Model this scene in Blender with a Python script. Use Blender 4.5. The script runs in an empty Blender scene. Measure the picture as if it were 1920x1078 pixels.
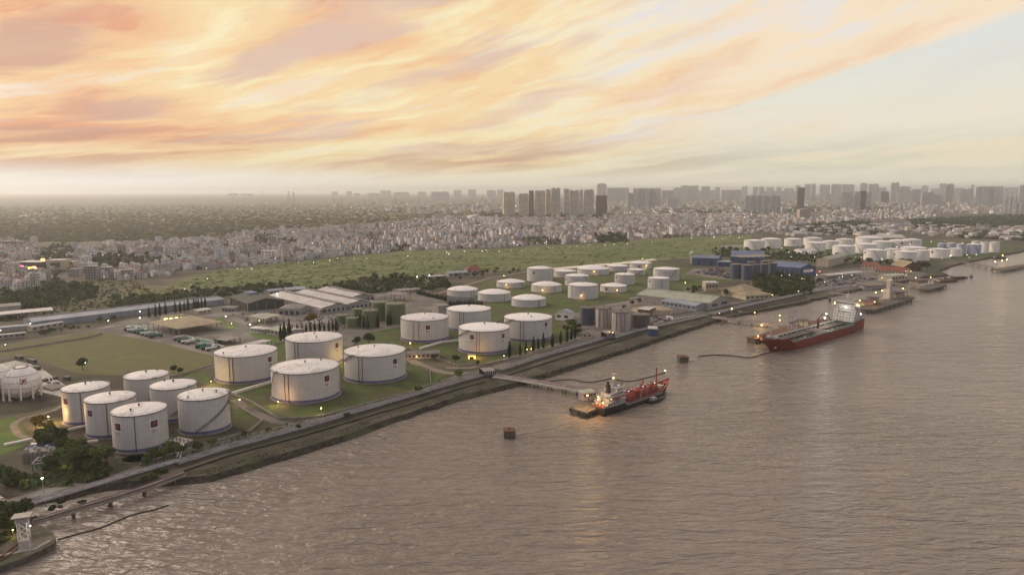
import bpy, bmesh, math, random
import numpy as np
from mathutils import Vector, Matrix
R = math.radians
random.seed(7)
rng = np.random.default_rng(11)
scene = bpy.context.scene
C = scene.collection

# ---------------------------------------------------------------- camera, light, exposure
CAM_H = 130.0          # metres above the depot ground (z = 0); the river lies at z = WATER
WATER = -2.6
FPX = 1333.0           # focal length in pixels of the 1920 px wide photograph
PITCH = math.atan((539 - 358) / FPX)
cam_d = bpy.data.cameras.new('camera')
cam_d.sensor_width = 36.0
cam_d.lens = FPX / 1920 * 36.0
cam_d.clip_start = 1.0
cam_d.clip_end = 90000.0
cam = bpy.data.objects.new('camera', cam_d)
cam.location = (0, 0, CAM_H)
cam.rotation_euler = (R(90) - PITCH, 0, 0)
C.objects.link(cam)
scene.camera = cam

scene.view_settings.view_transform = 'Standard'
scene.view_settings.look = 'None'
scene.view_settings.gamma = 1.0
scene.view_settings.exposure = 0.0
scene.view_settings.use_curve_mapping = False
scene.cycles.use_denoising = True
scene.cycles.max_bounces = 6
scene.cycles.diffuse_bounces = 2
scene.cycles.glossy_bounces = 3
scene.cycles.transmission_bounces = 2
scene.cycles.volume_bounces = 0
scene.cycles.sample_clamp_indirect = 4.0
scene.cycles.sample_clamp_direct = 12.0
scene.cycles.use_light_tree = True

SUN_EL, SUN_AZ = 24.0, -62.0      # azimuth measured from +Y (view direction) towards +X
sun_d = bpy.data.lights.new('sun', 'SUN')
sun_d.energy = 3.0
sun_d.angle = R(58)
sun_d.color = (1.0, 0.84, 0.66)
sun = bpy.data.objects.new('sun', sun_d)
sd = Vector((math.sin(R(SUN_AZ)) * math.cos(R(SUN_EL)), math.cos(R(SUN_AZ)) * math.cos(R(SUN_EL)), math.sin(R(SUN_EL))))
sun.rotation_euler = sd.to_track_quat('Z', 'Y').to_euler()
sun.location = (-300, 300, 400)
C.objects.link(sun)

class NT:
    """small helper for building node trees"""
    def __init__(s, tree):
        s.t = tree
        tree.nodes.clear()
    def n(s, kind, **kw):
        nd = s.t.nodes.new(kind)
        for k, v in kw.items():
            setattr(nd, k, v)
        return nd
    def put(s, sock, val):
        if isinstance(val, bpy.types.NodeSocket):
            s.t.links.new(val, sock)
        elif val is not None:
            sock.default_value = val
    def math(s, op, a, b=None, c=None, clamp=False):
        nd = s.n('ShaderNodeMath', operation=op, use_clamp=clamp)
        for i, v in enumerate((a, b, c)):
            s.put(nd.inputs[i], v)
        return nd.outputs[0]
    def ss(s, x, lo, hi):
        nd = s.n('ShaderNodeMapRange', interpolation_type='SMOOTHSTEP')
        s.put(nd.inputs[0], x); s.put(nd.inputs[1], lo); s.put(nd.inputs[2], hi)
        return nd.outputs[0]
    def mix(s, f, a, b, blend='MIX'):
        nd = s.n('ShaderNodeMix', data_type='RGBA', blend_type=blend)
        s.put(nd.inputs[0], f); s.put(nd.inputs[6], a); s.put(nd.inputs[7], b)
        return nd.outputs[2]
    def comb(s, x, y, z):
        nd = s.n('ShaderNodeCombineXYZ')
        for i, v in enumerate((x, y, z)):
            s.put(nd.inputs[i], v)
        return nd.outputs[0]
    def noise(s, vec, scale, detail=4.0, rough=0.55, dist=0.0):
        nd = s.n('ShaderNodeTexNoise')
        s.put(nd.inputs['Vector'], vec)
        nd.inputs['Scale'].default_value = scale
        nd.inputs['Detail'].default_value = detail
        nd.inputs['Roughness'].default_value = rough
        nd.inputs['Distortion'].default_value = dist
        return nd.outputs[0]
    def ramp(s, f, stops, interp='EASE'):
        nd = s.n('ShaderNodeValToRGB')
        cr = nd.color_ramp
        cr.interpolation = interp
        while len(cr.elements) < len(stops):
            cr.elements.new(0.5)
        for e, (p, c) in zip(cr.elements, stops):
            e.position = p
            e.color = (*c, 1.0) if len(c) == 3 else c
        s.put(nd.inputs[0], f)
        return nd.outputs[0]

def lin(r, g, b):
    f = lambda v: (v / 255) / 12.92 if v / 255 <= 0.04045 else ((v / 255 + 0.055) / 1.055) ** 2.4
    return (f(r), f(g), f(b), 1.0)

world = bpy.data.worlds.new('World')
scene.world = world
world.use_nodes = True
def build_sky():
    g = NT(world.node_tree)
    tc = g.n('ShaderNodeTexCoord').outputs['Generated']
    sep = g.n('ShaderNodeSeparateXYZ')
    g.put(sep.inputs[0], tc)
    x, y, z = sep.outputs
    el = g.math('MULTIPLY', g.math('ARCSINE', z), 57.2958)                    # elevation in degrees
    az = g.math('MULTIPLY', g.math('ARCTAN2', x, y), 57.2958)                 # azimuth in degrees, 0 = view direction
    # streaked cloud: u runs along the horizon (folded behind the viewer), w climbs with height and leans so that the streaks rise to the right
    u = g.math('SINE', g.math('MULTIPLY', az, 0.0174533))
    lg = g.math('LOGARITHM', g.math('ADD', g.math('MAXIMUM', el, 0.0), 3.0), math.e)
    w = g.math('SUBTRACT', lg, g.math('MULTIPLY', u, 1.25))
    warp = g.noise(g.comb(g.math('MULTIPLY', u, 2.2), g.math('MULTIPLY', lg, 1.6), 5.0), 1.0, 3.0)
    w2 = g.math('ADD', w, g.math('MULTIPLY', g.math('SUBTRACT', warp, 0.5), 0.40))
    big = g.noise(g.comb(g.math('MULTIPLY', u, 1.3), g.math('MULTIPLY', w2, 1.7), 1.7), 1.0, 3.0, 0.5)
    mid = g.noise(g.comb(g.math('MULTIPLY', u, 4.6), g.math('MULTIPLY', w2, 4.2), 8.2), 1.0, 7.0, 0.56, 0.25)
    fine = g.noise(g.comb(g.math('MULTIPLY', u, 12.0), g.math('MULTIPLY', w2, 15.0), 4.1), 1.0, 6.0, 0.6, 0.3)
    t = g.math('ADD', g.math('MULTIPLY', big, 0.42), g.math('ADD', g.math('MULTIPLY', mid, 0.50), g.math('MULTIPLY', fine, 0.15)))
    t = g.math('SUBTRACT', t, 0.02)
    leftness = g.ss(az, -12.0, -36.0)
    t = g.math('SUBTRACT', t, g.math('MULTIPLY', leftness, 0.095))
    warm = g.ramp(t, [(0.30, lin(210, 150, 128)[:3]), (0.375, lin(234, 168, 132)[:3]), (0.44, lin(246, 200, 152)[:3]),
                      (0.505, lin(250, 218, 168)[:3]), (0.575, lin(254, 238, 192)[:3]), (0.64, lin(244, 234, 224)[:3]), (0.72, lin(226, 224, 232)[:3])])
    pale = g.ramp(t, [(0.37, lin(226, 196, 184)[:3]), (0.455, lin(248, 217, 184)[:3]), (0.53, lin(252, 230, 200)[:3]), (0.60, lin(240, 232, 224)[:3]), (0.68, lin(214, 224, 228)[:3])])
    mv = g.noise(g.comb(g.math('MULTIPLY', u, 3.0), g.math('MULTIPLY', w2, 3.6), 21.0), 1.0, 5.0, 0.55, 0.3)
    warm = g.mix(g.math('MULTIPLY', g.ss(mv, 0.49, 0.64), 0.78), warm, g.mix(leftness, lin(224, 194, 182), lin(206, 158, 142)))
    warm = g.mix(g.math('MULTIPLY', g.ss(mv, 0.44, 0.33), 0.55), warm, lin(246, 238, 232))
    rightness = g.ss(g.math('ADD', az, g.math('MULTIPLY', g.math('SUBTRACT', mid, 0.5), 24.0)), -4.0, 24.0)
    cloud = g.mix(rightness, warm, pale)
    # a long opening of clear sky on the right, under the edge of the cloud sheet
    edge = g.math('SUBTRACT', el, g.math('ADD', 4.7, g.math('MULTIPLY', g.math('SUBTRACT', az, 12.0), 0.29)))
    edge = g.math('ADD', edge, g.math('MULTIPLY', g.math('SUBTRACT', mid, 0.5), 1.5))
    opening = g.math('MULTIPLY', g.ss(edge, 0.35, -0.25), g.ss(az, 10.0, 17.0))
    wisps = g.math('MULTIPLY', g.ss(mid, 0.50, 0.60), g.ss(el, 8.0, 4.0))
    cool = g.mix(g.ss(el, 3.0, 12.0), lin(242, 236, 216), lin(222, 230, 230))
    cool = g.mix(g.math('MULTIPLY', wisps, 0.6), cool, lin(246, 218, 184))
    cloud = g.mix(g.math('MULTIPLY', opening, 0.84), cloud, cool)
    # low bands, then the milky horizon
    low = g.ss(el, 5.4, 1.2)
    band = g.ramp(mid, [(0.40, lin(196, 154, 114)[:3]), (0.5, lin(228, 198, 150)[:3]), (0.60, lin(242, 224, 178)[:3])])
    bandr = g.ramp(mid, [(0.40, lin(196, 192, 172)[:3]), (0.5, lin(216, 212, 184)[:3]), (0.60, lin(238, 230, 200)[:3])])
    band = g.mix(g.ss(az, -2.0, 20.0), band, bandr)
    cloud = g.mix(g.math('MULTIPLY', low, 0.75), cloud, band)
    hz = g.mix(g.ss(az, -26.0, -4.0), lin(248, 247, 244), lin(248, 241, 216))
    cloud = g.mix(g.ss(el, 2.6, 0.2), cloud, hz)
    # away from the sunset the sky is dimmer and cooler
    cloud = g.mix(g.ss(y, 0.30, -0.45), cloud, lin(184, 180, 190))
    # overhead the same clouds thin out to a pale warm grey
    cloud = g.mix(g.ss(el, 16.0, 50.0), cloud, lin(228, 219, 218))
    sky = g.n('ShaderNodeTexSky', sky_type='NISHITA', sun_disc=False)
    sky.sun_elevation = R(SUN_EL)
    sky.sun_rotation = R(SUN_AZ)
    sky.dust_density = 3.0
    b1 = g.n('ShaderNodeBackground'); g.put(b1.inputs[0], sky.outputs[0]); b1.inputs[1].default_value = 0.08
    b2 = g.n('ShaderNodeBackground'); g.put(b2.inputs[0], cloud); b2.inputs[1].default_value = 1.0
    cover = g.math('SUBTRACT', 0.96, g.math('MULTIPLY', g.ss(el, 20.0, 70.0), 0.15))
    mx = g.n('ShaderNodeMixShader')
    g.put(mx.inputs[0], cover)
    g.put(mx.inputs[1], b1.outputs[0]); g.put(mx.inputs[2], b2.outputs[0])
    out = g.n('ShaderNodeOutputWorld')
    g.put(out.inputs[0], mx.outputs[0])
build_sky()

# ---------------------------------------------------------------- geometry helpers
def G(px, py, z=0.0):
    """ground point under a pixel of the 1920 x 1078 photograph, on the level z"""
    a, b = (px - 960) / FPX, -(py - 539) / FPX
    d = Vector((a, math.cos(PITCH) + b * math.sin(PITCH), -math.sin(PITCH) + b * math.cos(PITCH)))
    k = (z - CAM_H) / d.z
    return Vector((d.x * k, d.y * k, z))
def project(p):
    q = Vector(p) - Vector((0, 0, CAM_H))
    f = q.y * math.cos(PITCH) - q.z * math.sin(PITCH)
    up = q.y * math.sin(PITCH) + q.z * math.cos(PITCH)
    return 960 + FPX * q.x / f, 539 - FPX * up / f
def top_z(p, py):
    """height above ground point p at which a vertical edge reaches image row py"""
    lo, hi = -10.0, 900.0
    for _ in range(50):
        m = (lo + hi) / 2
        if project((p[0], p[1], m))[1] > py: lo = m
        else: hi = m
    return lo
def PG(pts, z=0.0):
    return [G(a, b, z) for a, b in pts]
def in_poly(x, y, poly):
    c = False
    n = len(poly)
    for i in range(n):
        x1, y1 = poly[i]; x2, y2 = poly[(i + 1) % n]
        if (y1 > y) != (y2 > y) and x < (x2 - x1) * (y - y1) / (y2 - y1) + x1:
            c = not c
    return c
def scatter(poly, n, gap=0.0, tries=40):
    xs = [p[0] for p in poly]; ys = [p[1] for p in poly]
    out = []
    for _ in range(n * tries):
        x, y = random.uniform(min(xs), max(xs)), random.uniform(min(ys), max(ys))
        if in_poly(x, y, poly) and all((x - a) ** 2 + ((y - b) * 2) ** 2 > gap * gap for a, b in out):
            out.append((x, y))
            if len(out) >= n: break
    return out

class MB:
    """collects boxes, tubes and lathes and links them as ONE mesh object"""
    def __init__(s):
        s.v, s.f, s.c = [], [], []
    def add(s, vs, fs, col=None):
        o = len(s.v)
        s.v += [tuple(p) for p in vs]
        s.f += [tuple(i + o for i in f) for f in fs]
        if col is not None:
            s.c += [col] * len(fs)
        return s
    def box(s, x0, x1, y0, y1, z0, z1, col=None):
        return s.add([(x0, y0, z0), (x1, y0, z0), (x1, y1, z0), (x0, y1, z0), (x0, y0, z1), (x1, y0, z1), (x1, y1, z1), (x0, y1, z1)],
                     [(0, 3, 2, 1), (4, 5, 6, 7), (0, 1, 5, 4), (1, 2, 6, 5), (2, 3, 7, 6), (3, 0, 4, 7)], col)
    def rbox(s, c, sx, sy, sz, rz=0.0, col=None):
        """box of size sx, sy, sz standing on the point c, turned by rz"""
        ca, sa = math.cos(rz), math.sin(rz)
        v = []
        for z in (0, sz):
            for x, y in ((-sx / 2, -sy / 2), (sx / 2, -sy / 2), (sx / 2, sy / 2), (-sx / 2, sy / 2)):
                v.append((c[0] + x * ca - y * sa, c[1] + x * sa + y * ca, c[2] + z))
        return s.add(v, [(0, 3, 2, 1), (4, 5, 6, 7), (0, 1, 5, 4), (1, 2, 6, 5), (2, 3, 7, 6), (3, 0, 4, 7)], col)
    def prism(s, poly, z0, z1, col=None):
        n = len(poly)
        v = [(p[0], p[1], z0) for p in poly] + [(p[0], p[1], z1) for p in poly]
        area = sum(poly[i][0] * poly[(i + 1) % n][1] - poly[(i + 1) % n][0] * poly[i][1] for i in range(n))
        f = [tuple(range(n, 2 * n)), tuple(reversed(range(n)))] + [(i, (i + 1) % n, n + (i + 1) % n, n + i) for i in range(n)]
        if area < 0: f = [tuple(reversed(q)) for q in f]
        return s.add(v, f, col)
    def sheet(s, poly, z):
        n = len(poly)
        area = sum(poly[i][0] * poly[(i + 1) % n][1] - poly[(i + 1) % n][0] * poly[i][1] for i in range(n))
        q = tuple(range(n)) if area > 0 else tuple(reversed(range(n)))
        return s.add([(p[0], p[1], z) for p in poly], [q])
    def lathe(s, prof, n=32, c=(0, 0, 0), cap=True, a0=0.0):
        """profile of (radius, z) from bottom to top, turned about the vertical axis through c"""
        v, f = [], []
        for r, z in prof:
            for i in range(n):
                a = a0 + 2 * math.pi * i / n
                v.append((c[0] + r * math.cos(a), c[1] + r * math.sin(a), c[2] + z))
        for k in range(len(prof) - 1):
            for i in range(n):
                j = (i + 1) % n
                f.append((k * n + i, k * n + j, (k + 1) * n + j, (k + 1) * n + i))
        if cap:
            f.append(tuple(range((len(prof) - 1) * n, len(prof) * n)))
            f.append(tuple(reversed(range(n))))
        return s.add(v, f)
    def tube(s, pts, r, n=6, close=True):
        pts = [Vector(p) for p in pts]
        v, f = [], []
        for i, p in enumerate(pts):
            d = (pts[min(i + 1, len(pts) - 1)] - pts[max(i - 1, 0)]).normalized()
            a = d.cross(Vector((0, 0, 1)))
            if a.length < 1e-4: a = Vector((1, 0, 0))
            a.normalize(); b = a.cross(d)
            for k in range(n):
                t = 2 * math.pi * (k + 0.5) / n
                v.append(p + a * (r * math.cos(t)) + b * (r * math.sin(t)))
        for i in range(len(pts) - 1):
            for k in range(n):
                j = (k + 1) % n
                f.append((i * n + k, (i + 1) * n + k, (i + 1) * n + j, i * n + j))
        if close:
            f.append(tuple(range(n))); f.append(tuple(reversed(range((len(pts) - 1) * n, len(pts) * n))))
        return s.add(v, f)
    def ball(s, c, rx, ry=None, rz=None, n=10, m=6):
        ry = ry or rx; rz = rz or rx
        v, f = [], []
        for k in range(m + 1):
            ph = -math.pi / 2 + math.pi * k / m
            for i in range(n):
                a = 2 * math.pi * i / n
                v.append((c[0] + rx * math.cos(ph) * math.cos(a), c[1] + ry * math.cos(ph) * math.sin(a), c[2] + rz * math.sin(ph)))
        for k in range(m):
            for i in range(n):
                j = (i + 1) % n
                f.append((k * n + i, k * n + j, (k + 1) * n + j, (k + 1) * n + i))
        return s.add(v, f)
    def build(s, name, m, parent=None, smooth=False, kind=None, label=None, mats=None):
        me = bpy.data.meshes.new(name)
        me.from_pydata(s.v, [], s.f)
        if s.c:
            at = me.attributes.new('col', 'FLOAT_COLOR', 'FACE')
            at.data.foreach_set('color', np.array(s.c, dtype=np.float32).ravel())
        if smooth:
            me.polygons.foreach_set('use_smooth', [True] * len(me.polygons))
            me.set_sharp_from_angle(angle=R(40))
        me.materials.append(m)
        o = bpy.data.objects.new(name, me)
        C.objects.link(o)
        if parent is not None: o.parent = parent
        if kind: o['kind'] = kind
        if label: o['label'] = label
        return o

def tag(o, label=None, cat=None, group=None, kind=None):
    if label: o['label'] = label
    if cat: o['category'] = cat
    if group: o['group'] = group
    if kind: o['kind'] = kind
    return o
def thing(name, label, cat, loc=(0, 0, 0), rz=0.0, group=None):
    o = bpy.data.objects.new(name, None)
    o.empty_display_size = 1.0
    C.objects.link(o)
    o.location = loc
    o.rotation_euler = (0, 0, rz)
    return tag(o, label, cat, group)
def copy_tree(o, parent=None):
    c = o.copy()
    C.objects.link(c)
    if parent is not None: c.parent = parent
    for ch in CH.get(o.name) or [k for k in o.children]:
        copy_tree(ch, c)
    return c
CH = {}
def place(proto, loc, rz=0.0, sc=1.0, label=None, group=None, color=None):
    c = copy_tree(proto)
    c.location = loc; c.rotation_euler = (0, 0, rz)
    c.scale = (sc, sc, sc) if not isinstance(sc, tuple) else sc
    if label: c['label'] = label
    if group: c['group'] = group
    if color:
        c.color = color
        for ch in c.children: ch.color = color
    return c

# ---------------------------------------------------------------- materials
def mat(name, c1, c2=None, scale=0.5, rough=0.8, bump=0.0, metal=0.0, emit=None, stretch=(1, 1, 1), lo=0.35, hi=0.65, c3=None, scale3=0.05, attr=None, objcol=False, spec=0.3, detail=5.0, local=False, dist=0.25):
    m = bpy.data.materials.new(name)
    m.use_nodes = True
    g = NT(m.node_tree)
    p = g.n('ShaderNodeBsdfPrincipled')
    out = g.n('ShaderNodeOutputMaterial')
    g.put(out.inputs[0], p.outputs[0])
    if local: pos = g.n('ShaderNodeTexCoord').outputs['Object']
    else: pos = g.n('ShaderNodeNewGeometry').outputs['Position']
    if stretch != (1, 1, 1):
        mp = g.n('ShaderNodeMapping'); mp.inputs['Scale'].default_value = stretch
        g.put(mp.inputs[0], pos); pos = mp.outputs[0]
    nz = g.noise(pos, scale, detail, 0.6)
    c1 = (*c1, 1.0) if len(c1) == 3 else c1
    if c2 is None: c2 = tuple(v * 0.72 for v in c1[:3])
    c2 = (*c2, 1.0) if len(c2) == 3 else c2
    col = g.mix(g.ss(nz, lo, hi), c1, c2)
    if c3 is not None:
        col = g.mix(g.ss(g.noise(pos, scale3, 4.0, 0.55, 0.4), 0.46, 0.62), col, (*c3[:3], 1.0))
    if attr:
        a = g.n('ShaderNodeAttribute', attribute_name=attr)
        col = g.mix(1.0, col, a.outputs['Color'], 'MULTIPLY')
    if bump:
        fn = g.math('ADD', 0.72, g.math('MULTIPLY', g.noise(pos, max(scale * 8, .35), 5.0, 0.7), 0.56))
        col = g.mix(1.0, col, g.comb(fn, fn, fn), 'MULTIPLY')
    if objcol:
        oi = g.n('ShaderNodeObjectInfo')
        col = g.mix(1.0, col, oi.outputs['Color'], 'MULTIPLY')
    g.put(p.inputs['Base Color'], col)
    p.inputs['Roughness'].default_value = rough
    p.inputs['Metallic'].default_value = metal
    p.inputs['Specular IOR Level'].default_value = spec
    if bump:
        b = g.n('ShaderNodeBump')
        b.inputs['Strength'].default_value = bump
        b.inputs['Distance'].default_value = dist
        g.put(b.inputs['Height'], nz)
        g.put(p.inputs['Normal'], b.outputs[0])
    if emit:
        p.inputs['Emission Color'].default_value = (*emit[:3], 1.0)
        p.inputs['Emission Strength'].default_value = emit[3]
    return m

M = {}
M['concrete'] = mat('concrete', (0.30, 0.27, 0.24), (0.20, 0.18, 0.16), 0.3, 0.9, 0.3)
M['pale_concrete'] = mat('pale_concrete', (0.46, 0.43, 0.39), (0.34, 0.31, 0.28), 0.15, 0.9, 0.2)
M['dark_concrete'] = mat('dark_concrete', (0.13, 0.11, 0.095), (0.075, 0.062, 0.052), 0.35, 0.95, 0.4)
M['rack_dark'] = mat('rack_dark', (0.05, 0.042, 0.038), (0.028, 0.024, 0.022), 0.3, 0.9, 0.3)
M['asphalt'] = mat('asphalt', (0.115, 0.105, 0.095), (0.075, 0.07, 0.065), 0.08, 0.9, 0.2, c3=(0.16, 0.135, 0.11), scale3=0.03)
M['yard'] = mat('yard', (0.15, 0.135, 0.12), (0.09, 0.08, 0.072), 0.06, 0.9, 0.2, c3=(0.20, 0.18, 0.155), scale3=0.025)
M['dirt'] = mat('dirt', (0.055, 0.041, 0.032), (0.03, 0.025, 0.02), 0.12, 0.95, 0.5, c3=(0.05, 0.052, 0.022), scale3=0.04)
M['gravel'] = mat('gravel', (0.10, 0.082, 0.064), (0.055, 0.047, 0.036), 0.4, 0.95, 0.4, c3=(0.05, 0.058, 0.02), scale3=0.15)
M['path'] = mat('path', (0.24, 0.20, 0.155), (0.16, 0.135, 0.10), 0.2, 0.95, 0.3)
M['steel'] = mat('steel', (0.22, 0.20, 0.19), None, 1.0, 0.5, metal=0.3)
M['dark_steel'] = mat('dark_steel', (0.055, 0.047, 0.045), None, 1.0, 0.6)
M['white_paint'] = mat('white_paint', (0.74, 0.70, 0.66), (0.60, 0.55, 0.51), 0.8, 0.5)
M['grey_paint'] = mat('grey_paint', (0.36, 0.35, 0.35), None, 0.5, 0.55)
M['pipe_paint'] = mat('pipe_paint', (0.40, 0.37, 0.38), (0.22, 0.195, 0.20), 0.25, 0.45)
M['rust'] = mat('rust', (0.16, 0.075, 0.045), (0.085, 0.045, 0.032), 0.6, 0.85)
M['navy'] = mat('navy', (0.045, 0.02, 0.05), (0.035, 0.016, 0.042), 0.4, 0.45)
M['emblem_red'] = mat('emblem_red', (0.27, 0.042, 0.055), (0.22, 0.036, 0.05), 0.4, 0.45)
M['lettering_black'] = mat('lettering_black', (0.02, 0.018, 0.018), None, 0.4, 0.5)
M['bark'] = mat('bark', (0.10, 0.075, 0.055), None, 1.0, 0.95)
M['glass'] = mat('glass', (0.03, 0.033, 0.036), None, 0.4, 0.15, spec=0.6)
M['blue_roof'] = mat('blue_roof', (0.085, 0.125, 0.24), (0.065, 0.095, 0.18), 0.12, 0.5, c3=(0.12, 0.15, 0.24), scale3=0.06)
M['blue_wall'] = mat('blue_wall', (0.06, 0.095, 0.19), (0.045, 0.07, 0.14), 0.3, 0.6)
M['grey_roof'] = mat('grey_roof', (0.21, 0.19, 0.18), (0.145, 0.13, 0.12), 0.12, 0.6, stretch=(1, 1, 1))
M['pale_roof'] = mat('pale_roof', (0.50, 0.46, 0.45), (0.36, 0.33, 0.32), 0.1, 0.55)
M['pale_green_roof'] = mat('pale_green_roof', (0.33, 0.34, 0.27), (0.24, 0.25, 0.20), 0.1, 0.6)
M['green_roof'] = mat('green_roof', (0.045, 0.055, 0.038), (0.03, 0.036, 0.027), 0.12, 0.7)
M['beige_roof'] = mat('beige_roof', (0.31, 0.25, 0.165), (0.24, 0.19, 0.125), 0.15, 0.8)
M['red_roof'] = mat('red_roof', (0.24, 0.075, 0.05), (0.15, 0.05, 0.038), 0.3, 0.8)
M['cream_wall'] = mat('cream_wall', (0.48, 0.41, 0.31), (0.36, 0.30, 0.225), 0.25, 0.85)
M['grey_wall'] = mat('grey_wall', (0.33, 0.31, 0.30), (0.24, 0.22, 0.21), 0.25, 0.85)
M['dark_wall'] = mat('dark_wall', (0.05, 0.05, 0.045), None, 0.3, 0.8)
M['bluegrey_roof'] = mat('bluegrey_roof', (0.27, 0.29, 0.33), (0.19, 0.205, 0.24), 0.08, 0.55)
M['teal'] = mat('teal', (0.03, 0.14, 0.095), None, 0.5, 0.6)
M['lamp_warm'] = mat('lamp_warm', (0.8, 0.6, 0.2), emit=(1.0, 0.62, 0.16, 16.0))
M['lamp_cool'] = mat('lamp_cool', (0.8, 0.8, 0.8), emit=(0.95, 1.0, 0.86, 18.0))
M['lamp_yellow'] = mat('lamp_yellow', (0.8, 0.7, 0.2), emit=(1.0, 0.85, 0.22, 12.0))

def tank_paint(name, base, stain, streak=0.5):
    m = bpy.data.materials.new(name)
    m.use_nodes = True
    g = NT(m.node_tree)
    p = g.n('ShaderNodeBsdfPrincipled'); out = g.n('ShaderNodeOutputMaterial'); g.put(out.inputs[0], p.outputs[0])
    pos = g.n('ShaderNodeNewGeometry').outputs['Position']
    mp = g.n('ShaderNodeMapping'); mp.inputs['Scale'].default_value = (0.9, 0.9, 0.035); g.put(mp.inputs[0], pos)
    st = g.noise(mp.outputs[0], 1.0, 5.0, 0.6)
    bl = g.noise(pos, 0.12, 5.0, 0.6)
    col = g.mix(g.math('MULTIPLY', g.ss(st, 0.42, 0.75), streak), base, stain)
    col = g.mix(g.math('MULTIPLY', g.ss(bl, 0.5, 0.75), 0.5), col, tuple(v * 0.85 for v in base[:3]) + (1,))
    # plate courses: thin seams
    sz = g.n('ShaderNodeSeparateXYZ'); g.put(sz.inputs[0], pos)
    fr = g.math('FRACT', g.math('DIVIDE', sz.outputs[2], 2.05))
    seam = g.ss(g.math('ABSOLUTE', g.math('SUBTRACT', fr, 0.5)), 0.46, 0.5)
    col = g.mix(g.math('MULTIPLY', seam, 0.22), col, stain)
    # every plate of the wall has its own slightly different tone
    lc = g.n('ShaderNodeSeparateXYZ'); g.put(lc.inputs[0], g.n('ShaderNodeTexCoord').outputs['Object'])
    row = g.math('FLOOR', g.math('DIVIDE', sz.outputs[2], 2.05))
    ang = g.math('MULTIPLY', g.math('ARCTAN2', lc.outputs[1], lc.outputs[0]), 3.2)
    pl = g.math('FLOOR', g.math('ADD', ang, g.math('MULTIPLY', row, 0.37)))
    wn = g.n('ShaderNodeTexWhiteNoise', noise_dimensions='3D')
    oi = g.n('ShaderNodeObjectInfo')
    g.put(wn.inputs['Vector'], g.comb(row, pl, g.math('MULTIPLY', oi.outputs['Random'], 50.0)))
    tone = g.math('ADD', 0.95, g.math('MULTIPLY', wn.outputs['Value'], 0.08))
    col = g.mix(1.0, col, g.comb(tone, tone, tone), 'MULTIPLY')
    g.put(p.inputs['Base Color'], col)
    p.inputs['Roughness'].default_value = 0.5
    return m
M['tank_shell'] = tank_paint('tank_shell', (0.50, 0.48, 0.465, 1), (0.31, 0.275, 0.245, 1), 0.32)
M['tank_white'] = tank_paint('tank_white', (0.76, 0.73, 0.69, 1), (0.48, 0.43, 0.39, 1), 0.35)
M['tank_green'] = tank_paint('tank_green', (0.105, 0.135, 0.055, 1), (0.06, 0.07, 0.035, 1), 0.6)
M['tank_blue'] = tank_paint('tank_blue', (0.055, 0.07, 0.115, 1), (0.035, 0.037, 0.055, 1), 0.6)
M['tank_paleblue'] = tank_paint('tank_paleblue', (0.42, 0.45, 0.56, 1), (0.30, 0.31, 0.37, 1), 0.5)
M['tank_rusty'] = tank_paint('tank_rusty', (0.42, 0.39, 0.365, 1), (0.12, 0.075, 0.05, 1), 1.0)
M['tank_darkrust'] = tank_paint('tank_darkrust', (0.09, 0.075, 0.07, 1), (0.10, 0.055, 0.04, 1), 0.9)
M['band_blue'] = mat('band_blue', (0.115, 0.115, 0.23), (0.085, 0.085, 0.165), 0.3, 0.6)
def roof_paint(name, base, dirt, amount):
    m = bpy.data.materials.new(name); m.use_nodes = True
    g = NT(m.node_tree)
    p = g.n('ShaderNodeBsdfPrincipled'); out = g.n('ShaderNodeOutputMaterial'); g.put(out.inputs[0], p.outputs[0])
    pos = g.n('ShaderNodeNewGeometry').outputs['Position']
    a = g.noise(pos, 0.09, 4.0, 0.6, 1.2)
    b = g.noise(pos, 0.55, 6.0, 0.7, 0.6)
    f = g.math('MULTIPLY', g.ss(a, 0.44, 0.66), g.ss(b, 0.38, 0.66))
    g.put(p.inputs['Base Color'], g.mix(g.math('MULTIPLY', f, amount), base, dirt))
    p.inputs['Roughness'].default_value = 0.6
    return m
M['tank_roof'] = roof_paint('tank_roof', (0.63, 0.595, 0.58, 1), (0.20, 0.175, 0.16, 1), 0.9)
M['tank_roof_clean'] = roof_paint('tank_roof_clean', (0.72, 0.68, 0.66, 1), (0.40, 0.37, 0.35, 1), 0.5)

def foliage(name, c1, c2, sc=0.35):
    m = bpy.data.materials.new(name); m.use_nodes = True
    g = NT(m.node_tree)
    p = g.n('ShaderNodeBsdfPrincipled'); out = g.n('ShaderNodeOutputMaterial'); g.put(out.inputs[0], p.outputs[0])
    pos = g.n('ShaderNodeNewGeometry').outputs['Position']
    oi = g.n('ShaderNodeObjectInfo')
    nz = g.noise(pos, sc, 4.0, 0.65)
    col = g.mix(g.ss(nz, 0.35, 0.65), c1, c2)
    br = g.math('ADD', 0.75, g.math('MULTIPLY', oi.outputs['Random'], 0.5))
    col = g.mix(1.0, col, g.comb(br, br, br), 'MULTIPLY')
    g.put(p.inputs['Base Color'], col)
    p.inputs['Roughness'].default_value = 0.85
    p.inputs['Specular IOR Level'].default_value = 0.15
    return m
M['leaf'] = foliage('leaf', (0.088, 0.112, 0.028, 1), (0.056, 0.074, 0.022, 1))
M['leaf_dark'] = foliage('leaf_dark', (0.062, 0.080, 0.026, 1), (0.038, 0.049, 0.018, 1))
M['leaf_light'] = foliage('leaf_light', (0.115, 0.125, 0.032, 1), (0.075, 0.088, 0.025, 1))
M['leaf_lamplit'] = foliage('leaf_lamplit', (0.20, 0.13, 0.02, 1), (0.12, 0.085, 0.018, 1))  # yellow lamplight on these trees is put into the leaf colour
M['cypress'] = foliage('cypress', (0.026, 0.034, 0.014, 1), (0.016, 0.022, 0.010, 1))
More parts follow.
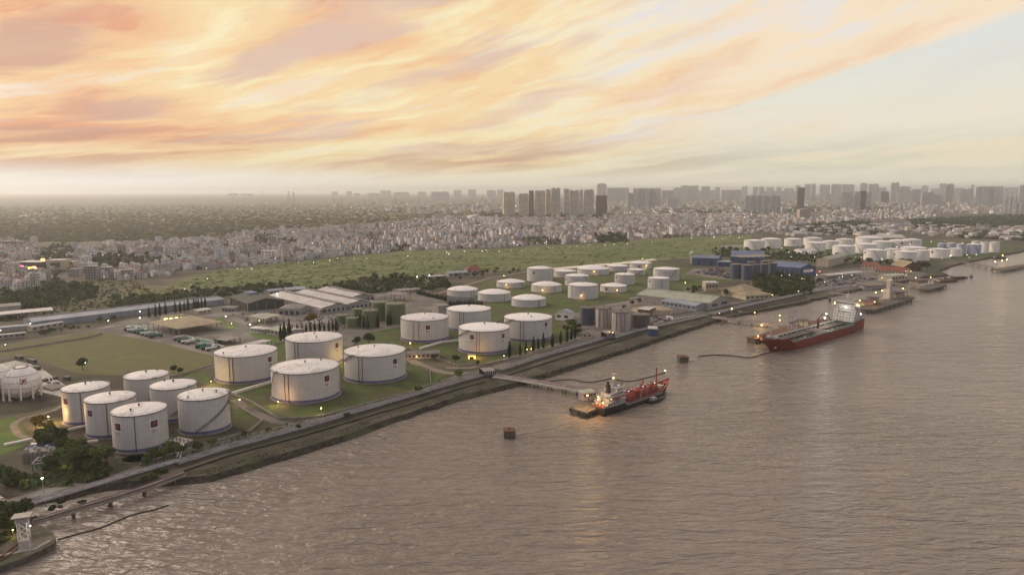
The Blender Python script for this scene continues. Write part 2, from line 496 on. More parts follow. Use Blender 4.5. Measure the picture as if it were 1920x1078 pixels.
# ================================================================ SETTING
COAST = [(-900, 903), (0, 908), (46, 932), (120, 925), (200, 906), (340, 894), (395, 890), (470, 868), (530, 850), (640, 817), (745, 779),
         (859, 743), (950, 721), (1000, 707), (1053, 691), (1199, 646), (1320, 606), (1345, 598), (1375, 590), (1515, 564), (1521, 560),
         (1533, 559), (1613, 541), (1650, 539), (1665, 533), (1735, 518), (1778, 515), (1760, 507), (1785, 497), (1805, 492),
         (1863, 481), (1920, 470), (2100, 446), (2600, 420), (5000, 398)]
coast = PG(COAST)
def refine(pts, step, jit):
    out = []
    for i in range(len(pts) - 1):
        a, b = pts[i], pts[i + 1]
        n = max(1, min(60, int((b - a).length / step)))
        d = (b - a)
        nrm = Vector((d.y, -d.x, 0)).normalized()
        for k in range(n):
            out.append(a + d * (k / n) + nrm * (random.uniform(-jit, jit) if k else 0))
    out.append(pts[-1])
    return out
coast_f = refine(coast, 7.0, 0.8)
FAR = 30000.0
ring = [(p.x, p.y) for p in coast_f] + [(FAR, coast_f[-1].y), (FAR, FAR), (-FAR, FAR), (-FAR, coast_f[0].y)]
M['ground'] = mat('ground', (0.066, 0.06, 0.036), (0.04, 0.04, 0.022), 0.03, 0.95, 0.5, c3=(0.115, 0.095, 0.068), scale3=0.012, dist=0.6)
land = MB().sheet(ring, 0.0).build('ground', M['ground']); land['kind'] = 'structure'

def skirt(pts, name, m, out0, out1, ztop, zbot, closed=False):
    n = len(pts)
    v, f = [], []
    for i in range(n):
        a = pts[i - 1] if (i or closed) else pts[0]
        b = pts[(i + 1) % n] if (i < n - 1 or closed) else pts[-1]
        d = Vector((b.x - a.x, b.y - a.y, 0)).normalized()
        nr = Vector((d.y, -d.x, 0))
        o1 = nr * (out1 * random.uniform(0.75, 1.3))
        mid = nr * ((out0 + out1) / 2 * random.uniform(0.7, 1.3))
        v += [(pts[i].x + nr.x * out0, pts[i].y + nr.y * out0, ztop), (pts[i].x + mid.x, pts[i].y + mid.y, (ztop + zbot) / 2 + random.uniform(-0.35, 0.35)),
              (pts[i].x + o1.x, pts[i].y + o1.y, zbot)]
    for i in range(n if closed else n - 1):
        j = (i + 1) % n
        f += [(3 * i, 3 * i + 1, 3 * j + 1, 3 * j), (3 * i + 1, 3 * i + 2, 3 * j + 2, 3 * j + 1)]
    o = MB().add(v, f).build(name, m)
    o['kind'] = 'structure'
    return o
M['bank'] = mat('bank', (0.055, 0.044, 0.034), (0.022, 0.018, 0.015), 0.5, 0.95, 0.8, c3=(0.06, 0.06, 0.03), scale3=0.06)
skirt(coast_f, 'riverbank', M['bank'], -0.01, 3.4, 0.0, WATER - 0.6)

QUAY = [(-500, 1000), (-120, 962), (0, 952), (55, 966), (70, 984), (92, 991), (104, 1006), (100, 1018), (60, 1039), (0, 1061), (-200, 1128), (-500, 1215)]
quay_p = PG(QUAY)
quay = MB().prism(quay_p, WATER - 0.8, 0.0).build('quay', M['dark_concrete']); quay['kind'] = 'structure'
M['quay_top'] = mat('quay_top', (0.17, 0.14, 0.115), (0.075, 0.065, 0.045), 0.12, 0.95, 0.4, c3=(0.06, 0.062, 0.03), scale3=0.07)
cq = sum((Vector((p.x, p.y, 0)) for p in quay_p), Vector()) / len(quay_p)
MB().sheet([cq + (p - cq) * 0.985 for p in quay_p], 0.02).build('quay_surface', M['quay_top'])['kind'] = 'structure'

# ---------------------------------------------------------------- water
def water_mat():
    m = bpy.data.materials.new('river_water'); m.use_nodes = True
    g = NT(m.node_tree)
    p = g.n('ShaderNodeBsdfPrincipled'); out = g.n('ShaderNodeOutputMaterial'); g.put(out.inputs[0], p.outputs[0])
    pos = g.n('ShaderNodeNewGeometry').outputs['Position']
    def wave(scale, ang, sx, sy, det, dist):
        mp = g.n('ShaderNodeMapping')
        mp.inputs['Rotation'].default_value = (0, 0, R(ang)); mp.inputs['Scale'].default_value = (sx, sy, 1)
        g.put(mp.inputs[0], pos)
        return g.noise(mp.outputs[0], scale, det, 0.55, dist)
    w1 = wave(0.17, 10, 0.30, 1.0, 3.0, 0.5)
    w2 = wave(0.42, -6, 0.36, 1.0, 3.0, 0.6)
    w3 = wave(0.05, 22, 0.5, 1.0, 2.0, 0.3)
    h = g.math('ADD', g.math('MULTIPLY', w1, 1.0), g.math('ADD', g.math('MULTIPLY', w2, 0.34), g.math('MULTIPLY', w3, 0.35)))
    patch = g.noise(pos, 0.008, 3.0, 0.5, 0.8)
    amp = g.math('ADD', 0.72, g.math('MULTIPLY', g.ss(patch, 0.35, 0.65), 0.3))
    b = g.n('ShaderNodeBump')
    b.inputs['Distance'].default_value = 4.4
    g.put(b.inputs['Strength'], amp)
    g.put(b.inputs['Height'], h)
    g.put(p.inputs['Normal'], b.outputs[0])
    g.put(p.inputs['Base Color'], g.mix(patch, (0.205, 0.166, 0.140, 1), (0.18, 0.147, 0.125, 1)))
    p.inputs['Roughness'].default_value = 0.19
    p.inputs['IOR'].default_value = 1.42
    p.inputs['Specular IOR Level'].default_value = 0.5
    return m
M['water'] = water_mat()
wat = MB().sheet([(-FAR, -1500), (FAR, -1500), (FAR, FAR), (-FAR, FAR)], WATER).build('river_water', M['water'])
wat['kind'] = 'structure'

# ---------------------------------------------------------------- haze
hz = bpy.data.materials.new('haze_air'); hz.use_nodes = True
g = NT(hz.node_tree)
pv = g.n('ShaderNodeVolumePrincipled'); out = g.n('ShaderNodeOutputMaterial')
pv.inputs['Color'].default_value = (0.94, 0.98, 1.0, 1)
pv.inputs['Density'].default_value = 7.2e-5
pv.inputs['Anisotropy'].default_value = 0.55
g.put(out.inputs['Volume'], pv.outputs[0])
haze = MB().box(-FAR - 500, FAR + 500, -2500, FAR + 500, WATER - 1.2, 260.0).build('haze', hz)
haze['kind'] = 'stuff'

# ---------------------------------------------------------------- fields, lawns, roads
def patch(name, poly, z, m):
    o = MB().sheet(PG(poly), z).build(name, m)
    o['kind'] = 'structure'
    return o
M['meadow'] = mat('meadow', (0.108, 0.134, 0.038), (0.066, 0.084, 0.027), 0.03, 0.95, 0.6, c3=(0.135, 0.142, 0.052), scale3=0.011, dist=0.8, stretch=(0.7, 1.3, 1))
M['pasture'] = mat('pasture', (0.125, 0.117, 0.042), (0.094, 0.091, 0.034), 0.09, 0.95, 0.5, c3=(0.10, 0.104, 0.038), scale3=0.03, dist=0.5)
M['lawn'] = mat('lawn', (0.078, 0.108, 0.024), (0.05, 0.07, 0.018), 0.12, 0.95, 0.5, c3=(0.07, 0.066, 0.028), scale3=0.045, dist=0.4)
M['bright_lawn'] = mat('bright_lawn', (0.092, 0.145, 0.022), (0.065, 0.105, 0.018), 0.12, 0.95, 0.4, c3=(0.09, 0.09, 0.03), scale3=0.05)
M['scrub'] = mat('scrub', (0.062, 0.06, 0.025), (0.038, 0.039, 0.016), 0.08, 0.95, 0.6, c3=(0.125, 0.10, 0.062), scale3=0.025, dist=0.6)
M['town_floor'] = mat('town_floor', (0.12, 0.105, 0.09), (0.065, 0.06, 0.045), 0.03, 0.95, 0.0)
M['far_plain'] = mat('far_plain', (0.12, 0.11, 0.055), (0.085, 0.08, 0.04), 0.004, 0.95, 0.0, c3=(0.14, 0.122, 0.07), scale3=0.0015)
M['glint_colour'] = mat('glint_colour', (0.55, 0.50, 0.42), None, 0.02, 0.15)  # pale base colour paints the glint of sky on still water

patch('plain_land', [(-2500, 377), (3000, 377), (2600, 402), (1700, 402), (960, 409), (560, 430), (330, 453), (0, 457), (-900, 470)], 0.02, M['far_plain'])
patch('town_ground', [(-300, 452), (100, 456), (330, 453), (560, 430), (800, 412), (960, 408), (1700, 398), (2300, 396), (2300, 416), (1700, 424), (1440, 436),
                      (1200, 447), (930, 466), (640, 481), (420, 503), (240, 522), (110, 522), (0, 548), (-300, 560)], 0.04, M['town_floor'])
patch('meadow_field', [(285, 548), (330, 528), (420, 505), (520, 494), (640, 482), (760, 471), (930, 467), (1100, 456), (1300, 444), (1410, 440), (1405, 470), (1330, 480),
                       (1240, 488), (1030, 502), (940, 508), (860, 512), (700, 524), (560, 540), (430, 552), (350, 552)], 0.06, M['meadow'])
patch('scrub_land', [(-300, 552), (0, 545), (110, 525), (235, 520), (290, 540), (345, 553), (300, 565), (180, 582), (70, 598), (-300, 620)], 0.06, M['scrub'])
patch('dry_field', [(222, 549), (262, 536), (300, 538), (340, 541), (352, 553), (290, 566), (232, 562)], 0.09, M['pasture'])
patch('pasture_field', [(-300, 668), (0, 646), (90, 632), (165, 620), (215, 627), (290, 640), (345, 654), (402, 668), (404, 690), (340, 700), (300, 706), (235, 704), (160, 702), (110, 690), (60, 668), (0, 668), (-300, 690)], 0.06, M['pasture'])
patch('depot_lawn', [(335, 703), (402, 688), (536, 640), (650, 650), (655, 690), (762, 680), (822, 690), (836, 712), (760, 738), (690, 757), (600, 781), (555, 785), (490, 770), (440, 748), (430, 735)], 0.08, M['lawn'])
patch('bund_ground', [(58, 795), (112, 760), (160, 740), (240, 696), (335, 705), (430, 735), (445, 765), (490, 790), (470, 806), (400, 828), (330, 850), (262, 872), (215, 870), (150, 850), (120, 830), (90, 815)], 0.08, M['dirt'])
patch('depot_lawn', [(430, 740), (470, 765), (500, 792), (470, 805), (438, 800), (436, 770)], 0.12, M['lawn'])
patch('depot_lawn', [(660, 655), (700, 622), (760, 606), (845, 600), (925, 585), (1045, 598), (1085, 622), (1060, 650), (1000, 662), (905, 682), (860, 684), (770, 655), (700, 665)], 0.08, M['lawn'])
patch('depot_lawn', [(818, 580), (850, 556), (905, 532), (985, 515), (1075, 502), (1230, 490), (1300, 505), (1385, 526), (1320, 536), (1260, 550), (1180, 560), (1110, 578), (1060, 590), (950, 586)], 0.08, M['lawn'])
patch('bright_lawn', [(-200, 800), (0, 785), (30, 780), (40, 800), (50, 815), (66, 826), (30, 842), (6, 852), (-200, 880)], 0.10, M['bright_lawn'])
patch('yard_lawn', [(396, 600), (412, 594), (440, 602), (452, 612), (430, 618)], 0.14, M['bright_lawn'])
patch('yard_lawn', [(455, 622), (470, 617), (520, 628), (530, 640), (505, 645)], 0.14, M['bright_lawn'])
patch('loading_yard', [(165, 620), (230, 602), (310, 588), (420, 573), (520, 575), (600, 590), (640, 600), (640, 615), (560, 612), (535, 640), (440, 655), (402, 668), (345, 654), (290, 640), (215, 627)], 0.10, M['yard'])
patch('works_yard', [(520, 575), (600, 560), (690, 552), (800, 545), (840, 560), (820, 600), (700, 622), (655, 650), (560, 640), (560, 612)], 0.09, M['yard'])
patch('sphere_pad', [(-200, 700), (0, 682), (28, 676), (70, 685), (122, 722), (118, 745), (60, 730), (0, 742), (-200, 760)], 0.10, M['pale_concrete'])
patch('sphere_pit', [(-200, 760), (0, 735), (60, 728), (90, 742), (110, 758), (60, 772), (0, 778), (-200, 800)], 0.12, M['dirt'])
patch('works_yard', [(1075, 590), (1110, 575), (1190, 562), (1260, 552), (1330, 560), (1380, 568), (1340, 580), (1250, 602), (1190, 620), (1100, 640), (1060, 640), (1085, 622), (1045, 600)], 0.09, M['yard'])
patch('scrap_yard', [(1285, 514), (1300, 504), (1345, 502), (1372, 510), (1372, 526)], 0.16, M['yard'])
patch('port_yard', [(1440, 530), (1520, 522), (1545, 512), (1600, 503), (1660, 500), (1690, 505), (1735, 512), (1735, 516), (1664, 532), (1645, 537), (1612, 539), (1560, 548), (1500, 545)], 0.12, M['yard'])
patch('depot_lawn', [(1390, 470), (1500, 456), (1760, 452), (1905, 460), (1895, 475), (1800, 488), (1700, 492), (1600, 482), (1500, 476)], 0.10, M['lawn'])
patch('canal_water', [(1032, 503), (1100, 497), (1160, 492), (1228, 485), (1232, 488), (1180, 494), (1110, 500), (1040, 506)], 0.20, M['glint_colour'])
patch('pond_water', [(860, 409), (880, 404), (897, 400.5), (896, 403), (884, 406), (884, 411)], 0.20, M['glint_colour'])
patch('pond_water', [(575, 409.6), (604, 408.2), (604, 410), (578, 411)], 0.20, M['glint_colour'])
patch('pond_water', [(672, 403), (708, 400.8), (710, 402.4), (674, 404.4)], 0.20, M['glint_colour'])
patch('pond_water', [(34, 404.6), (56, 403.2), (56, 405), (36, 406.2)], 0.20, M['glint_colour'])
patch('sand_strip', [(1600, 440), (1640, 436), (1690, 440), (1700, 446), (1620, 446)], 0.15, M['pale_concrete'])

def strip(pts, w):
    """outline of a band of width w metres along the polyline pts"""
    L, Rr = [], []
    n = len(pts)
    for i, p in enumerate(pts):
        d = (pts[min(i + 1, n - 1)] - pts[max(i - 1, 0)]); d = Vector((d.x, d.y, 0)).normalized()
        nr = Vector((d.y, -d.x, 0)) * (w / 2)
        L.append(p - nr); Rr.append(p + nr)
    return L, Rr
def road(name, px, w, z, m, kerb=False):
    pts = refine(PG(px), 20.0, 0.0)
    a, b = strip(pts, w)
    n = len(pts)
    o = MB().add([(p.x, p.y, z) for p in a] + [(p.x, p.y, z) for p in b], [(n + i, n + i + 1, i + 1, i) for i in range(n - 1)]).build(name, m)
    o['kind'] = 'structure'
    if kerb:
        k = MB()
        for side in (a, b):
            e0, e1 = strip(side, 0.4)
            v = [(p.x, p.y, 0.02) for p in e0] + [(p.x, p.y, z + 0.14) for p in e0] + [(p.x, p.y, z + 0.14) for p in e1] + [(p.x, p.y, 0.02) for p in e1]
            k.add(v, [(j * n + i, j * n + i + 1, (j + 1) * n + i + 1, (j + 1) * n + i) for j in range(3) for i in range(n - 1)])
        k.build('kerb', M['concrete'])['kind'] = 'structure'
    return o
SHORE = [(215, 897), (300, 866), (420, 832), (480, 815), (560, 796), (640, 777), (720, 755), (800, 728), (862, 706), (920, 693), (1000, 667), (1100, 634), (1200, 607), (1300, 583), (1420, 560), (1520, 540), (1610, 527)]
road('shore_road', SHORE, 7.5, 0.16, M['asphalt'], kerb=True)
road('depot_road', [(440, 748), (470, 770), (520, 792), (560, 797)], 6.0, 0.15, M['asphalt'])
road('depot_road', [(764, 672), (800, 690), (840, 700), (880, 700)], 8.0, 0.15, M['path'])
road('depot_road', [(836, 690), (880, 690), (930, 678), (1010, 655), (1100, 630)], 5.0, 0.14, M['path'])
road('depot_road', [(300, 706), (345, 700), (404, 686), (430, 678)], 4.0, 0.14, M['path'])
road('depot_road', [(0, 648), (90, 634), (165, 622), (230, 612), (330, 596), (420, 583)], 7.0, 0.15, M['asphalt'])
road('depot_road', [(420, 596), (455, 612), (480, 617), (460, 625), (400, 640)], 6.0, 0.15, M['asphalt'])
road('depot_road', [(745, 566), (830, 548), (920, 521), (1000, 508)], 7.0, 0.15, M['path'])
road('depot_road', [(950, 590), (1060, 590), (1150, 580), (1240, 560), (1330, 545), (1440, 528)], 6.0, 0.14, M['path'])
road('depot_road', [(1180, 560), (1230, 551), (1300, 545)], 3.5, 0.17, M['pale_concrete'])
road('depot_road', [(24, 800), (30, 792), (46, 783), (70, 778), (100, 770), (120, 758)], 3.5, 0.16, M['path'])
road('depot_road', [(24, 800), (34, 815), (60, 826), (74, 838)], 3.5, 0.155, M['path'])
road('field_path', [(232, 549), (262, 537), (300, 536.5), (345, 541.5)], 5.0, 0.13, M['path'])
road('field_path', [(262, 537), (240, 546), (222, 551)], 4.0, 0.13, M['path'])
road('shore_path', [(350, 886), (400, 878), (520, 842), (640, 806), (760, 763), (860, 728), (935, 712)], 3.0, 0.12, M['dirt'])
M['embank'] = mat('embank', (0.058, 0.054, 0.032), (0.032, 0.030, 0.02), 0.12, 0.95, 0.5, c3=(0.085, 0.072, 0.053), scale3=0.05)
patch('embankment', [(345, 892), (395, 888), (470, 866), (530, 848), (640, 815), (745, 777), (859, 741), (935, 722), (935, 708), (860, 722), (745, 758), (640, 793), (530, 826), (420, 856), (345, 880)], 0.07, M['embank'])
patch('embankment', [(945, 722), (1000, 706), (1053, 690), (1199, 645), (1320, 605), (1375, 589), (1513, 563.5), (1513, 556), (1375, 581), (1320, 595), (1199, 628), (1053, 668), (1000, 686), (945, 704)], 0.07, M['embank'])
# ================================================================ STORAGE TANKS
def tank_fit(xl, xr, yb, yt):
    """centre, radius and height of a tank seen between columns xl and xr, its front wall from row yb up to row yt"""
    cx = (xl + xr) / 2
    F = G(cx, yb)
    hd = Vector((F.x, F.y, 0)).normalized()
    r = 10.0
    for _ in range(30):
        c = F + hd * r
        fwd = c.y * math.cos(PITCH) + CAM_H * math.sin(PITCH)
        dist = math.hypot(c.x, c.y)
        # silhouette half width, measured on the picture
        ca = math.cos(math.atan2(c.x, c.y))
        r = (xr - xl) / 2 / FPX * fwd * ca
    c = F + hd * r
    return c, r, top_z((F.x, F.y), yt)
def face_angle(c, r, px, z):
    """angle about the tank axis of the wall point seen in image column px"""
    best = None
    to_cam = math.atan2(-c.y, -c.x)
    for k in range(-88, 89):
        a = to_cam + R(k)
        x, _ = project((c.x + r * math.cos(a), c.y + r * math.sin(a), z))
        if best is None or abs(x - px) < best[0]: best = (abs(x - px), a)
    return best[1]
def wall_patch(mb, r, a, s0, s1, z0, z1, off, flip=-1):
    """curved rectangle on a wall of radius r; s runs to the viewer's right in metres"""
    n = max(1, int(abs(s1 - s0) / 0.8))
    v = []
    for i in range(n + 1):
        t = a + flip * -(s0 + (s1 - s0) * i / n) / r
        for z in (z0, z1):
            v.append(((r + off) * math.cos(t), (r + off) * math.sin(t), z))
    mb.add(v, [(2 * i, 2 * i + 2, 2 * i + 3, 2 * i + 1) for i in range(n)])
def wall_poly(mb, r, a, pts, off):
    v = []
    for s, z in pts:
        t = a + s / r
        v.append(((r + off) * math.cos(t), (r + off) * math.sin(t), z))
    mb.add(v, [tuple(range(len(v)))])
GLYPH = {  # strokes (x0, y0, x1, y1) in a unit box, with small serifs
    'D': [(.12, 0, .12, 1), (.02, 0, .45, 0), (.02, 1, .45, 1), (.45, 1, .68, .72), (.68, .72, .68, .28), (.68, .28, .45, 0)],
    '0': [(.08, .25, .08, .75), (.08, .75, .3, 1), (.3, 1, .52, .75), (.52, .75, .52, .25), (.52, .25, .3, 0), (.3, 0, .08, .25)],
    '1': [(.3, 0, .3, 1), (.1, .82, .3, 1), (.1, 0, .5, 0)],
    '2': [(.06, .75, .28, 1), (.28, 1, .52, .78), (.52, .78, .06, 0), (.06, 0, .56, 0)],
    '3': [(.06, .92, .5, .92), (.5, .92, .26, .56), (.26, .56, .52, .3), (.52, .3, .28, 0), (.28, 0, .05, .12)],
    '4': [(.42, 0, .42, 1), (.42, 1, .03, .32), (.03, .32, .58, .32)],
    '5': [(.52, 1, .1, 1), (.1, 1, .08, .56), (.08, .56, .5, .5), (.5, .5, .5, .15), (.5, .15, .06, .02)],
    '6': [(.5, .95, .15, .65), (.15, .65, .08, .3), (.08, .3, .3, 0), (.3, 0, .52, .25), (.52, .25, .3, .52), (.3, .52, .1, .4)],
    '7': [(.05, 1, .55, 1), (.55, 1, .2, 0)],
    '8': [(.3, .53, .1, .76), (.1, .76, .3, 1), (.3, 1, .5, .76), (.5, .76, .3, .53), (.3, .53, .06, .26), (.06, .26, .3, 0), (.3, 0, .54, .26), (.54, .26, .3, .53)]}
def write(mb, put, text, x0, z0, h, th=0.075):
    """draw text with put(points); x0, z0 lower start, h letter height"""
    x = x0
    for ch in text:
        w = 0.62 if ch != 'D' else 0.78
        for a, b, c, d in GLYPH.get(ch, []):
            p, q = Vector((x + a * h, z0 + b * h)), Vector((x + c * h, z0 + d * h))
            dr = (q - p).normalized(); nr = Vector((-dr.y, dr.x)) * th * h * (1.25 if abs(dr.y) > abs(dr.x) else 0.7)
            e = dr * th * h * 0.4
            put([tuple(p - e - nr), tuple(q + e - nr), tuple(q + e + nr), tuple(p - e + nr)])
        x += (w + 0.12) * h
    return x
def emblem(parent, r, a, ztop, size, text=None, plate=True):
    """square company emblem with a red P on a dark field, with the tank number under it; parts of the tank"""
    s = size
    zb = ztop - s
    mb = MB()
    wall_patch(mb, r, a, -s * 0.62, s * 0.62, zb - s * 0.16, ztop + s * 0.12, 0.05)
    if text: wall_patch(mb, r, a, -s * 0.66, s * 0.66, zb - s * 0.82, zb - s * 0.18, 0.05)
    e = mb.build('emblem_panel', M['white_paint'], parent)
    mb = MB(); wall_patch(mb, r, a, -s / 2, s / 2, zb, ztop, 0.11)
    mb.build('emblem_field', M['navy'], e)
    mb = MB()
    cx, cz, rr = s * 0.06, ztop - s * 0.40, s * 0.25
    ring = [(cx + rr * math.cos(2 * math.pi * i / 14), cz + rr * math.sin(2 * math.pi * i / 14)) for i in range(14)]
    wall_poly(mb, r, a, ring, 0.17)
    wall_poly(mb, r, a, [(-s * .27, zb + s * .1), (-s * .10, zb + s * .1), (-s * .10, ztop - s * .40), (-s * .27, ztop - s * .40)], 0.165)
    mb.build('emblem_mark', M['emblem_red'], e)
    if text:
        mb = MB()
        h = s * 0.42
        wid = sum((0.90 if c == 'D' else 0.74) for c in text) * h
        write(mb, lambda q: wall_poly(mb, r, a, q, 0.12), text, -wid / 2 + 0.06 * h, zb - s * 0.71, h)
        mb.build('lettering', M['lettering_black'], e)
    return e

def tank(xl, xr, yb, yt, label, shell='tank_shell', roof='tank_roof', rise=0.11, seg=56, band=True, rail=True, pipes=(), stair=None, vents=3, signs=(), ring=True, group='white storage tanks of the depot', name='storage_tank', fit=None, cat='storage tank', flat=False):
    c, r, h = fit or tank_fit(xl, xr, yb, yt)
    t = thing(name, label, cat, (c.x, c.y, 0), 0, group)
    b0 = 1.7 if band else 0.0
    rs = r * rise
    if name == 'storage_tank' and seg > 40:
        k = 36
        q = [r * 1.06, r * random.uniform(1.12, 1.2)]
        MB().add([(q[j] * (1 + (random.uniform(-.015, .02) if j else 0)) * math.cos(2 * math.pi * i / k), q[j] * math.sin(2 * math.pi * i / k), .17) for j in (0, 1) for i in range(k)], [(i, k + i, k + (i + 1) % k, (i + 1) % k) for i in range(k)]).build('gravel_ring', M['gravel'], t)
    MB().lathe([(r, 0.35), (r, b0 if band else 0.4), (r, h)], seg, cap=False).build('shell', M[shell], t, True)
    if band: MB().lathe([(r + 0.03, 0.45), (r + 0.03, 0.45 + h * 0.085)], seg, cap=False).build('base_band', M['band_blue'], t, True)
    MB().lathe([(r * 1.045, 0.0), (r * 1.045, 0.4), (r * 1.0, 0.44)], seg, cap=False).build('foundation', M['concrete'], t)
    prof = [(r + 0.12, h)] + [(r * math.cos(R(k)) * 1.0, h + 0.02 + rs * math.sin(R(k))) for k in (8, 22, 38, 55, 72, 86)] if not flat else [(r + 0.1, h), (r * 0.5, h + rs * 0.55), (r * 0.02, h + rs)]
    if not flat:
        # spherical cap: height follows the true radius
        prof = [(r + 0.12, h)] + [(q * r, h + rs * (1 - q * q)) for q in (0.93, 0.8, 0.64, 0.46, 0.28, 0.1, 0.01)]
    MB().lathe(prof, seg, cap=False).build('roof', M[roof], t, True)
    if ring:
        MB().lathe([(r + 0.02, h - 0.35), (r + 0.34, h - 0.3), (r + 0.34, h + 0.02), (r + 0.1, h + 0.12)], seg, cap=False).build('rim_angle', M['dark_steel'], t)
    if rail:
        n = max(20, int(r * 2 * math.pi / 2.6))
        mb = MB()
        for zz in (0.62, 1.15):
            mb.tube([((r + 0.18) * math.cos(2 * math.pi * i / n), (r + 0.18) * math.sin(2 * math.pi * i / n), h + zz) for i in range(n + 1)], 0.05, 4)
        for i in range(n):
            a = 2 * math.pi * i / n
            x, y = (r + 0.18) * math.cos(a), (r + 0.18) * math.sin(a)
            mb.tube([(x, y, h), (x, y, h + 1.15)], 0.045, 4)
        mb.build('railing', M['steel'], t)
    for px in pipes:
        a = face_angle(c, r, px, h * 0.6)
        x, y = (r + 0.22) * math.cos(a), (r + 0.22) * math.sin(a)
        MB().tube([(x, y, 0.4), (x, y, h - 0.2)], 0.2, 6).build('drain_pipe', M['rust'], t)
    if stair:
        a0, a1 = face_angle(c, r, stair[0], h * 0.95), face_angle(c, r, stair[1], h * 0.1)
        while a1 - a0 > math.pi: a1 -= 2 * math.pi
        while a1 - a0 < -math.pi: a1 += 2 * math.pi
        z1, z0 = h * stair[2], h * stair[3]
        n = 26
        mb = MB()
        for i in range(n):
            t0 = a0 + (a1 - a0) * (i + 0.5) / n
            z = z1 + (z0 - z1) * (i + 0.5) / n
            mb.rbox(((r + 0.65) * math.cos(t0), (r + 0.65) * math.sin(t0), z), 0.95, abs(a1 - a0) * r / n * 1.05, 0.16, t0)
        st = mb.build('stairway', M['steel'], t)
        mb = MB()
        for zz in (0.0, 1.0):
            mb.tube([((r + 1.1) * math.cos(a0 + (a1 - a0) * i / n), (r + 1.1) * math.sin(a0 + (a1 - a0) * i / n), z1 + (z0 - z1) * i / n + zz) for i in range(n + 1)], 0.09, 4)
        for i in range(0, n + 1, 2):
            q = a0 + (a1 - a0) * i / n
            z = z1 + (z0 - z1) * i / n
            mb.tube([((r + 1.1) * math.cos(q), (r + 1.1) * math.sin(q), z), ((r + 1.1) * math.cos(q), (r + 1.1) * math.sin(q), z + 1.0)], 0.05, 4)
        mb.build('handrail', M['dark_steel'], st)
        aa = a0
        MB().rbox(((r - 0.3) * math.cos(aa), (r - 0.3) * math.sin(aa), h + 0.15), 2.6, 2.8, 0.18, aa).build('landing', M['steel'], t)
    for k in range(vents):
        a = random.uniform(0, 6.28); q = random.choice((0.0, 0.55, 0.82)) if k else 0.02
        x, y, z = q * r * math.cos(a), q * r * math.sin(a), h + rs * (1 - q * q) - 0.1
        mb = MB().lathe([(0.28, 0), (0.28, 0.95), (0.62, 1.0), (0.62, 1.25), (0.1, 1.5)], 8, (x, y, z))
        mb.build('roof_vent', M['dark_steel'], t)
    for px, zt, size, text in signs:
        emblem(t, r, face_angle(c, r, px, h * 0.7), h * zt, size, text)
    return t, c, r, h

T = {}
D = 'white domed tank '
T['1'] = tank(120, 213, 797, 734, D + 'at the corner of the six, facing the spherical gas tanks', pipes=(152,), signs=((122.5, .80, 3.2, None),), group='six tall tanks in the dark bund')
T['2'] = tank(163, 262, 821.5, 755, D + 'standing directly behind the number D12 tank, tall yellow-lit side beside the trees', pipes=(200.5,), signs=((168.5, .80, 3.2, None),), stair=None, group='six tall tanks in the dark bund')
T['3'] = tank(213.5, 320, 848.5, 779, 'white domed tank numbered D12 with stained roof, beside the shore trees', pipes=(253,), signs=((289.5, .80, 3.5, 'D12'), (221, .80, 3.5, 'D12')), group='six tall tanks in the dark bund')
T['4'] = tank(236, 322, 770, 711, D + 'by the olive pasture, behind the other five tall ones', stair=(290, 262, .55, .05), group='six tall tanks in the dark bund')
T['5'] = tank(285, 374, 792, 730, D + 'in the middle between D12 and the tank with the diagonal stair', stair=(357, 322, .62, .22), group='six tall tanks in the dark bund')
T['6'] = tank(337, 435, 815.5, 750, 'white domed tank with a long diagonal stair down its side, beside D12', stair=(431, 368, 1.0, .12), signs=((429.5, .82, 3.4, 'D11'),), group='six tall tanks in the dark bund')
T['A'] = tank(405, 523.5, 719.5, 669, 'wide white domed tank numbered D08 at the pasture corner, yellow light at its foot', pipes=(430, 436.5), signs=((506, .86, 3.6, 'D08'),), group='four wide tanks on the lawn')
T['B'] = tank(537.5, 645, 689, 642, 'wide white domed tank numbered D06 in front of the cypress row, its side lit yellow', pipes=(553, 558.5), signs=((632, .84, 3.6, 'D06'),), group='four wide tanks on the lawn')
T['C'] = tank(511, 639, 756.5, 701, 'wide white domed tank numbered D07 close to the shore road', pipes=(534, 541.5), stair=(517, 511.8, .98, .3), signs=((612.5, .84, 3.7, 'D07'),), group='four wide tanks on the lawn')
T['D'] = tank(647, 762, 719.5, 669, 'wide white domed tank numbered D03 beside the small pump house', pipes=(673, 679), stair=(660, 648, 1.0, .7), signs=((740.5, .84, 3.6, 'D03'),), group='four wide tanks on the lawn')
T['E'] = tank(752, 842, 642.5, 602, 'white domed tank numbered D04 with a yellow lamp at its foot, beside the green tanks', pipes=(774.5, 785), signs=((802.5, .80, 3.7, 'D04'),), roof='tank_roof', group='four white tanks by the shore road')
T['F'] = tank(838, 921, 622, 585, D + 'behind D04 and D05, without a number', pipes=(862, 869), roof='tank_roof_clean', group='four white tanks by the shore road')
T['G'] = tank(860.5, 956, 664.5, 622, 'white domed tank numbered D05 twice, lit orange from the kiosk below', pipes=(893.5, 899), stair=(878, 861.5, 1.0, .62), signs=((884.5, .84, 3.5, 'D05'), (943.5, .84, 3.5, 'D05')), roof='tank_roof_clean', group='four white tanks by the shore road')
T['H'] = tank(945, 1035, 641, 602, D + 'next to the shore cypresses, emblem high on its wall', pipes=(976, 982), stair=(961, 946, 1.0, .7), signs=((1024, .88, 3.6, 'D01'),), roof='tank_roof_clean', group='four white tanks by the shore road')

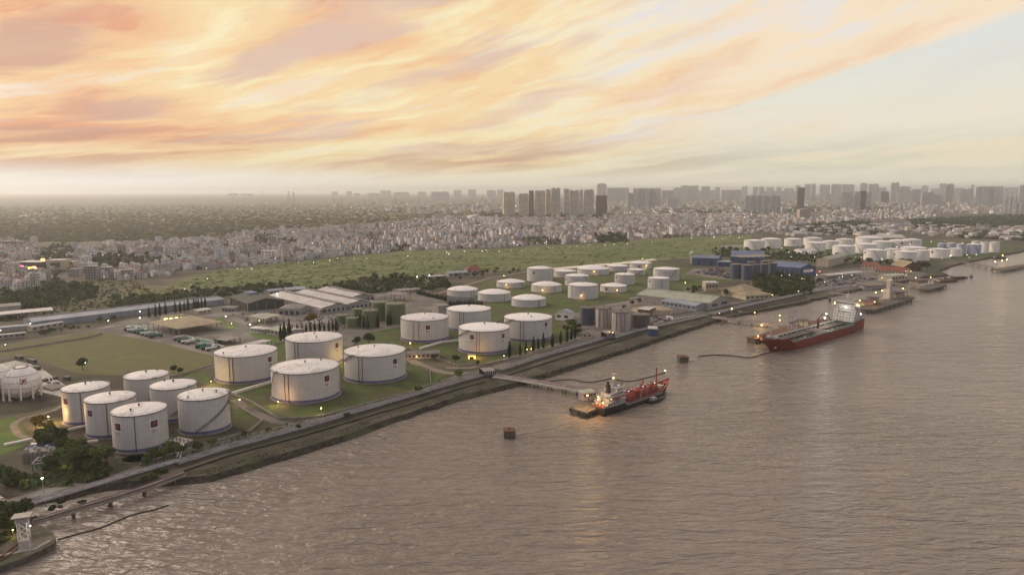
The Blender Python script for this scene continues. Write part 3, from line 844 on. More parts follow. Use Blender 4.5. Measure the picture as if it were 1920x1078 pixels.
MID = [(838.5, 897, 556.5, 546, 'low white tank behind the grey bund wall and the clipped hedge'),
       (896, 958, 566.5, 552.5, 'low white tank between the hedge wall and the tank in the small lawn'),
       (959, 1023.5, 577, 563.5, 'low white tank on its own just behind the tank next to the cypresses'),
       (931, 985, 540.5, 531, 'low white tank with a yellow lamp and a stair, beside the red roofed house'),
       (988, 1036, 529, 505, 'tall white tank with an emblem, at the meadow edge behind the low lit tanks'),
       (996, 1053, 549.5, 537, 'low white tank with the brightest yellow lamp on its front'),
       (1038, 1081, 521, 510, 'low white tank in the gap behind the tall emblem tank at the canal end'),
       (1059, 1104, 537, 519, 'medium white tank with a diagonal stair, standing behind the large round lit tank'),
       (1064.5, 1121, 561.5, 537, 'large tall white tank with a yellow lamp at its foot, front of the middle group'),
       (1082, 1142, 516, 506, 'wide low white tank by the canal with a yellow lamp on its front'),
       (1125, 1175, 549, 538, 'low white tank with an emblem and a yellow lamp, beside the large round lit tank'),
       (1152, 1190, 534.5, 516, 'slim white tank with an emblem, its side lit orange'),
       (1214, 1254.5, 545, 523, 'slim tall white tank with an emblem at the end of the lawn'),
       (1224, 1273.5, 527, 506, 'wide tall white tank behind the slim tank at the end of the lawn'),
       (1138, 1178, 509, 500, 'small low white tank against the bright canal'),
       (1180, 1222, 504.5, 494.5, 'pinkish lit white tank at the far end of the canal'),
       (1176, 1210, 516.5, 507, 'low white tank glowing orange between two lamps')]
mid_sign = {4: (1001, .8), 7: (1061.5, .8), 10: (1137, .8), 11: (1155.5, .85), 12: (1218, .85), 15: (1199, .6)}
mid_stair = {3: (974, 982, 1, .2), 7: (1097, 1103, 1, .1), 13: (1268, 1252, .95, .1), 16: (1205, 1192, .9, .1)}
mid_pipe = {0: (884, 888), 1: (945.5,), 2: (1009, 1012), 4: (), 5: (1041,), 8: (1072.5,), 9: (), 12: (1241,), 10: ()}
for i, (xl, xr, yb, yt, lb) in enumerate(MID):
    sg = ((mid_sign[i][0], mid_sign[i][1], 3.4, None),) if i in mid_sign else ()
    T['m%d' % i] = tank(xl, xr, yb, yt, lb, shell='tank_shell', roof='tank_roof_clean', rise=0.2 if i in (0, 1, 2, 3, 5, 10, 9) else 0.13, seg=44, band=False, rail=(i < 9), pipes=mid_pipe.get(i, ()), stair=mid_stair.get(i), vents=2, signs=sg, group='white tanks of the middle farm', flat=i in (3, 10, 13, 12))

FARG = 'white tanks by the far jetty'
FART = [(1394, 1434, 469, 452, 'white tank at the meadow end of the far farm, a white wall running to it', 'tank_white'),
        (1426, 1465, 466, 449, 'white tank with a diagonal stair overlapped by the one at the meadow end', 'tank_white'),
        (1469.5, 1504, 462.5, 449, 'white tank standing apart with open ground on both sides, far farm', 'tank_white'),
        (1505.5, 1541, 460, 447, 'white tank partly hidden by the diagonal-stair tank over the white shed', 'tank_white'),
        (1508, 1548, 471, 456, 'white tank with a black diagonal stair above the low white shed', 'tank_white'),
        (1541, 1572, 468, 453, 'white tank tucked behind the black-stair tank above the white shed', 'tank_white'),
        (1566, 1601, 462, 449.5, 'low white tank in the rear of the far farm beside the bright sand strip', 'tank_white'),
        (1560, 1603, 478, 462.5, 'white tank with a cream edge, above the cream gabled shed', 'tank_white'),
        (1600, 1645, 476, 459, 'white tank with a bright streak, next to the cream-edged one', 'tank_white'),
        (1603, 1655, 457, 446.5, 'widest white tank in the rear row below the bright sand strip', 'tank_white'),
        (1634, 1673, 466, 454, 'white tank in the third row, behind the bright-streaked one', 'tank_white'),
        (1665, 1707, 466, 452, 'white tank with two emblems in the rear row', 'tank_white'),
        (1690, 1728, 463, 450, 'white tank furthest back on the river side of the far farm', 'tank_white'),
        (1618, 1662, 489, 470, 'white tank with a dark emblem on its cream edge, above the red roofs', 'tank_white'),
        (1657, 1689, 486, 468, 'white tank squeezed between the two emblem tanks of the front row', 'tank_white'),
        (1673, 1719, 491.5, 473, 'white tank with emblem at the very front, above the brick gabled house', 'tank_white'),
        (1712, 1742.5, 489, 470.5, 'greenish white tank at the front beside the bright lamp', 'tank_white'),
        (1687, 1738, 480, 465.5, 'wide low white tank just behind the front emblem tank', 'tank_white'),
        (1739, 1781, 484.5, 468, 'white tank with emblem on the bank side near the blue tanks', 'tank_white'),
        (1777, 1804, 481, 467, 'grey white tank next to the tall pale blue tank', 'tank_white'),
        (1757, 1773.5, 464, 457, 'small pale blue tank, first of the short blue ones', 'tank_paleblue'),
        (1774, 1793, 465, 456, 'small violet blue tank between two other short blue ones', 'tank_paleblue'),
        (1792, 1808.5, 477, 458, 'narrow pale blue tank beside the big patterned blue one', 'tank_paleblue'),
        (1810, 1839.5, 477.5, 459, 'big pale blue tank with a dark swirling stair pattern', 'tank_paleblue'),
        (1821, 1838, 462, 453, 'cream tank behind the big pale blue tank', 'tank_white'),
        (1837, 1854, 475, 455, 'tall narrow grey tank beside the big pale blue tank', 'tank_white'),
        (1853, 1873.5, 473.5, 454.5, 'tall grey tank with a diagonal stair, last of the row by the river', 'tank_white')]
far_sign = {11: (1691, .8), 13: (1622, .85), 15: (1677, .85), 18: (1748, .8), 12: (1708, .8)}
far_stair = {0: (1408, 1420, .9, .05), 1: (1437, 1452, .95, .1), 2: (1484, 1497, .9, .1), 4: (1522, 1536, .9, .05), 7: (1578, 1592, .9, .1), 8: (1607, 1618, .8, .05), 13: (1638, 1650, .9, .1), 26: (1858, 1868, .9, .2), 23: (1828, 1836, .9, .1)}
for i, (xl, xr, yb, yt, lb, sh) in enumerate(FART):
    sg = ((far_sign[i][0], far_sign[i][1], 4.2, None),) if i in far_sign else ()
    T['f%d' % i] = tank(xl, xr, yb, yt, lb, shell=sh, roof='tank_roof_clean', rise=0.12, seg=36, band=False, rail=False, stair=far_stair.get(i), vents=1, signs=sg, group=FARG, flat=i % 3 == 0)

GRG = 'green tanks behind the cypresses'
for xl, xr, yb, yt, lb, ln in [(697, 729, 603, 568, 'tall dull green tank, rear one of the two tallest', .07), (723, 761, 609, 571.5, 'tallest and widest dull green tank, lamp glow at its foot', .08),
                           (680, 709, 616, 583.5, 'dull green tank in front of the two tallest', .08), (661, 684, 600, 580.5, 'short green tank with a slanting stair behind the front ones', .07),
                           (649, 674, 616, 597.5, 'short green tank at the front behind the thin cypresses', .08), (630, 656, 608.5, 592.5, 'low light green tank beside the yellow lit tree', .08)]:
    tank(xl, xr, yb, yt, lb, shell='tank_green', roof='tank_green', rise=ln, seg=36, band=False, rail=True, ring=False, vents=1, group=GRG, name='green_tank', stair=(xl + (xr - xl) * .35, xl + (xr - xl) * .7, .95, .1) if yt in (580.5, 592.5) else None)
SIL = [(1087, 1116, 611, 578.5, 'dark blue corrugated silo with rusty top, first of the shore silos', 'tank_blue'), (1117, 1146.5, 616, 580, 'grey rust-streaked silo between the blue one and the widest pale one', 'tank_rusty'),
       (1147, 1180, 623, 587, 'widest pale rust-streaked silo closest to the river', 'tank_rusty'), (1181, 1219, 617, 592, 'low dark weathered silo behind the small blue hut', 'tank_darkrust')]
for xl, xr, yb, yt, lb, m in SIL:
    tank(xl, xr, yb, yt, lb, shell=m, roof='tank_darkrust', rise=.12, seg=36, band=False, rail=True, vents=2, group='weathered silos by the shore', name='silo', cat='silo', pipes=tuple(xl + (xr - xl) * q for q in (.25, .5, .72)))
BSIL = [(1368, 1389.5, 523, 496, 'dark blue silo at the meadow end of the blue row'), (1389.5, 1410, 526, 497.5, 'dark blue silo with the yellow lamp at its foot'), (1409.5, 1424.5, 524, 496.5, 'dark blue silo in the middle of the row, flaking patches'),
        (1424, 1440, 522.5, 495.5, 'dark blue silo next to last before the long blue warehouse'), (1439, 1456, 521, 494, 'dark blue silo touching the long blue warehouse'), (1400, 1416, 514, 491.5, 'dark blue silo half hidden behind the row'), (1425, 1442, 512, 490, 'dark blue silo at the rear near the beige roof deck')]
for xl, xr, yb, yt, lb in BSIL:
    tank(xl, xr, yb, yt, lb, shell='tank_blue', roof='beige_roof', rise=.06, seg=32, band=False, rail=True, vents=1, group='dark blue silos', name='silo', cat='silo')

# ---------------------------------------------------------------- spherical gas tanks
def sphere_tank(cx, cyp, rpx, ybase, label):
    base = G(cx, ybase)
    fwd = base.y * math.cos(PITCH) + CAM_H * math.sin(PITCH)
    r = rpx / FPX * fwd * 0.96
    c = base + Vector((base.x, base.y, 0)).normalized() * r * 0.55
    zc = top_z((c.x, c.y), cyp)
    t = thing('spherical_tank', label, 'gas tank', (c.x, c.y, 0), 0, 'spherical gas tanks')
    MB().ball((0, 0, zc), r, n=40, m=24).build('ball_shell', M['tank_white'], t, True)
    for k in range(10):
        a = 2 * math.pi * (k + 0.3) / 10
        x, y = r * 0.99 * math.cos(a), r * 0.99 * math.sin(a)
        lg = MB().tube([(x, y, 0), (x, y, zc + 0.6)], 0.55, 10).build('leg', M['white_paint'], t, True)
        MB().lathe([(1.0, 0), (1.0, 0.6), (0.8, 0.9)], 10, (x, y, 0)).build('footing', M['concrete'], lg)
        b = 2 * math.pi * (k + 1.3) / 10
        MB().tube([(x, y, 1.0), (r * math.cos(b) * .99, r * math.sin(b) * .99, zc - 3)], 0.12, 4).build('brace', M['steel'], t)
    for q in (0.55, 0.18, -0.18, -0.5):
        rr = r * math.sqrt(1 - q * q) + 0.25
        MB().tube([(rr * math.cos(2 * math.pi * i / 40), rr * math.sin(2 * math.pi * i / 40), zc + r * q) for i in range(41)], 0.13, 5).build('ring_pipe', M['steel'], t)
    mb = MB().lathe([(r * 0.4, zc + r * .93), (r * 0.4, zc + r * .95)], 20)
    for i in range(20):
        a = 2 * math.pi * i / 20
        mb.tube([(r * .4 * math.cos(a), r * .4 * math.sin(a), zc + r * .94), (r * .4 * math.cos(a), r * .4 * math.sin(a), zc + r * .94 + 1.1)], .06, 4)
    mb.tube([(r * .4 * math.cos(2 * math.pi * i / 20), r * .4 * math.sin(2 * math.pi * i / 20), zc + r * .94 + 1.1) for i in range(21)], .07, 4)
    mb.build('top_platform', M['rust'], t)
    to = math.atan2(-c.y, -c.x)
    a1 = to - R(62)
    arc = [((r + .9) * math.cos(R(k)) * math.cos(a1), (r + .9) * math.cos(R(k)) * math.sin(a1), zc + (r + .9) * math.sin(R(k))) for k in range(-10, 75, 6)]
    MB().tube([(arc[0][0], arc[0][1], 0)] + arc, 0.55, 6).build('stairway', M['white_paint'], t)
    a2 = to + R(4)
    mb = MB(); s = 3.4
    tilt = R(18)
    def pt(u, w, off): # on the ball near latitude 18 degrees
        la = R(14) + w / r; lo = a2 + u / (r * math.cos(la))
        return ((r + off) * math.cos(la) * math.cos(lo), (r + off) * math.cos(la) * math.sin(lo), zc + (r + off) * math.sin(la))
    mb.add([pt(-s / 2, -s / 2, .12), pt(s / 2, -s / 2, .12), pt(s / 2, s / 2, .12), pt(-s / 2, s / 2, .12)], [(0, 1, 2, 3)])
    e = mb.build('emblem_panel', M['navy'], t)
    mb = MB().add([pt(s * .05 + s * .28 * math.cos(2 * math.pi * i / 12), s * .1 + s * .28 * math.sin(2 * math.pi * i / 12), .2) for i in range(12)], [tuple(range(12))])
    mb.add([pt(-s * .26, -s * .4, .19), pt(-s * .1, -s * .4, .19), pt(-s * .1, s * .1, .19), pt(-s * .26, s * .1, .19)], [(0, 1, 2, 3)])
    mb.build('emblem_mark', M['emblem_red'], e)
    return c, r
sphere_tank(44, 716.5, 32.5, 748, 'white spherical gas tank with an emblem, on ten legs beside the concrete pad')
sphere_tank(-9, 711.5, 32.5, 742, 'white spherical gas tank cut off by the picture edge, behind the emblem one')
# ================================================================ BUILDINGS OF THE DEPOT AND PORT
def frame(A, B, depth):
    """unit axes of a footprint with front edge A-B, and its depth direction away from the viewer"""
    u = Vector((B.x - A.x, B.y - A.y, 0)); L = u.length; u.normalize()
    w = Vector((-u.y, u.x, 0))
    if w.dot(Vector(((A.x + B.x) / 2, (A.y + B.y) / 2, 0))) < 0: w = -w
    return u, w, L
def shed(name, label, cat, A, B, depth, h, rise, wall, roof, along=True, group=None, over=0.5, openings=0, open_side=False, hip=False, ridge_off=0.0, ridge_cap=None, doors=0, panels=0, win='dark_wall'):
    """gabled (or hipped) building: front edge from ground point A to B, local x along it and y away from the viewer"""
    u, w, L = frame(A, B, depth)
    rz = math.atan2(u.y, u.x)
    t = thing(name, label, cat, (A.x, A.y, 0), rz, group)
    sgn = 1 if (Matrix.Rotation(-rz, 3, 'Z') @ w).y > 0 else -1
    Dp = depth * sgn
    y0, y1 = min(0, Dp), max(0, Dp)
    mid = (y0 + y1) / 2
    def fix(m): return m
    if open_side:
        n = max(2, int(L / 9))
        for i in range(n + 1):
            for yy in (y0, y1):
                MB().box(L * i / n - .25, L * i / n + .25, yy - .25, yy + .25, 0, h).build('post', M[wall], t)
    else:
        mb = MB()
        v = [(0, y0, 0), (L, y0, 0), (L, y1, 0), (0, y1, 0), (0, y0, h), (L, y0, h), (L, y1, h), (0, y1, h)]
        f = [(0, 1, 5, 4), (2, 3, 7, 6), (1, 2, 6, 5), (3, 0, 4, 7)]
        if rise and not hip:
            if along:
                v += [(0, mid, h + rise), (L, mid, h + rise)]
                f += [(7, 4, 8), (5, 6, 9)]
            else:
                v += [(L / 2, y0, h + rise), (L / 2, y1, h + rise)]
                f += [(4, 5, 8), (6, 7, 9)]
        mb.add(v, f).build('wall', M[wall], t)
    o = over; th = 0.25
    def slab(p):
        n = (Vector(p[1]) - Vector(p[0])).cross(Vector(p[2]) - Vector(p[0])).normalized()
        if n.z < 0: n = -n
        q = [Vector(a) + n * th for a in p]
        k = len(p)
        MB().add([tuple(a) for a in p] + [tuple(a) for a in q], [tuple(range(k, 2 * k)), tuple(reversed(range(k)))] + [(i, (i + 1) % k, k + (i + 1) % k, k + i) for i in range(k)]).build('roof', M[roof], t)
    hz = h + 0.02
    if hip:
        if L >= y1 - y0:
            r = (y1 - y0) / 2 * 0.9
            R0, R1 = (r, mid, hz + rise), (L - r, mid, hz + rise)
            slab([(-o, y0 - o, hz), (L + o, y0 - o, hz), R1, R0]); slab([(L + o, y1 + o, hz), (-o, y1 + o, hz), R0, R1])
            slab([(-o, y1 + o, hz), (-o, y0 - o, hz), R0]); slab([(L + o, y0 - o, hz), (L + o, y1 + o, hz), R1])
        else:
            r = L / 2 * 0.9
            R0, R1 = (L / 2, y0 + r, hz + rise), (L / 2, y1 - r, hz + rise)
            slab([(-o, y1 + o, hz), (-o, y0 - o, hz), R0, R1]); slab([(L + o, y0 - o, hz), (L + o, y1 + o, hz), R1, R0])
            slab([(-o, y0 - o, hz), (L + o, y0 - o, hz), R0]); slab([(L + o, y1 + o, hz), (-o, y1 + o, hz), R1])
    elif not rise:
        slab([(-o, y0 - o, hz), (L + o, y0 - o, hz), (L + o, y1 + o, hz), (-o, y1 + o, hz)])
    elif along:
        e = rise / ((y1 - y0) / 2) * o
        slab([(-o, y0 - o, hz - e), (L + o, y0 - o, hz - e), (L + o, mid, hz + rise), (-o, mid, hz + rise)])
        slab([(L + o, y1 + o, hz - e), (-o, y1 + o, hz - e), (-o, mid, hz + rise), (L + o, mid, hz + rise)])
        if ridge_cap: MB().box(-o, L + o, mid - 0.9, mid + 0.9, hz + rise + .1, hz + rise + .9).build('ridge_vent', M[ridge_cap], t)
    else:
        e = rise / (L / 2) * o
        slab([(-o, y1 + o, hz - e), (-o, y0 - o, hz - e), (L / 2, y0 - o, hz + rise), (L / 2, y1 + o, hz + rise)])
        slab([(L + o, y0 - o, hz - e), (L + o, y1 + o, hz - e), (L / 2, y1 + o, hz + rise), (L / 2, y0 - o, hz + rise)])
        if ridge_cap: MB().box(L / 2 - 0.9, L / 2 + 0.9, y0 - o, y1 + o, hz + rise + .1, hz + rise + .9).build('ridge_vent', M[ridge_cap], t)
    front = 0.0
    fd = -0.06 if sgn > 0 else 0.06
    for i in range(openings):
        x = L * (i + 0.5) / openings
        MB().box(x - L / openings * .28, x + L / openings * .28, min(fd, 0) + (0 if fd < 0 else 0), max(fd, 0), h * .42, h * .78).build('window', M[win], t)
    for i in range(doors):
        x = L * (i + 0.5) / doors
        MB().box(x - min(2.2, L / doors * .3), x + min(2.2, L / doors * .3), min(fd, 0), max(fd, 0), 0.02, h * .66).build('door', M['dark_wall'], t)
    if panels:
        for i in range(panels + 1):
            x = L * i / panels
            MB().box(x - .22, x + .22, min(2.2 * fd, 0), max(2.2 * fd, 0), 0, h - .05).build('pilaster', M['grey_wall'], t)
    return t
g2 = lambda a, b: (G(*a), G(*b))

A, B = G(62, 615), G(420, 570.5)
shed('long_warehouse', 'very long blue-grey warehouse with an unbroken roof behind the olive pasture', 'warehouse', A, B, 30, 5.8, 2.2, 'bluegrey_roof', 'bluegrey_roof', panels=28, ridge_cap='grey_roof')
A, B = G(60, 622), G(120, 612)
shed('annex', 'low lean-to with a pale roof at the near end of the very long warehouse', 'building', A, B, 8, 4.2, 0.6, 'cream_wall', 'bluegrey_roof', openings=5)
A, B = G(-60, 607), G(100, 592)
shed('open_shed', 'open sided shed with a bright white roof at the picture edge', 'shed', A, B, 22, 6, 1.2, 'grey_wall', 'pale_roof', open_side=True)
A, B = G(-50, 598), G(40, 590)
shed('small_shed', 'purplish roofed shed rising behind the bright white roof', 'shed', A, B, 20, 10, 1.8, 'grey_wall', 'grey_roof')
A, B = G(-60, 643), G(48, 632)
shed('market_stall', 'long narrow canopy with dark openings along the road', 'canopy', A, B, 5, 4, 0.4, 'grey_wall', 'pale_roof', openings=10)
A, B = G(-80, 630), G(56, 618)
shed('depot_wall_building', 'low green-grey building between the two pale canopies', 'building', A, B, 9, 4.0, 0.8, 'grey_wall', 'bluegrey_roof')
# dark green hangar
A, B = G(465, 584), G(533, 577)
t = shed('green_hangar', 'dark green hangar with pale pillars and a blue ridge', 'hangar', A, B, 62, 8.5, 4.2, 'dark_wall', 'green_roof', along=False, panels=4, over=1.0)
A2 = G(420, 573.5)
u, w, L = frame(A, B, 62)
for i in range(7):
    MB().box(-.5, 0.12, (i / 6) * 60, (i / 6) * 60 + .6, 0, 8.3).build('pilaster', M['grey_wall'], t)
MB().box(L / 2 - 5, L / 2 + 5, 40, 60, 12.2, 14.2).build('ridge_vent', M['blue_roof'], t)
# three long grey sheds, their ridges running towards the viewer
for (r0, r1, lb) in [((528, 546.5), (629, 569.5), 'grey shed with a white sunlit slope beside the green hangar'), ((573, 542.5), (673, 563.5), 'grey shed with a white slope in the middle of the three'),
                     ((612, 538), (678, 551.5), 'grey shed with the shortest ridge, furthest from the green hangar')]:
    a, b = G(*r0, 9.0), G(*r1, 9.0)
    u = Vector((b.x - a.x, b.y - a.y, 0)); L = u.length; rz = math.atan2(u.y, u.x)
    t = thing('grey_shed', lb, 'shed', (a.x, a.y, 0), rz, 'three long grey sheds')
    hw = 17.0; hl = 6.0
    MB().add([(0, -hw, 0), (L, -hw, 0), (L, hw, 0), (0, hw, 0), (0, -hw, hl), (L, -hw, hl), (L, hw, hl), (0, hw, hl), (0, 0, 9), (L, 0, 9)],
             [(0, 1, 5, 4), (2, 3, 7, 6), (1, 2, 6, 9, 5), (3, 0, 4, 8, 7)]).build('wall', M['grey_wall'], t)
    for s, m in ((-1, 'pale_roof'), (1, 'grey_roof')):  # light put into the colour: sunlit slope pale, shaded slope grey
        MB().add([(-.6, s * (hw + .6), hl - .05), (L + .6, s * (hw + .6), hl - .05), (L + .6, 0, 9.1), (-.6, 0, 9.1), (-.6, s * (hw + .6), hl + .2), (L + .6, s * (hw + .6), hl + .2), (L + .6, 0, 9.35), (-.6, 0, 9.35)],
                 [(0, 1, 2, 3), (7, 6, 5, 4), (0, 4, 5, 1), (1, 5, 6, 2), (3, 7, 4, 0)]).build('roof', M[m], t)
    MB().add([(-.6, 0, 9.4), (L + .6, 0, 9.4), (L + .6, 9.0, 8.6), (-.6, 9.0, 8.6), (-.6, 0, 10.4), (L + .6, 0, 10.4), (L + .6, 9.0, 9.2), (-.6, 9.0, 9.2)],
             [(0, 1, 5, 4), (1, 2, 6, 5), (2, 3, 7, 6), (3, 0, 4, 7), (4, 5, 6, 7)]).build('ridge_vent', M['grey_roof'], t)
    for i in range(6):
        MB().box(L + .02, L + .1, -hw + 3 + i * 5.4, -hw + 5.6 + i * 5.4, 1, 4).build('window', M['glass'], t)
# tan loading canopy
A, B = G(279, 618), G(336, 631)
t = shed('loading_canopy', 'wide tan hipped canopy on posts over the truck loading yard', 'canopy', A, B, 42, 7, 2.4, 'grey_wall', 'beige_roof', open_side=True, hip=True, over=1.5)
A, B = G(306, 604), G(346, 600)
shed('lit_building', 'small building lit bright yellow behind the tan canopy', 'building', A, B, 12, 4.5, 1.0, 'cream_wall', 'beige_roof', openings=4, win='lamp_yellow')
A, B = G(467, 604), G(497, 609)
shed('filling_canopy', 'green-grey roof canopy over lit bays, beside the lamp and hangar', 'canopy', A, B, 22, 6, 1.0, 'grey_wall', 'pale_green_roof', open_side=True)
A, B = G(500, 627), G(537, 634)
shed('filling_canopy', 'green-grey roofed block in front of the cypress hedge', 'canopy', A, B, 20, 5, 0.9, 'grey_wall', 'pale_green_roof', openings=5)
A, B = G(470, 623), G(496, 626)
shed('white_cabin', 'round cornered white cabin beside the bright lamp in the yard', 'cabin', A, B, 9, 4, 0.4, 'grey_wall', 'pale_roof', openings=4)
A, B = G(522, 590), G(563, 590)
shed('hipped_hall', 'brownish hipped roof hall between the green hangar and grey sheds', 'hall', A, B, 26, 6, 3.2, 'grey_wall', 'grey_roof', hip=True, doors=4)
A, B = G(416, 583), G(440, 584)
shed('gate_house', 'flat brown roofed gate house at the corner of the green hangar', 'gate house', A, B, 12, 3.6, .3, 'grey_wall', 'grey_roof', doors=4)
A, B = G(372, 590), G(396, 586)
shed('red_roof_house', 'low reddish roofed building beside the cypress avenue', 'building', A, B, 14, 3.6, 1.0, 'cream_wall', 'pale_roof', openings=3)
A, B = G(600, 589), G(700, 572)
shed('pipe_shelter', 'long narrow pale canopy in front of the grey sheds', 'canopy', A, B, 6, 4.5, 0.3, 'grey_wall', 'pale_roof', openings=9)
A, B = G(536, 551), G(573, 549)
shed('workshop', 'blue-grey roofed workshop at the meadow edge behind the grey sheds', 'workshop', A, B, 22, 5, 1.8, 'grey_wall', 'bluegrey_roof', doors=4)
A, B = G(505, 552), G(532, 549)
shed('workshop', 'small workshop with an orange lamp, at the meadow edge', 'workshop', A, B, 14, 4, 1.4, 'grey_wall', 'bluegrey_roof', doors=3)
A, B = G(722, 565), G(758, 566)
shed('black_canopy', 'dark flat canopy on black posts behind the tall green tanks', 'canopy', A, B, 22, 8, 1.0, 'dark_steel', 'grey_roof', open_side=True)
A, B = G(750, 552), G(790, 548)
shed('low_building', 'flat grey building in the trees behind the black canopy', 'building', A, B, 20, 4, .3, 'grey_wall', 'grey_roof', openings=5)
A, B = G(842, 519), G(876, 517)
shed('grey_house', 'grey gabled shed among trees beside the red roofed house', 'house', A, B, 20, 5, 2.0, 'grey_wall', 'bluegrey_roof', openings=4)
A, B = G(876, 514.5), G(905, 513.5)
shed('red_roof_house', 'house with a bright red hipped roof at the meadow edge', 'house', A, B, 20, 6.5, 6, 'cream_wall', 'red_roof', hip=True, openings=3)
A, B = G(808, 524), G(833, 522)
shed('low_building', 'long thin pale roof by the two bright white lamps', 'building', A, B, 12, 4, .6, 'grey_wall', 'pale_roof', openings=4)
A, B = G(760, 606), G(795, 603)
shed('low_building', 'brown grey block building behind tank D04', 'building', A, B, 14, 6, .3, 'grey_wall', 'grey_roof', openings=4)
A, B = G(822, 590), G(842, 588)
shed('grey_block', 'plain grey concrete block under the hedge, beside tank without a number', 'building', A, B, 16, 9, .2, 'grey_wall', 'grey_roof')
A, B = G(838, 572), G(893, 572)
w_ = shed('bund_wall', 'tall plain grey wall behind the clipped hedge under a white tank', 'wall', A, B, 2.0, 9.5, 0, 'grey_wall', 'grey_wall', over=0.02)
A, B = G(1041, 600), G(1068, 602)
shed('white_house', 'white gabled house between the tank farm and the silos', 'house', A, B, 14, 7, 3, 'white_paint', 'bluegrey_roof', along=False, openings=2)
A, B = G(1093, 634), G(1109, 635)
shed('pump_hut', 'small cream hut with a grey roof in front of the blue silo', 'hut', A, B, 6, 4, 2.0, 'cream_wall', 'grey_roof', along=False, openings=2)
A, B = G(1216, 630), G(1232, 630.5)
shed('blue_hut', 'deep blue box hut with a white flat roof on the bank', 'hut', A, B, 13, 6.5, .25, 'blue_wall', 'pale_roof')
A, B = G(764, 674), G(824, 672)
shed('pump_house', 'low pump house with a purplish roof and yellow lamp beside tank D03', 'building', A, B, 10, 4.2, 1.3, 'cream_wall', 'grey_roof', openings=7)
A, B = G(878, 673), G(891, 673)
M['kiosk_glow'] = mat('kiosk_glow', (0.8, 0.5, 0.1), emit=(1.0, 0.56, 0.12, 3.0))
shed('kiosk', 'small kiosk glowing orange at the foot of tank D05', 'kiosk', A, B, 4, 2.9, .3, 'kiosk_glow', 'beige_roof', doors=1)
# green-white sheds and beige roofs near the red tanker's jetty
A, B = G(1253, 580), G(1331, 582)
A, B = G(1330, 582), G(1367, 573)
t = shed('twin_warehouse', 'large pale green warehouse with a white gable, beside the shore road', 'warehouse', A, B, 95, 8, 5, 'grey_wall', 'pale_green_roof', along=False, openings=2, ridge_cap='pale_green_roof')
A, B = G(1240, 574), G(1304, 584)
shed('blue_shed', 'blue-grey walled shed in front of the pale green warehouse', 'shed', A, B, 22, 6, 2, 'bluegrey_roof', 'bluegrey_roof', openings=8)
A, B = G(1352, 555), G(1400, 560)
shed('beige_hall', 'big hipped beige roof with a high ridge, among the shore trees', 'hall', A, B, 45, 6, 8, 'cream_wall', 'beige_roof', hip=True)
A, B = G(1398, 563), G(1450, 560)
shed('beige_hall', 'long low beige roofed hall at the bend of the shore road', 'hall', A, B, 26, 5, 3.5, 'cream_wall', 'beige_roof', hip=True, openings=6)
A, B = G(1323, 546), G(1346, 546)
shed('concrete_tower', 'square concrete block on pillars with a white roof slab, by the lawn', 'tower', A, B, 18, 11, .3, 'cream_wall', 'pale_roof', openings=4)
A, B = G(1196, 592), G(1216, 594)
shed('orange_stack_shed', 'pale flat roof over orange drums behind the dark silo', 'shed', A, B, 20, 7, .4, 'rust', 'pale_roof', openings=4)
A, B = G(1262, 600), G(1305, 592)
shed('brick_row', 'long low white wall building with a dark roof beside the bank', 'building', A, B, 9, 4, .5, 'white_paint', 'dark_wall', openings=9)
A, B = G(1214, 592), G(1262, 588)
shed('sand_bay', 'big beige flat roofed bay between the silos and the blue shed', 'shed', A, B, 30, 4, .8, 'cream_wall', 'beige_roof')
# blue works
A, B = G(1454, 514.5), G(1500, 518.5)
t = shed('blue_warehouse', 'long deep blue warehouse with a pale blue roof, joined to the dark silos', 'warehouse', G(1453, 514.5), G(1499, 518.5), 40, 13, 4, 'blue_wall', 'blue_roof', doors=5)
A, B = G(1499, 518.5), G(1529, 516)
shed('blue_gable_hall', 'deep blue gabled hall at the end of the long warehouse, white door', 'warehouse', A, B, 60, 13, 5, 'blue_wall', 'blue_roof', along=False, openings=1, win='white_paint')
A, B = G(1298, 497), G(1346, 499)
shed('blue_warehouse', 'detached blue warehouse beside the white water tower at the meadow edge', 'warehouse', A, B, 50, 13, 3, 'blue_wall', 'blue_roof', doors=2)
A, B = G(1370, 494), G(1432, 496)
shed('blue_warehouse', 'blue warehouse with a steep bright blue roof behind the dark silos', 'warehouse', A, B, 70, 12, 9, 'blue_wall', 'blue_roof')
A, B = G(1346, 500), G(1372, 500)
shed('blue_annex', 'low pale blue shed between the two blue warehouses', 'shed', A, B, 30, 8, 1, 'blue_wall', 'bluegrey_roof')
A, B = G(1389, 509), G(1446, 506)
shed('silo_deck', 'flat beige roof deck spanning the tops of the dark blue silos', 'deck', A, B, 26, 23, .6, 'dark_steel', 'beige_roof', open_side=True)
t = thing('water_tower', 'white mushroom water tower beside the detached blue warehouse', 'water tower', tuple(G(1296, 494)), 0)
MB().lathe([(1.3, 0), (1.1, 11), (1.1, 15)], 14).build('shaft', M['white_paint'], t, True)
MB().lathe([(1.3, 15), (3.4, 17.2), (3.6, 20.2), (.6, 21.8)], 18).build('bowl', M['white_paint'], t, True)
A, B = G(1530, 500), G(1553, 501.5)
shed('cream_shed', 'cream gabled shed with a pale long roof below the far white tanks', 'shed', A, B, 110, 13, 4, 'cream_wall', 'pale_green_roof', along=False)
A, B = G(1553, 523), G(1618, 516)
shed('quay_canopy', 'long bright white roof canopy in the port yard', 'canopy', A, B, 14, 5, .6, 'grey_wall', 'pale_roof', open_side=True)
A, B = G(1640, 513), G(1698, 517)
shed('red_roof_building', 'long building with a rusty red roof in the port', 'building', A, B, 34, 6, 5, 'cream_wall', 'red_roof', openings=9)
A, B = G(1614, 503), G(1642, 505)
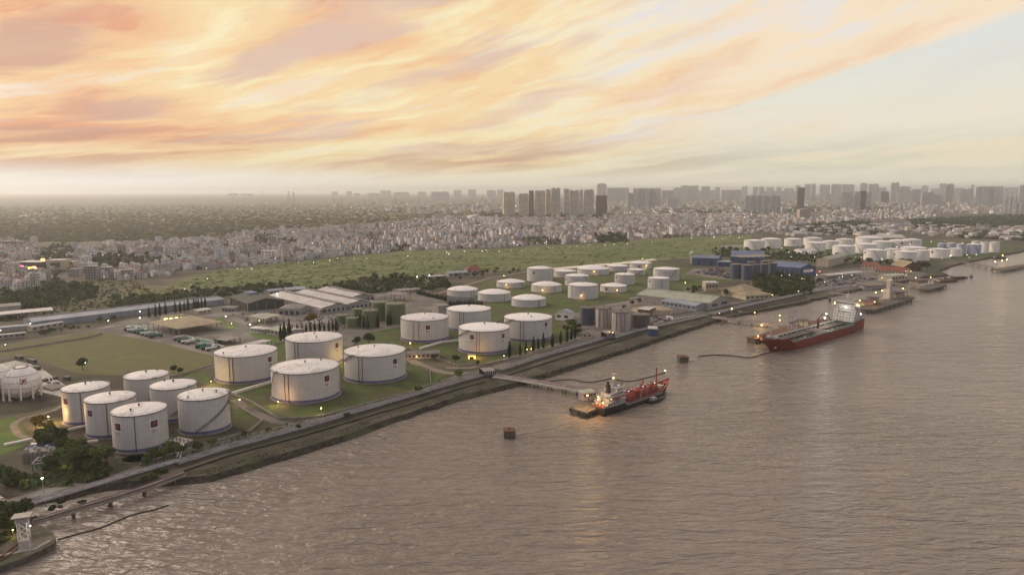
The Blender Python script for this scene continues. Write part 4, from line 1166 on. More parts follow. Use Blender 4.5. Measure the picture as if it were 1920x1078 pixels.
shed('red_roof_building', 'short rusty red roofed building under the trees of the port', 'building', A, B, 24, 6, 4, 'cream_wall', 'red_roof', openings=4)
A, B = G(1694, 509), G(1727, 509)
shed('brick_gable_house', 'brick gabled house with lamps on its front beside the inlet', 'house', A, B, 40, 7, 9, 'rust', 'beige_roof', along=False, openings=3)
A, B = G(1503, 478), G(1532, 478)
shed('low_white_shed', 'low white shed in front of the black-stair tanks of the far farm', 'shed', A, B, 40, 8, 3, 'white_paint', 'pale_roof')
A, B = G(1672, 529), G(1702, 525)
shed('yellow_block', 'pale block building at the head of the far jetty walkway', 'building', A, B, 20, 8, .3, 'cream_wall', 'pale_green_roof', openings=5)
A, B = G(1384, 467), G(1358, 464)
shed('white_wall', 'bright white boundary wall running to the far tank farm', 'wall', G(1353, 465), G(1393, 463.5), 2, 5, 0, 'white_paint', 'white_paint', over=.02)

# ---------------------------------------------------------------- plant by the creek, boundary pieces
t = thing('treatment_plant', 'grey concrete treatment plant with a purple roof beside the creek trees', 'plant building', tuple(G(42, 868)), R(12))
MB().box(0, 14, 0, 8, 0, 4.5).box(0.4, 13.6, 0.4, 7.6, 4.5, 4.9).build('basin_block', M['concrete'], t)
MB().box(10, 17, -3, 1.5, 0.02, 3.6).build('side_block', M['concrete'], t)
MB().box(-1, 12, 8.2, 13, 0, 3.8).build('rear_block', M['pale_concrete'], t)
MB().add([(-1.5, 8, 3.9), (12.5, 8, 3.9), (12.5, 11, 5.2), (-1.5, 11, 5.2), (-1.5, 8, 4.15), (12.5, 8, 4.15), (12.5, 11, 5.45), (-1.5, 11, 5.45)], [(0, 3, 2, 1), (4, 5, 6, 7), (0, 1, 5, 4), (1, 2, 6, 5), (2, 3, 7, 6), (3, 0, 4, 7)]).build('purple_roof', mat('purple_roof', (0.075, 0.06, 0.15), None, 0.3, 0.5), t)
MB().box(-2, 12.5, 13.5, 16.5, 4.2, 4.5).build('white_roof', M['white_paint'], t)
for k in range(5):
    MB().lathe([(0.9, 4.9), (0.9, 6.2), (0.3, 6.7)], 10, (1.5 + 2.6 * k, 2 + (k % 2) * 3, 0)).build('pump', M['grey_paint'], t, True)
for k in range(7):
    MB().tube([(1 + 1.9 * k, -0.3, 0.2), (1 + 1.9 * k, -0.3, 5.2), (1 + 1.9 * k, 1.0, 5.2)], 0.22, 6).build('pipe', M['steel'], t)
t = thing('steel_frame', 'open green steel frame standing in front of the treatment plant', 'steel frame', tuple(G(62, 884)), R(14))
for i in range(5):
    for j in range(3):
        MB().box(i * 4 - .2, i * 4 + .2, j * 4 - .2, j * 4 + .2, 0, 3.6).build('post', M['teal'], t)
for j in range(3):
    MB().box(-.3, 16.3, j * 4 - .18, j * 4 + .18, 3.6, 4.0).build('beam', M['grey_paint'], t)
for i in range(5):
    MB().box(i * 4 - .18, i * 4 + .18, -.3, 8.3, 4.0, 4.35).build('rafter', M['grey_paint'], t)

def barrier(name, label, px, h, m, w=0.5, cat='wall', z=0.0):
    pts = refine(PG(px), 25, 0)
    a, b = strip(pts, w); n = len(pts)
    v = [(p.x, p.y, z) for p in a] + [(p.x, p.y, z + h) for p in a] + [(p.x, p.y, z + h) for p in b] + [(p.x, p.y, z) for p in b]
    f = [(j * n + i, j * n + i + 1, (j + 1) * n + i + 1, (j + 1) * n + i) for j in range(3) for i in range(n - 1)] + [(0, n, 2 * n, 3 * n), (n - 1, 4 * n - 1, 3 * n - 1, 2 * n - 1)]
    o = MB().add(v, f).build(name, M[m])
    return tag(o, label, cat)
barrier('bund_wall', 'low concrete bund wall bending round the lawn of tank D07', [(430, 737), (476, 757), (520, 785), (552, 786), (602, 782), (690, 758), (765, 738), (808, 722), (806, 694), (770, 684)], 1.3, 'concrete')
barrier('bund_wall', 'low bund wall along the shore side of the dark tank bund', [(262, 874), (300, 862), (360, 842), (420, 824), (470, 808), (492, 790), (448, 764)], 1.3, 'concrete')
barrier('bund_wall', 'low bund wall beside the pasture running behind tank D08', [(336, 704), (404, 684), (470, 660), (540, 640)], 1.3, 'concrete')
barrier('bund_wall', 'low pale wall round the lawn below tanks D04 and D05', [(700, 668), (770, 656), (860, 686), (910, 684), (1000, 664), (1062, 648)], 1.1, 'concrete')
barrier('white_pipe', 'thick white covered pipe crossing the lawn to tank D07', [(434, 740), (470, 729), (512, 717)], 1.6, 'white_paint', 1.8, 'pipe')
barrier('white_pipe', 'thick white covered pipe between tanks D04 and D05', [(787, 655), (828, 643), (862, 639)], 1.6, 'white_paint', 1.6, 'pipe')
barrier('white_pipe', 'short white pipe beside tank D12 in the dark bund', [(152, 832), (184, 828)], 1.2, 'white_paint', 1.2, 'pipe')
barrier('white_pipe', 'white pipe from the trees to the D12 neighbour tank', [(122, 809), (168, 798)], 1.2, 'white_paint', 1.2, 'pipe')
barrier('white_pipe', 'white slab wall beside the bright lawn at the creek', [(8, 836), (60, 825)], 1.2, 'white_paint', 1.4, 'pipe')
barrier('boundary_wall', 'thin pale boundary wall along the road by the olive pasture', [(0, 660), (90, 646), (165, 634), (190, 627)], 1.6, 'concrete')
barrier('boundary_wall', 'long thin wall between the shore road and the pipe rack', [(225, 902), (320, 868), (420, 838), (560, 801), (640, 782), (720, 760), (800, 733), (850, 716)], 1.0, 'dark_concrete', .4)
barrier('retaining_wall', 'dark retaining wall below the pipe bundle, from the creek to the near jetty', [(345, 884), (420, 858), (480, 841), (560, 820), (658, 791), (760, 761), (859, 730), (910, 716)], .8, 'rack_dark', .8)
barrier('retaining_wall', 'dark retaining wall below the pipes, from the near jetty to the blue hut', [(950, 705), (1000, 689), (1060, 670), (1140, 646), (1205, 627)], .8, 'rack_dark', .8)
barrier('retaining_wall', 'dark retaining wall below the pipes at the shore bend', [(1340, 594), (1400, 582), (1470, 567), (1512, 558)], .8, 'rack_dark', .9)
# pipe manifold between tank D12 and its stair neighbour
t = thing('pipe_manifold', 'tangle of white valves and pipes between tank D12 and the diagonal-stair tank', 'pipe manifold', tuple(G(338, 828)), R(-25))
MB().box(-5, 5, -4, 4, 0.0, .3).build('slab', M['pale_concrete'], t)
for k in range(6):
    MB().tube([(-4.5 + 1.8 * k, -4, .9), (-4.5 + 1.8 * k, 3.5, .9), (-4.5 + 1.8 * k, 3.5, .2)], .25, 6).build('pipe', M['white_paint'], t)
    MB().lathe([(.5, .6), (.5, 1.3), (.15, 1.5), (.15, 2.1), (.55, 2.15)], 8, (-4.5 + 1.8 * k, -1 + (k % 3), 0)).build('valve', M['steel'], t)
for dx in (0, 2.0):
    MB().tube([(4 + dx, -3, .6), (18 + dx, -17, .6)], .4, 6).build('pipe', M['white_paint'], t)

# watch tower on the quay
t = thing('watch_tower', 'white steel watch tower with a flat grey roof on the concrete quay', 'watch tower', tuple(G(47, 1026)), R(20))
MB().lathe([(3.0, 0), (2.3, 0.2), (2.1, 3.2)], 4, a0=R(45)).build('plinth', M['pale_concrete'], t)
for sx in (-1, 1):
    for sy in (-1, 1):
        MB().box(sx * 1.5 - .14, sx * 1.5 + .14, sy * 1.5 - .14, sy * 1.5 + .14, 3.2, 10.4).build('leg', M['white_paint'], t)
for k, z in enumerate((3.6, 5.8, 8.0)):
    for q, (p0, p1) in enumerate((((-1.5, -1.5), (1.5, -1.5)), ((1.5, -1.5), (1.5, 1.5)), ((1.5, 1.5), (-1.5, 1.5)), ((-1.5, 1.5), (-1.5, -1.5)))):
        MB().tube([(*p0, z), (*p1, z + 2.2)], .09, 4).tube([(*p1, z), (*p0, z + 2.2)], .09, 4).build('brace', M['white_paint'], t)
MB().box(-2.0, 2.0, -2.0, 2.0, 10.4, 10.6).build('platform', M['grey_paint'], t)
mb = MB()
for a_, b_ in (((-1.9, -1.9), (1.9, -1.9)), ((1.9, -1.9), (1.9, 1.9)), ((1.9, 1.9), (-1.9, 1.9)), ((-1.9, 1.9), (-1.9, -1.9))):
    for zz in (11.1, 11.6): mb.tube([(*a_, zz), (*b_, zz)], .06, 4)
mb.build('railing', M['white_paint'], t)
MB().box(-1.6, 1.6, -1.6, 1.6, 10.6, 12.2).build('cabin', M['grey_wall'], t)
MB().box(-3.0, 3.0, -2.4, 2.4, 12.2, 12.55).build('roof', M['steel'], t)
t2 = thing('quay_slab', 'pale pointed concrete slab under the watch tower', 'slab', tuple(G(47, 1028)), R(20))
MB().prism([(-7, -4), (4, -2.6), (8, 3), (6.4, 3.8), (2.6, -1.2), (-7, -2.4)], 0.03, .35).build('slab', M['concrete'], t2)
for k, pts in enumerate(([(0, 1046), (20, 1031), (38, 1018)], [(0, 1052), (18, 1041), (36, 1029)])):
    mb = MB().tube([p + Vector((0, 0, .35)) for p in PG(pts)], .3, 6)
    tag(mb.build('quay_pipe', M['rust']), ('rusty red pipe' if k == 0 else 'second dark pipe') + ' lying along the quay to the watch tower', 'pipe')

# ================================================================ PIPE RACKS, JETTIES
def side_line(pts, off):
    out = []
    n = len(pts)
    for i, p in enumerate(pts):
        d = (pts[min(i + 1, n - 1)] - pts[max(i - 1, 0)]); d = Vector((d.x, d.y, 0)).normalized()
        out.append(p + Vector((d.y, -d.x, 0)) * off)
    return out
def along(pts, step):
    out = []; rest = 0.0
    for i in range(len(pts) - 1):
        a, b = pts[i], pts[i + 1]; L = (b - a).length; s = rest
        while s < L:
            out.append((a + (b - a) * (s / L), math.atan2((b - a).y, (b - a).x))); s += step
        rest = s - L
    return out
def rack(label, px, z, npipes, gap, r, step, group=None, post=True):
    pts = refine(PG(px), 40, 0)
    t = thing('pipe_rack', label, 'pipe rack', (pts[0].x, pts[0].y, 0), 0, group)
    o = Vector((pts[0].x, pts[0].y, 0))
    loc = [p - o for p in pts]
    for k in range(npipes):
        off = (k - (npipes - 1) / 2) * gap
        rr = r * (1.0, .7, 1.15, .8, .95, .6)[k % 6]
        MB().tube([p + Vector((0, 0, z + rr)) for p in side_line(loc, off)], rr, 7).build('pipe', M['pipe_paint' if k % 3 else 'grey_paint'], t, True)
    hw = (npipes - 1) / 2 * gap + .5
    for q, a in along(loc, step):
        mb = MB().rbox((q.x, q.y, z - .3), .35, hw * 2, .3, a)
        if post:
            for s in (-hw + .2, hw - .2):
                mb.rbox((q.x - math.sin(a) * s, q.y + math.cos(a) * s, -0.05 if z < 3 else WATER - 1), .35, .35, z - .3 + (0.05 if z < 3 else 1 - WATER), a)
        mb.build('support', M['dark_concrete'], t)
    return t
rack('bundle of grey pipes along the bank from the creek to the near jetty', [(330, 873), (420, 845), (480, 829), (560, 807), (658, 778), (760, 748), (859, 718), (905, 706)], 1.5, 5, 1.45, .24, 9)
rack('elevated white pipes crossing the creek mouth beside the road bridge', [(20, 966), (60, 953), (130, 932), (230, 902), (335, 871)], 2.2, 4, 1.3, .28, 12)
rack('bundle of pipes along the bank from the near jetty to the silos', [(935, 697), (1000, 676), (1060, 658), (1140, 634.5)], 1.6, 5, 1.5, .25, 9)
rack('pipes along the bank past the silos to the red tanker jetty', [(1150, 636), (1199, 622), (1260, 608), (1325, 593)], 1.5, 4, 1.6, .28, 11)
rack('pipes following the bank from the tanker jetty to the port yard', [(1330, 592), (1400, 575), (1470, 560), (1515, 550), (1560, 543), (1613, 535)], 1.6, 5, 1.9, .34, 14)
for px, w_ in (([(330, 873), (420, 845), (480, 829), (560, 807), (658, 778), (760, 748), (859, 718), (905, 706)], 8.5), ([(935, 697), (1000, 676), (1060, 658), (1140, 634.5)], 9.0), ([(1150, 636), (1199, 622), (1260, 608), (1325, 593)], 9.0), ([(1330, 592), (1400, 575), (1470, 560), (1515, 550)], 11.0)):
    road('dark_rack_bed', px, w_, 0.19, M['rack_dark'])  # flat dark sheet, its colour standing in for shade between the pipes
# expansion loop where the bundle meets the jetty
t = thing('expansion_loop', 'knot of bent pipes at the head of the near jetty', 'pipe loop', tuple(G(938, 704)), R(18))
for k in range(6):
    MB().tube([(-12 + k * 1.4, -2, 1.5), (-12 + k * 1.4, -2, 4.2), (-12 + k * 1.4, 9, 4.2), (-12 + k * 1.4, 9, 1.5)], .36, 6).build('pipe', M['pipe_paint'], t)
for k in range(4):
    MB().box(-13, -4, -2 + k * 3.6, -1.6 + k * 3.6, .0, 3.7).build('frame', M['dark_steel'], t)
t = thing('expansion_loop', 'knot of bent pipes with two lamps by the rack end at the silos', 'pipe loop', tuple(G(1146, 636)), R(20))
for k in range(5):
    MB().tube([(-5 + k * 1.4, -2, 1.5), (-5 + k * 1.4, -2, 6), (-5 + k * 1.4, 8, 6), (-5 + k * 1.4, 8, 1.5)], .4, 6).build('pipe', M['pipe_paint'], t)
for k in range(4):
    MB().box(-6, 2.5, -2 + k * 3.2, -1.6 + k * 3.2, .0, 5.6).build('frame', M['dark_steel'], t)

def pier(name, label, px, w, z, pile_step, m='concrete', pipes=2, rail=True, cat='jetty', group=None, pile_r=.45, thick=.9):
    """deck on piles over water"""
    pts = refine(PG(px, z), 60, 0)
    o = Vector((pts[0].x, pts[0].y, 0))
    t = thing(name, label, cat, tuple(o), 0, group)
    loc = [p - o for p in pts]
    a, b = strip(loc, w); n = len(loc)
    v = [(p.x, p.y, z - thick) for p in a] + [(p.x, p.y, z) for p in a] + [(p.x, p.y, z) for p in b] + [(p.x, p.y, z - thick) for p in b]
    f = [(j * n + i, j * n + i + 1, ((j + 1) % 4) * n + i + 1, ((j + 1) % 4) * n + i) for j in range(4) for i in range(n - 1)] + [(0, n, 2 * n, 3 * n), (n - 1, 4 * n - 1, 3 * n - 1, 2 * n - 1)]
    MB().add(v, f).build('deck', M[m], t)
    for q, an in along(loc, pile_step):
        for s in ((-w * .32, w * .32) if w > 3 else (0,)):
            x, y = q.x - math.sin(an) * s, q.y + math.cos(an) * s
            MB().tube([(x, y, WATER - 1.5), (x, y, z - thick)], pile_r, 7).build('pile', M['dark_concrete'], t)
        MB().rbox((q.x, q.y, z - thick - .55), .9, w * .95, .55, an).build('cap_beam', M['dark_concrete'], t)
    for k in range(pipes):
        off = (k - (pipes - 1) / 2) * .95 - w * .1
        MB().tube([p + Vector((0, 0, .55)) for p in side_line(loc, off)], .36, 6).build('pipe', M['pipe_paint' if k % 2 else 'rust'], t, True)
    if rail:
        for s in (-w / 2 + .1, w / 2 - .1):
            e = side_line(loc, s)
            mb = MB()
            for zz in (.6, 1.1): mb.tube([p + Vector((0, 0, zz)) for p in e], .05, 4)
            for q, an in along(e, 3.0): mb.tube([(q.x, q.y, z), (q.x, q.y, z + 1.1)], .05, 4)
            mb.build('railing', M['steel'], t)
    return t
pier('trestle', 'lower pipe trestle on piles over the creek mouth, next to the water', [(62, 978), (140, 955), (205, 936), (273, 914), (345, 888)], 3.2, .8, 14, pipes=3, cat='trestle')
t = thing('road_bridge', 'dark road bridge with rusty edge beams over the creek', 'bridge', tuple(G(-40, 962)), 0)
o = G(-40, 962)
pts = [p - o for p in refine(PG([(-40, 962), (0, 947), (110, 917), (218, 894)]), 20, 0)]
a, b = strip(pts, 8.0); n = len(pts)
MB().add([(p.x, p.y, .3) for p in a] + [(p.x, p.y, .3) for p in b] + [(p.x, p.y, -.7) for p in a] + [(p.x, p.y, -.7) for p in b],
         [(n + i, n + i + 1, i + 1, i) for i in range(n - 1)] + [(2 * n + i, 2 * n + i + 1, 3 * n + i + 1, 3 * n + i) for i in range(n - 1)] + [(n + i, 3 * n + i, 3 * n + i + 1, n + i + 1) for i in range(n - 1)] + [(i, i + 1, 2 * n + i + 1, 2 * n + i) for i in range(n - 1)]).build('deck', M['asphalt'], t)
for s in (-4, 4):
    e = side_line(pts, s)
    MB().tube([p + Vector((0, 0, .9)) for p in e], .14, 5).build('guard_rail', M['rust'], t)
for q, an in along(pts, 16):
    MB().rbox((q.x, q.y, WATER - 1), 1.0, 7, -WATER + .3, an).build('pier', M['dark_concrete'], t)

t = pier('jetty_trestle', 'near jetty trestle of pale planks and pipes leading to the gas carrier', [(928, 704), (990, 713), (1060, 725), (1114, 735.5)], 7.0, 1.2, 11, m='pale_concrete', pipes=4, cat='jetty')
# gas carrier berth
def platform(name, label, corners, z, m, pile=9.0, cat='jetty platform', group=None, thick=1.2):
    P = PG(corners, z)
    o = Vector((P[0].x, P[0].y, 0))
    t = thing(name, label, cat, tuple(o), 0, group)
    L = [p - o for p in P]
    MB().prism([(p.x, p.y) for p in L], z - thick, z).build('deck', M[m], t)
    per = L + [L[0]]
    cen = sum(L, Vector()) / len(L)
    for q, an in along(per, pile):
        q = cen + (q - cen) * .93
        MB().tube([(q.x, q.y, WATER - 1.5), (q.x, q.y, z - thick)], .5, 7).build('pile', M['dark_concrete'], t)
    mb = MB()
    for q, an in along(per, pile * .8):
        MB().rbox((q.x, q.y, z - thick - 1.0), 1.0, .5, 1.8, an).build('fender', M['lettering_black'], t)
    return t, o
platform('jetty_platform', 'dark brown platform on piles behind the stern of the gas carrier', [(1069, 764), (1100, 773.5), (1112, 769), (1130, 757), (1116, 741), (1092, 749)], 1.6, 'dark_concrete')
o = G(1093, 752, 1.6)
t = thing('jetty_house', 'small two storey jetty house with a pale green roof behind the gas carrier', 'house', (o.x, o.y, 1.6), R(22))
MB().box(0, 7, 0, 6, 0, 5).build('wall', mat('mauve_wall', (0.30, 0.25, 0.29), None, .3, .8), t)
MB().box(-1, 9, -.6, 7, 5, 5.3).build('roof', M['pale_green_roof'], t)
for k in range(4): MB().box(.6 + 1.6 * k, 1.7 + 1.6 * k, -.06, 0, 2.6, 4.0).build('window', M['glass'], t)
MB().box(3, 4, -.07, 0, 0, 2.0).build('door', M['dark_wall'], t)

# red tanker berth
pier('jetty_trestle', 'long pink-brown jetty trestle leading to the red tanker', [(1336, 594.5), (1400, 602), (1478, 611.5)], 8.0, 1.4, 14, m='concrete', pipes=4, group=None)
platform('jetty_platform', 'wide brown berth platform behind the red tanker', [(1412, 630.5), (1440, 637), (1520, 614), (1568, 602), (1545, 597), (1478, 610)], 2.6, 'rust', 14, thick=1.6)
t = thing('mooring_block', 'square concrete mooring block at the bow of the red tanker', 'mooring block', tuple(G(1419, 642, WATER)), R(25))
MB().box(-7, 7, -5, 5, -1.5, 4.2).build('block', M['dark_concrete'], t)
MB().box(-7.4, 7.4, -5.4, 5.4, 4.2, 4.8).build('cap', M['rust'], t)
MB().lathe([(.5, 4.8), (.35, 5.5), (.6, 5.7)], 8).build('bollard', M['dark_steel'], t)
arm_spots = [(1478 + 3.1 * k, 626 - 0.9 * k) for k in range(6)]
arm_lb = ['first from the bow of', 'second from the bow of', 'third from the bow of', 'fourth from the bow of', 'fifth from the bow of', 'closest to the brown hut behind']
for k, (x, y) in enumerate(arm_spots):
    p = G(x, y, 2.6)
    t = thing('jetty_loader', 'tall thin pale loading arm, ' + arm_lb[k] + ' the red tanker', 'loading arm', (p.x, p.y, 2.6), R(28), 'loading arms at the red tanker berth')
    MB().lathe([(.7, 0), (.45, .6), (.45, 11)], 8).build('riser', M['pipe_paint'], t, True)
    MB().tube([(0, 0, 10.5), (.6, 2.0, 21)], .3, 6).build('inboard_arm', M['pipe_paint'], t)
    MB().tube([(.6, 2.0, 21), (1.2, -2.2, 13), (1.2, -2.4, 9.5)], .24, 6).build('outboard_arm', M['pipe_paint'], t)
    MB().box(-.6, .6, -2.0, -.6, 9.4, 11.2).build('counterweight', M['steel'], t)
p = G(1506, 612, 2.6)
t = thing('berth_hut', 'brown hut on posts with a dark roof beside the loading arms', 'hut', (p.x, p.y, 2.6), R(28))
for sx in (0, 8):
    for sy in (0, 6): MB().box(sx - .2, sx + .2, sy - .2, sy + .2, 0, 5).build('post', M['rust'], t)
MB().box(.5, 7.5, .5, 5.5, 0, 4.2).build('cabin', M['cream_wall'], t)
MB().lathe([(7.4, 5.0), (6.6, 5.4), (.4, 7.2)], 4, (4, 3, 0), a0=R(45)).build('roof', mat('purple_brown', (0.12, 0.075, 0.085), None, .3, .7), t)
# far jetties
platform('jetty_platform', 'long dark jetty with fenders and purple roofed huts, before the red tanker stern', [(1609, 580), (1640, 581), (1716, 557.5), (1706, 552.5), (1650, 562), (1613, 573)], 2.2, 'dark_concrete', 16)
platform('jetty_platform', 'dark jetty beyond, with a walkway to the port yard', [(1724, 541), (1742, 543), (1776, 534.5), (1768, 530.5), (1738, 533)], 2.2, 'dark_concrete', 16)
platform('jetty_platform', 'small jetty at the far bend of the river, lit by orange lamps', [(1858, 505), (1884, 507), (1935, 497), (1928, 494), (1880, 501)], 2.0, 'dark_concrete', 18)
pier('walkway', 'thin pale walkway from the port yard to the dark jetty beyond', [(1672, 530), (1700, 534), (1728, 539)], 4, 1.6, 18, pipes=1, cat='walkway')
pier('walkway', 'thin walkway from the bank of far tanks to the small jetty', [(1796, 490), (1830, 495.5), (1862, 502)], 4, 1.6, 22, pipes=1, cat='walkway')
# lattice bridge to the long jetty
a, b = G(1556, 557.5, 2.2), G(1650, 570, 2.2)
u = (b - a); L = u.length; rz = math.atan2(u.y, u.x)
t = thing('lattice_bridge', 'grey lattice truss bridge to the long dark jetty, behind the red tanker', 'bridge', (a.x, a.y, 2.2), rz)
MB().box(0, L, -2.4, 2.4, -.5, 0).build('deck', M['concrete'], t)
nb = int(L / 7)
for s in (-2.4, 2.4):
    MB().box(0, L, s - .2, s + .2, 5.8, 6.3).build('chord', M['grey_paint'], t)
    for i in range(nb):
        x0, x1 = L * i / nb, L * (i + 1) / nb
        MB().tube([(x0, s, 0), ((x0 + x1) / 2, s, 6), (x1, s, 0)], .22, 4).build('web', M['grey_paint'], t)
for q in range(int(L / 24) + 1):
    MB().box(q * 24 - .6, q * 24 + .6, -1.6, 1.6, WATER - 4, -.5).build('pile', M['dark_concrete'], t)
purple = bpy.data.materials['purple_brown']
for (x, y, lb, w, d, h) in [(1622, 574, 'purple roofed open hut at the near end of the long dark jetty', 20, 9, 5), (1637, 570, 'small red-lit hut in the middle of the long dark jetty', 9, 8, 7), (1682, 560, 'purple roofed hut at the far end of the long dark jetty', 20, 12, 7), (1722, 533.5, 'blue-purple roofed shed at the root of the dark jetty beyond', 30, 18, 5)]:
    p = G(x, y, 2.2)
    t = thing('jetty_hut', lb, 'hut', (p.x, p.y, 2.2), R(30), 'huts on the far jetties')
    for sx in (0, 1):
        for sy in (0, 1): MB().box(sx * w - .25, sx * w + .25, sy * d - .25, sy * d + .25, 0, h).build('post', M['steel'], t)
    MB().box(w * .1, w * .9, d * .15, d * .85, 0, h * .8).build('cabin', M['cream_wall'], t)
    MB().box(-1, w + 1, -1, d + 1, h, h + .5).build('roof', purple, t)
p = G(1666, 560, 2.2)
t = thing('white_gantry', 'white box shaped gantry tower rising from the long dark jetty', 'gantry', (p.x, p.y, 2.2), R(30))
MB().box(-5, 5, -4, 4, 0, 12).build('lower_box', M['pale_concrete'], t)
MB().box(-2.4, 2.4, -2.4, 2.4, 12, 22).build('tower', M['pale_concrete'], t)
MB().box(-2.8, 2.8, -2.8, 2.8, 22, 22.6).build('cap', M['white_paint'], t)
# mooring dolphins in the stream
for (x, y, w, h, lb) in [(955, 819, 6.2, 4.0, 'brown square mooring dolphin in the open water below the near jetty'), (1280, 678, 7.4, 4.2, 'brown mooring dolphin with a ragged top between the two ships')]:
    p = G(x, y, WATER)
    t = thing('mooring_dolphin', lb, 'mooring dolphin', (p.x, p.y, WATER), R(4), 'mooring dolphins in the river')
    MB().box(-w / 2, w / 2, -w / 2, w / 2, .9, h).build('block', M['dark_concrete'], t)
    MB().box(-w / 2 - .15, w / 2 + .15, -w / 2 - .15, w / 2 + .15, h, h + .35).build('cap', M['rust'], t)
    for sx in (-1, 0, 1):
        for sy in (-1, 1): MB().tube([(sx * w * .38, sy * w * .38, -2), (sx * w * .38, sy * w * .38, .9)], .4, 7).build('pile', M['lettering_black'], t)
    MB().lathe([(.4, h + .3), (.3, h + 1.0), (.5, h + 1.2)], 8).build('bollard', M['dark_steel'], t)
# floating booms
def boom(px, label, r=.42):
    pts = refine(PG(px, WATER), 12, 0)
    # smooth the polyline
    for _ in range(3):
        q = [pts[0]]
        for i in range(len(pts) - 1):
            q += [pts[i] * .75 + pts[i + 1] * .25, pts[i] * .25 + pts[i + 1] * .75]
        pts = q + [pts[-1]]
        if len(pts) > 160: break
    tag(MB().tube([p + Vector((0, 0, .15)) for p in pts], r, 6).build('floating_boom', M['lettering_black'], smooth=True), label, 'floating boom', 'floating booms')
boom([(1030, 715), (1072, 711), (1082, 714), (1105, 717.5), (1128, 714), (1145, 709.5)], 'dark floating boom curving between the near jetty trestle and the mast')
boom([(1150, 711), (1170, 715.5), (1185, 715), (1215, 708), (1247, 698.5)], 'dark floating boom behind the red domes of the gas carrier')
boom([(1309, 669), (1335, 665.5), (1370, 666.5), (1398, 671), (1412, 670.5), (1425, 665.5), (1446, 660.5)], 'thin dark floating boom trailing from the tanker bow', .5)
boom([(108, 1012), (135, 1004), (190, 990), (230, 972), (255, 963), (290, 956), (316, 947)], 'dark floating boom reaching out from the quay with the watch tower', .32)
# ================================================================ SHIPS
def hull(L, B, zdeck, wl_stern=0.0, stern_w=.8, bow_len=.25, rake=5.0, flare=.75, n=36, transom=1.0):
    """rows of (x, half width, z) for the waterline and the deck edge, stern at x = 0, bow at x = L"""
    low, top = [], []
    for i in range(n + 1):
        t = i / n
        def half(t, fl):
            if t < .16: w = stern_w + (1 - stern_w) * math.sin(t / .16 * math.pi / 2)
            elif t < 1 - bow_len: w = 1.0
            else:
                q = (t - (1 - bow_len)) / bow_len
                w = max(0.0, 1 - q ** (1.6 + fl * 1.3))
            return w * B / 2
        low.append((t * (L - rake), half(t, 0) * (.94 if t < .16 else 1), 0))
        top.append((t * L, half(t, flare) + .02, zdeck(t)))
    return low, top
def build_hull(t, low, top, m_side, m_deck, bul, bul_m, boot=None):
    n = len(low)
    def ringface(rows, flip=False):
        v, f = [], []
        for s in (1, -1):
            for r in rows:
                for x, w, z in r: v.append((x, s * w, z))
        k = len(rows)
        for s in range(2):
            for a in range(k - 1):
                for i in range(n - 1):
                    o = s * k * n + a * n + i
                    q = (o, o + 1, o + n + 1, o + n)
                    f.append(q if s == 1 else tuple(reversed(q)))
        # transom
        for a in range(k - 1):
            f.append((a * n, (a + 1) * n, k * n + (a + 1) * n, k * n + a * n))
        return v, f
    under = [(x, w * .92, -3.0) for x, w, z in low]
    mid = [(a[0] * .5 + b[0] * .5, a[1] * .42 + b[1] * .58, (a[2] + b[2]) / 2) for a, b in zip(low, top)]
    v, f = ringface([under, low, mid, top])
    MB().add(v, f).build('hull', m_side, t, True)
    v = [(x, w - .05, z - .02) for x, w, z in top] + [(x, -w + .05, z - .02) for x, w, z in top]
    MB().add(v, [(n + i, n + i + 1, i + 1, i) for i in range(n - 1)]).build('deck', m_deck, t)
    for lo, hi, h in bul:
        i0, i1 = int(lo * (n - 1)), int(hi * (n - 1))
        v, f = [], []
        for s in (1, -1):
            b = len(v)
            for i in range(i0, i1 + 1):
                x, w, z = top[i]
                v += [(x, s * w, z), (x, s * (w + .05), z + h), (x, s * (max(w - .25, 0)), z + h), (x, s * max(w - .25, 0), z)]
            for i in range(i1 - i0):
                for k in range(3):
                    f.append((b + 4 * i + k, b + 4 * i + k + 1, b + 4 * i + 4 + k + 1, b + 4 * i + 4 + k))
        MB().add(v, f).build('bulwark', bul_m, t)
def rails(t, pts, name='railing', h=1.1, m='white_paint'):
    mb = MB()
    for zz in (.55, h): mb.tube([Vector(p) + Vector((0, 0, zz)) for p in pts], .045, 4)
    for q, an in along([Vector(p) for p in pts], 2.2): mb.tube([(q.x, q.y, q.z), (q.x, q.y, q.z + h)], .045, 4)
    mb.build(name, M[m], t)

M['hull_black'] = mat('hull_black', (0.014, 0.013, 0.013), (0.03, 0.024, 0.02), .5, .55)
M['ship_red'] = mat('ship_red', (0.30, 0.045, 0.028), (0.20, 0.035, 0.024), .4, .5)
M['deck_red'] = mat('deck_red', (0.22, 0.06, 0.045), (0.15, 0.045, 0.035), .5, .75)
M['hull_red'] = mat('hull_red', (0.225, 0.036, 0.02), (0.16, 0.028, 0.017), .12, .55, stretch=(1, 1, 3))
M['deck_green'] = mat('deck_green', (0.045, 0.062, 0.042), (0.03, 0.038, 0.028), .3, .7)
M['ship_white'] = mat('ship_white', (0.52, 0.495, 0.475), (0.36, 0.335, 0.32), .35, .5)
M['ship_grey'] = mat('ship_grey', (0.34, 0.325, 0.32), (0.25, 0.235, 0.23), .4, .6)
M['orange'] = mat('orange', (0.55, 0.12, 0.035), None, .5, .5)
M['silver'] = mat('silver', (0.62, 0.60, 0.58), None, .5, .35, metal=.5)

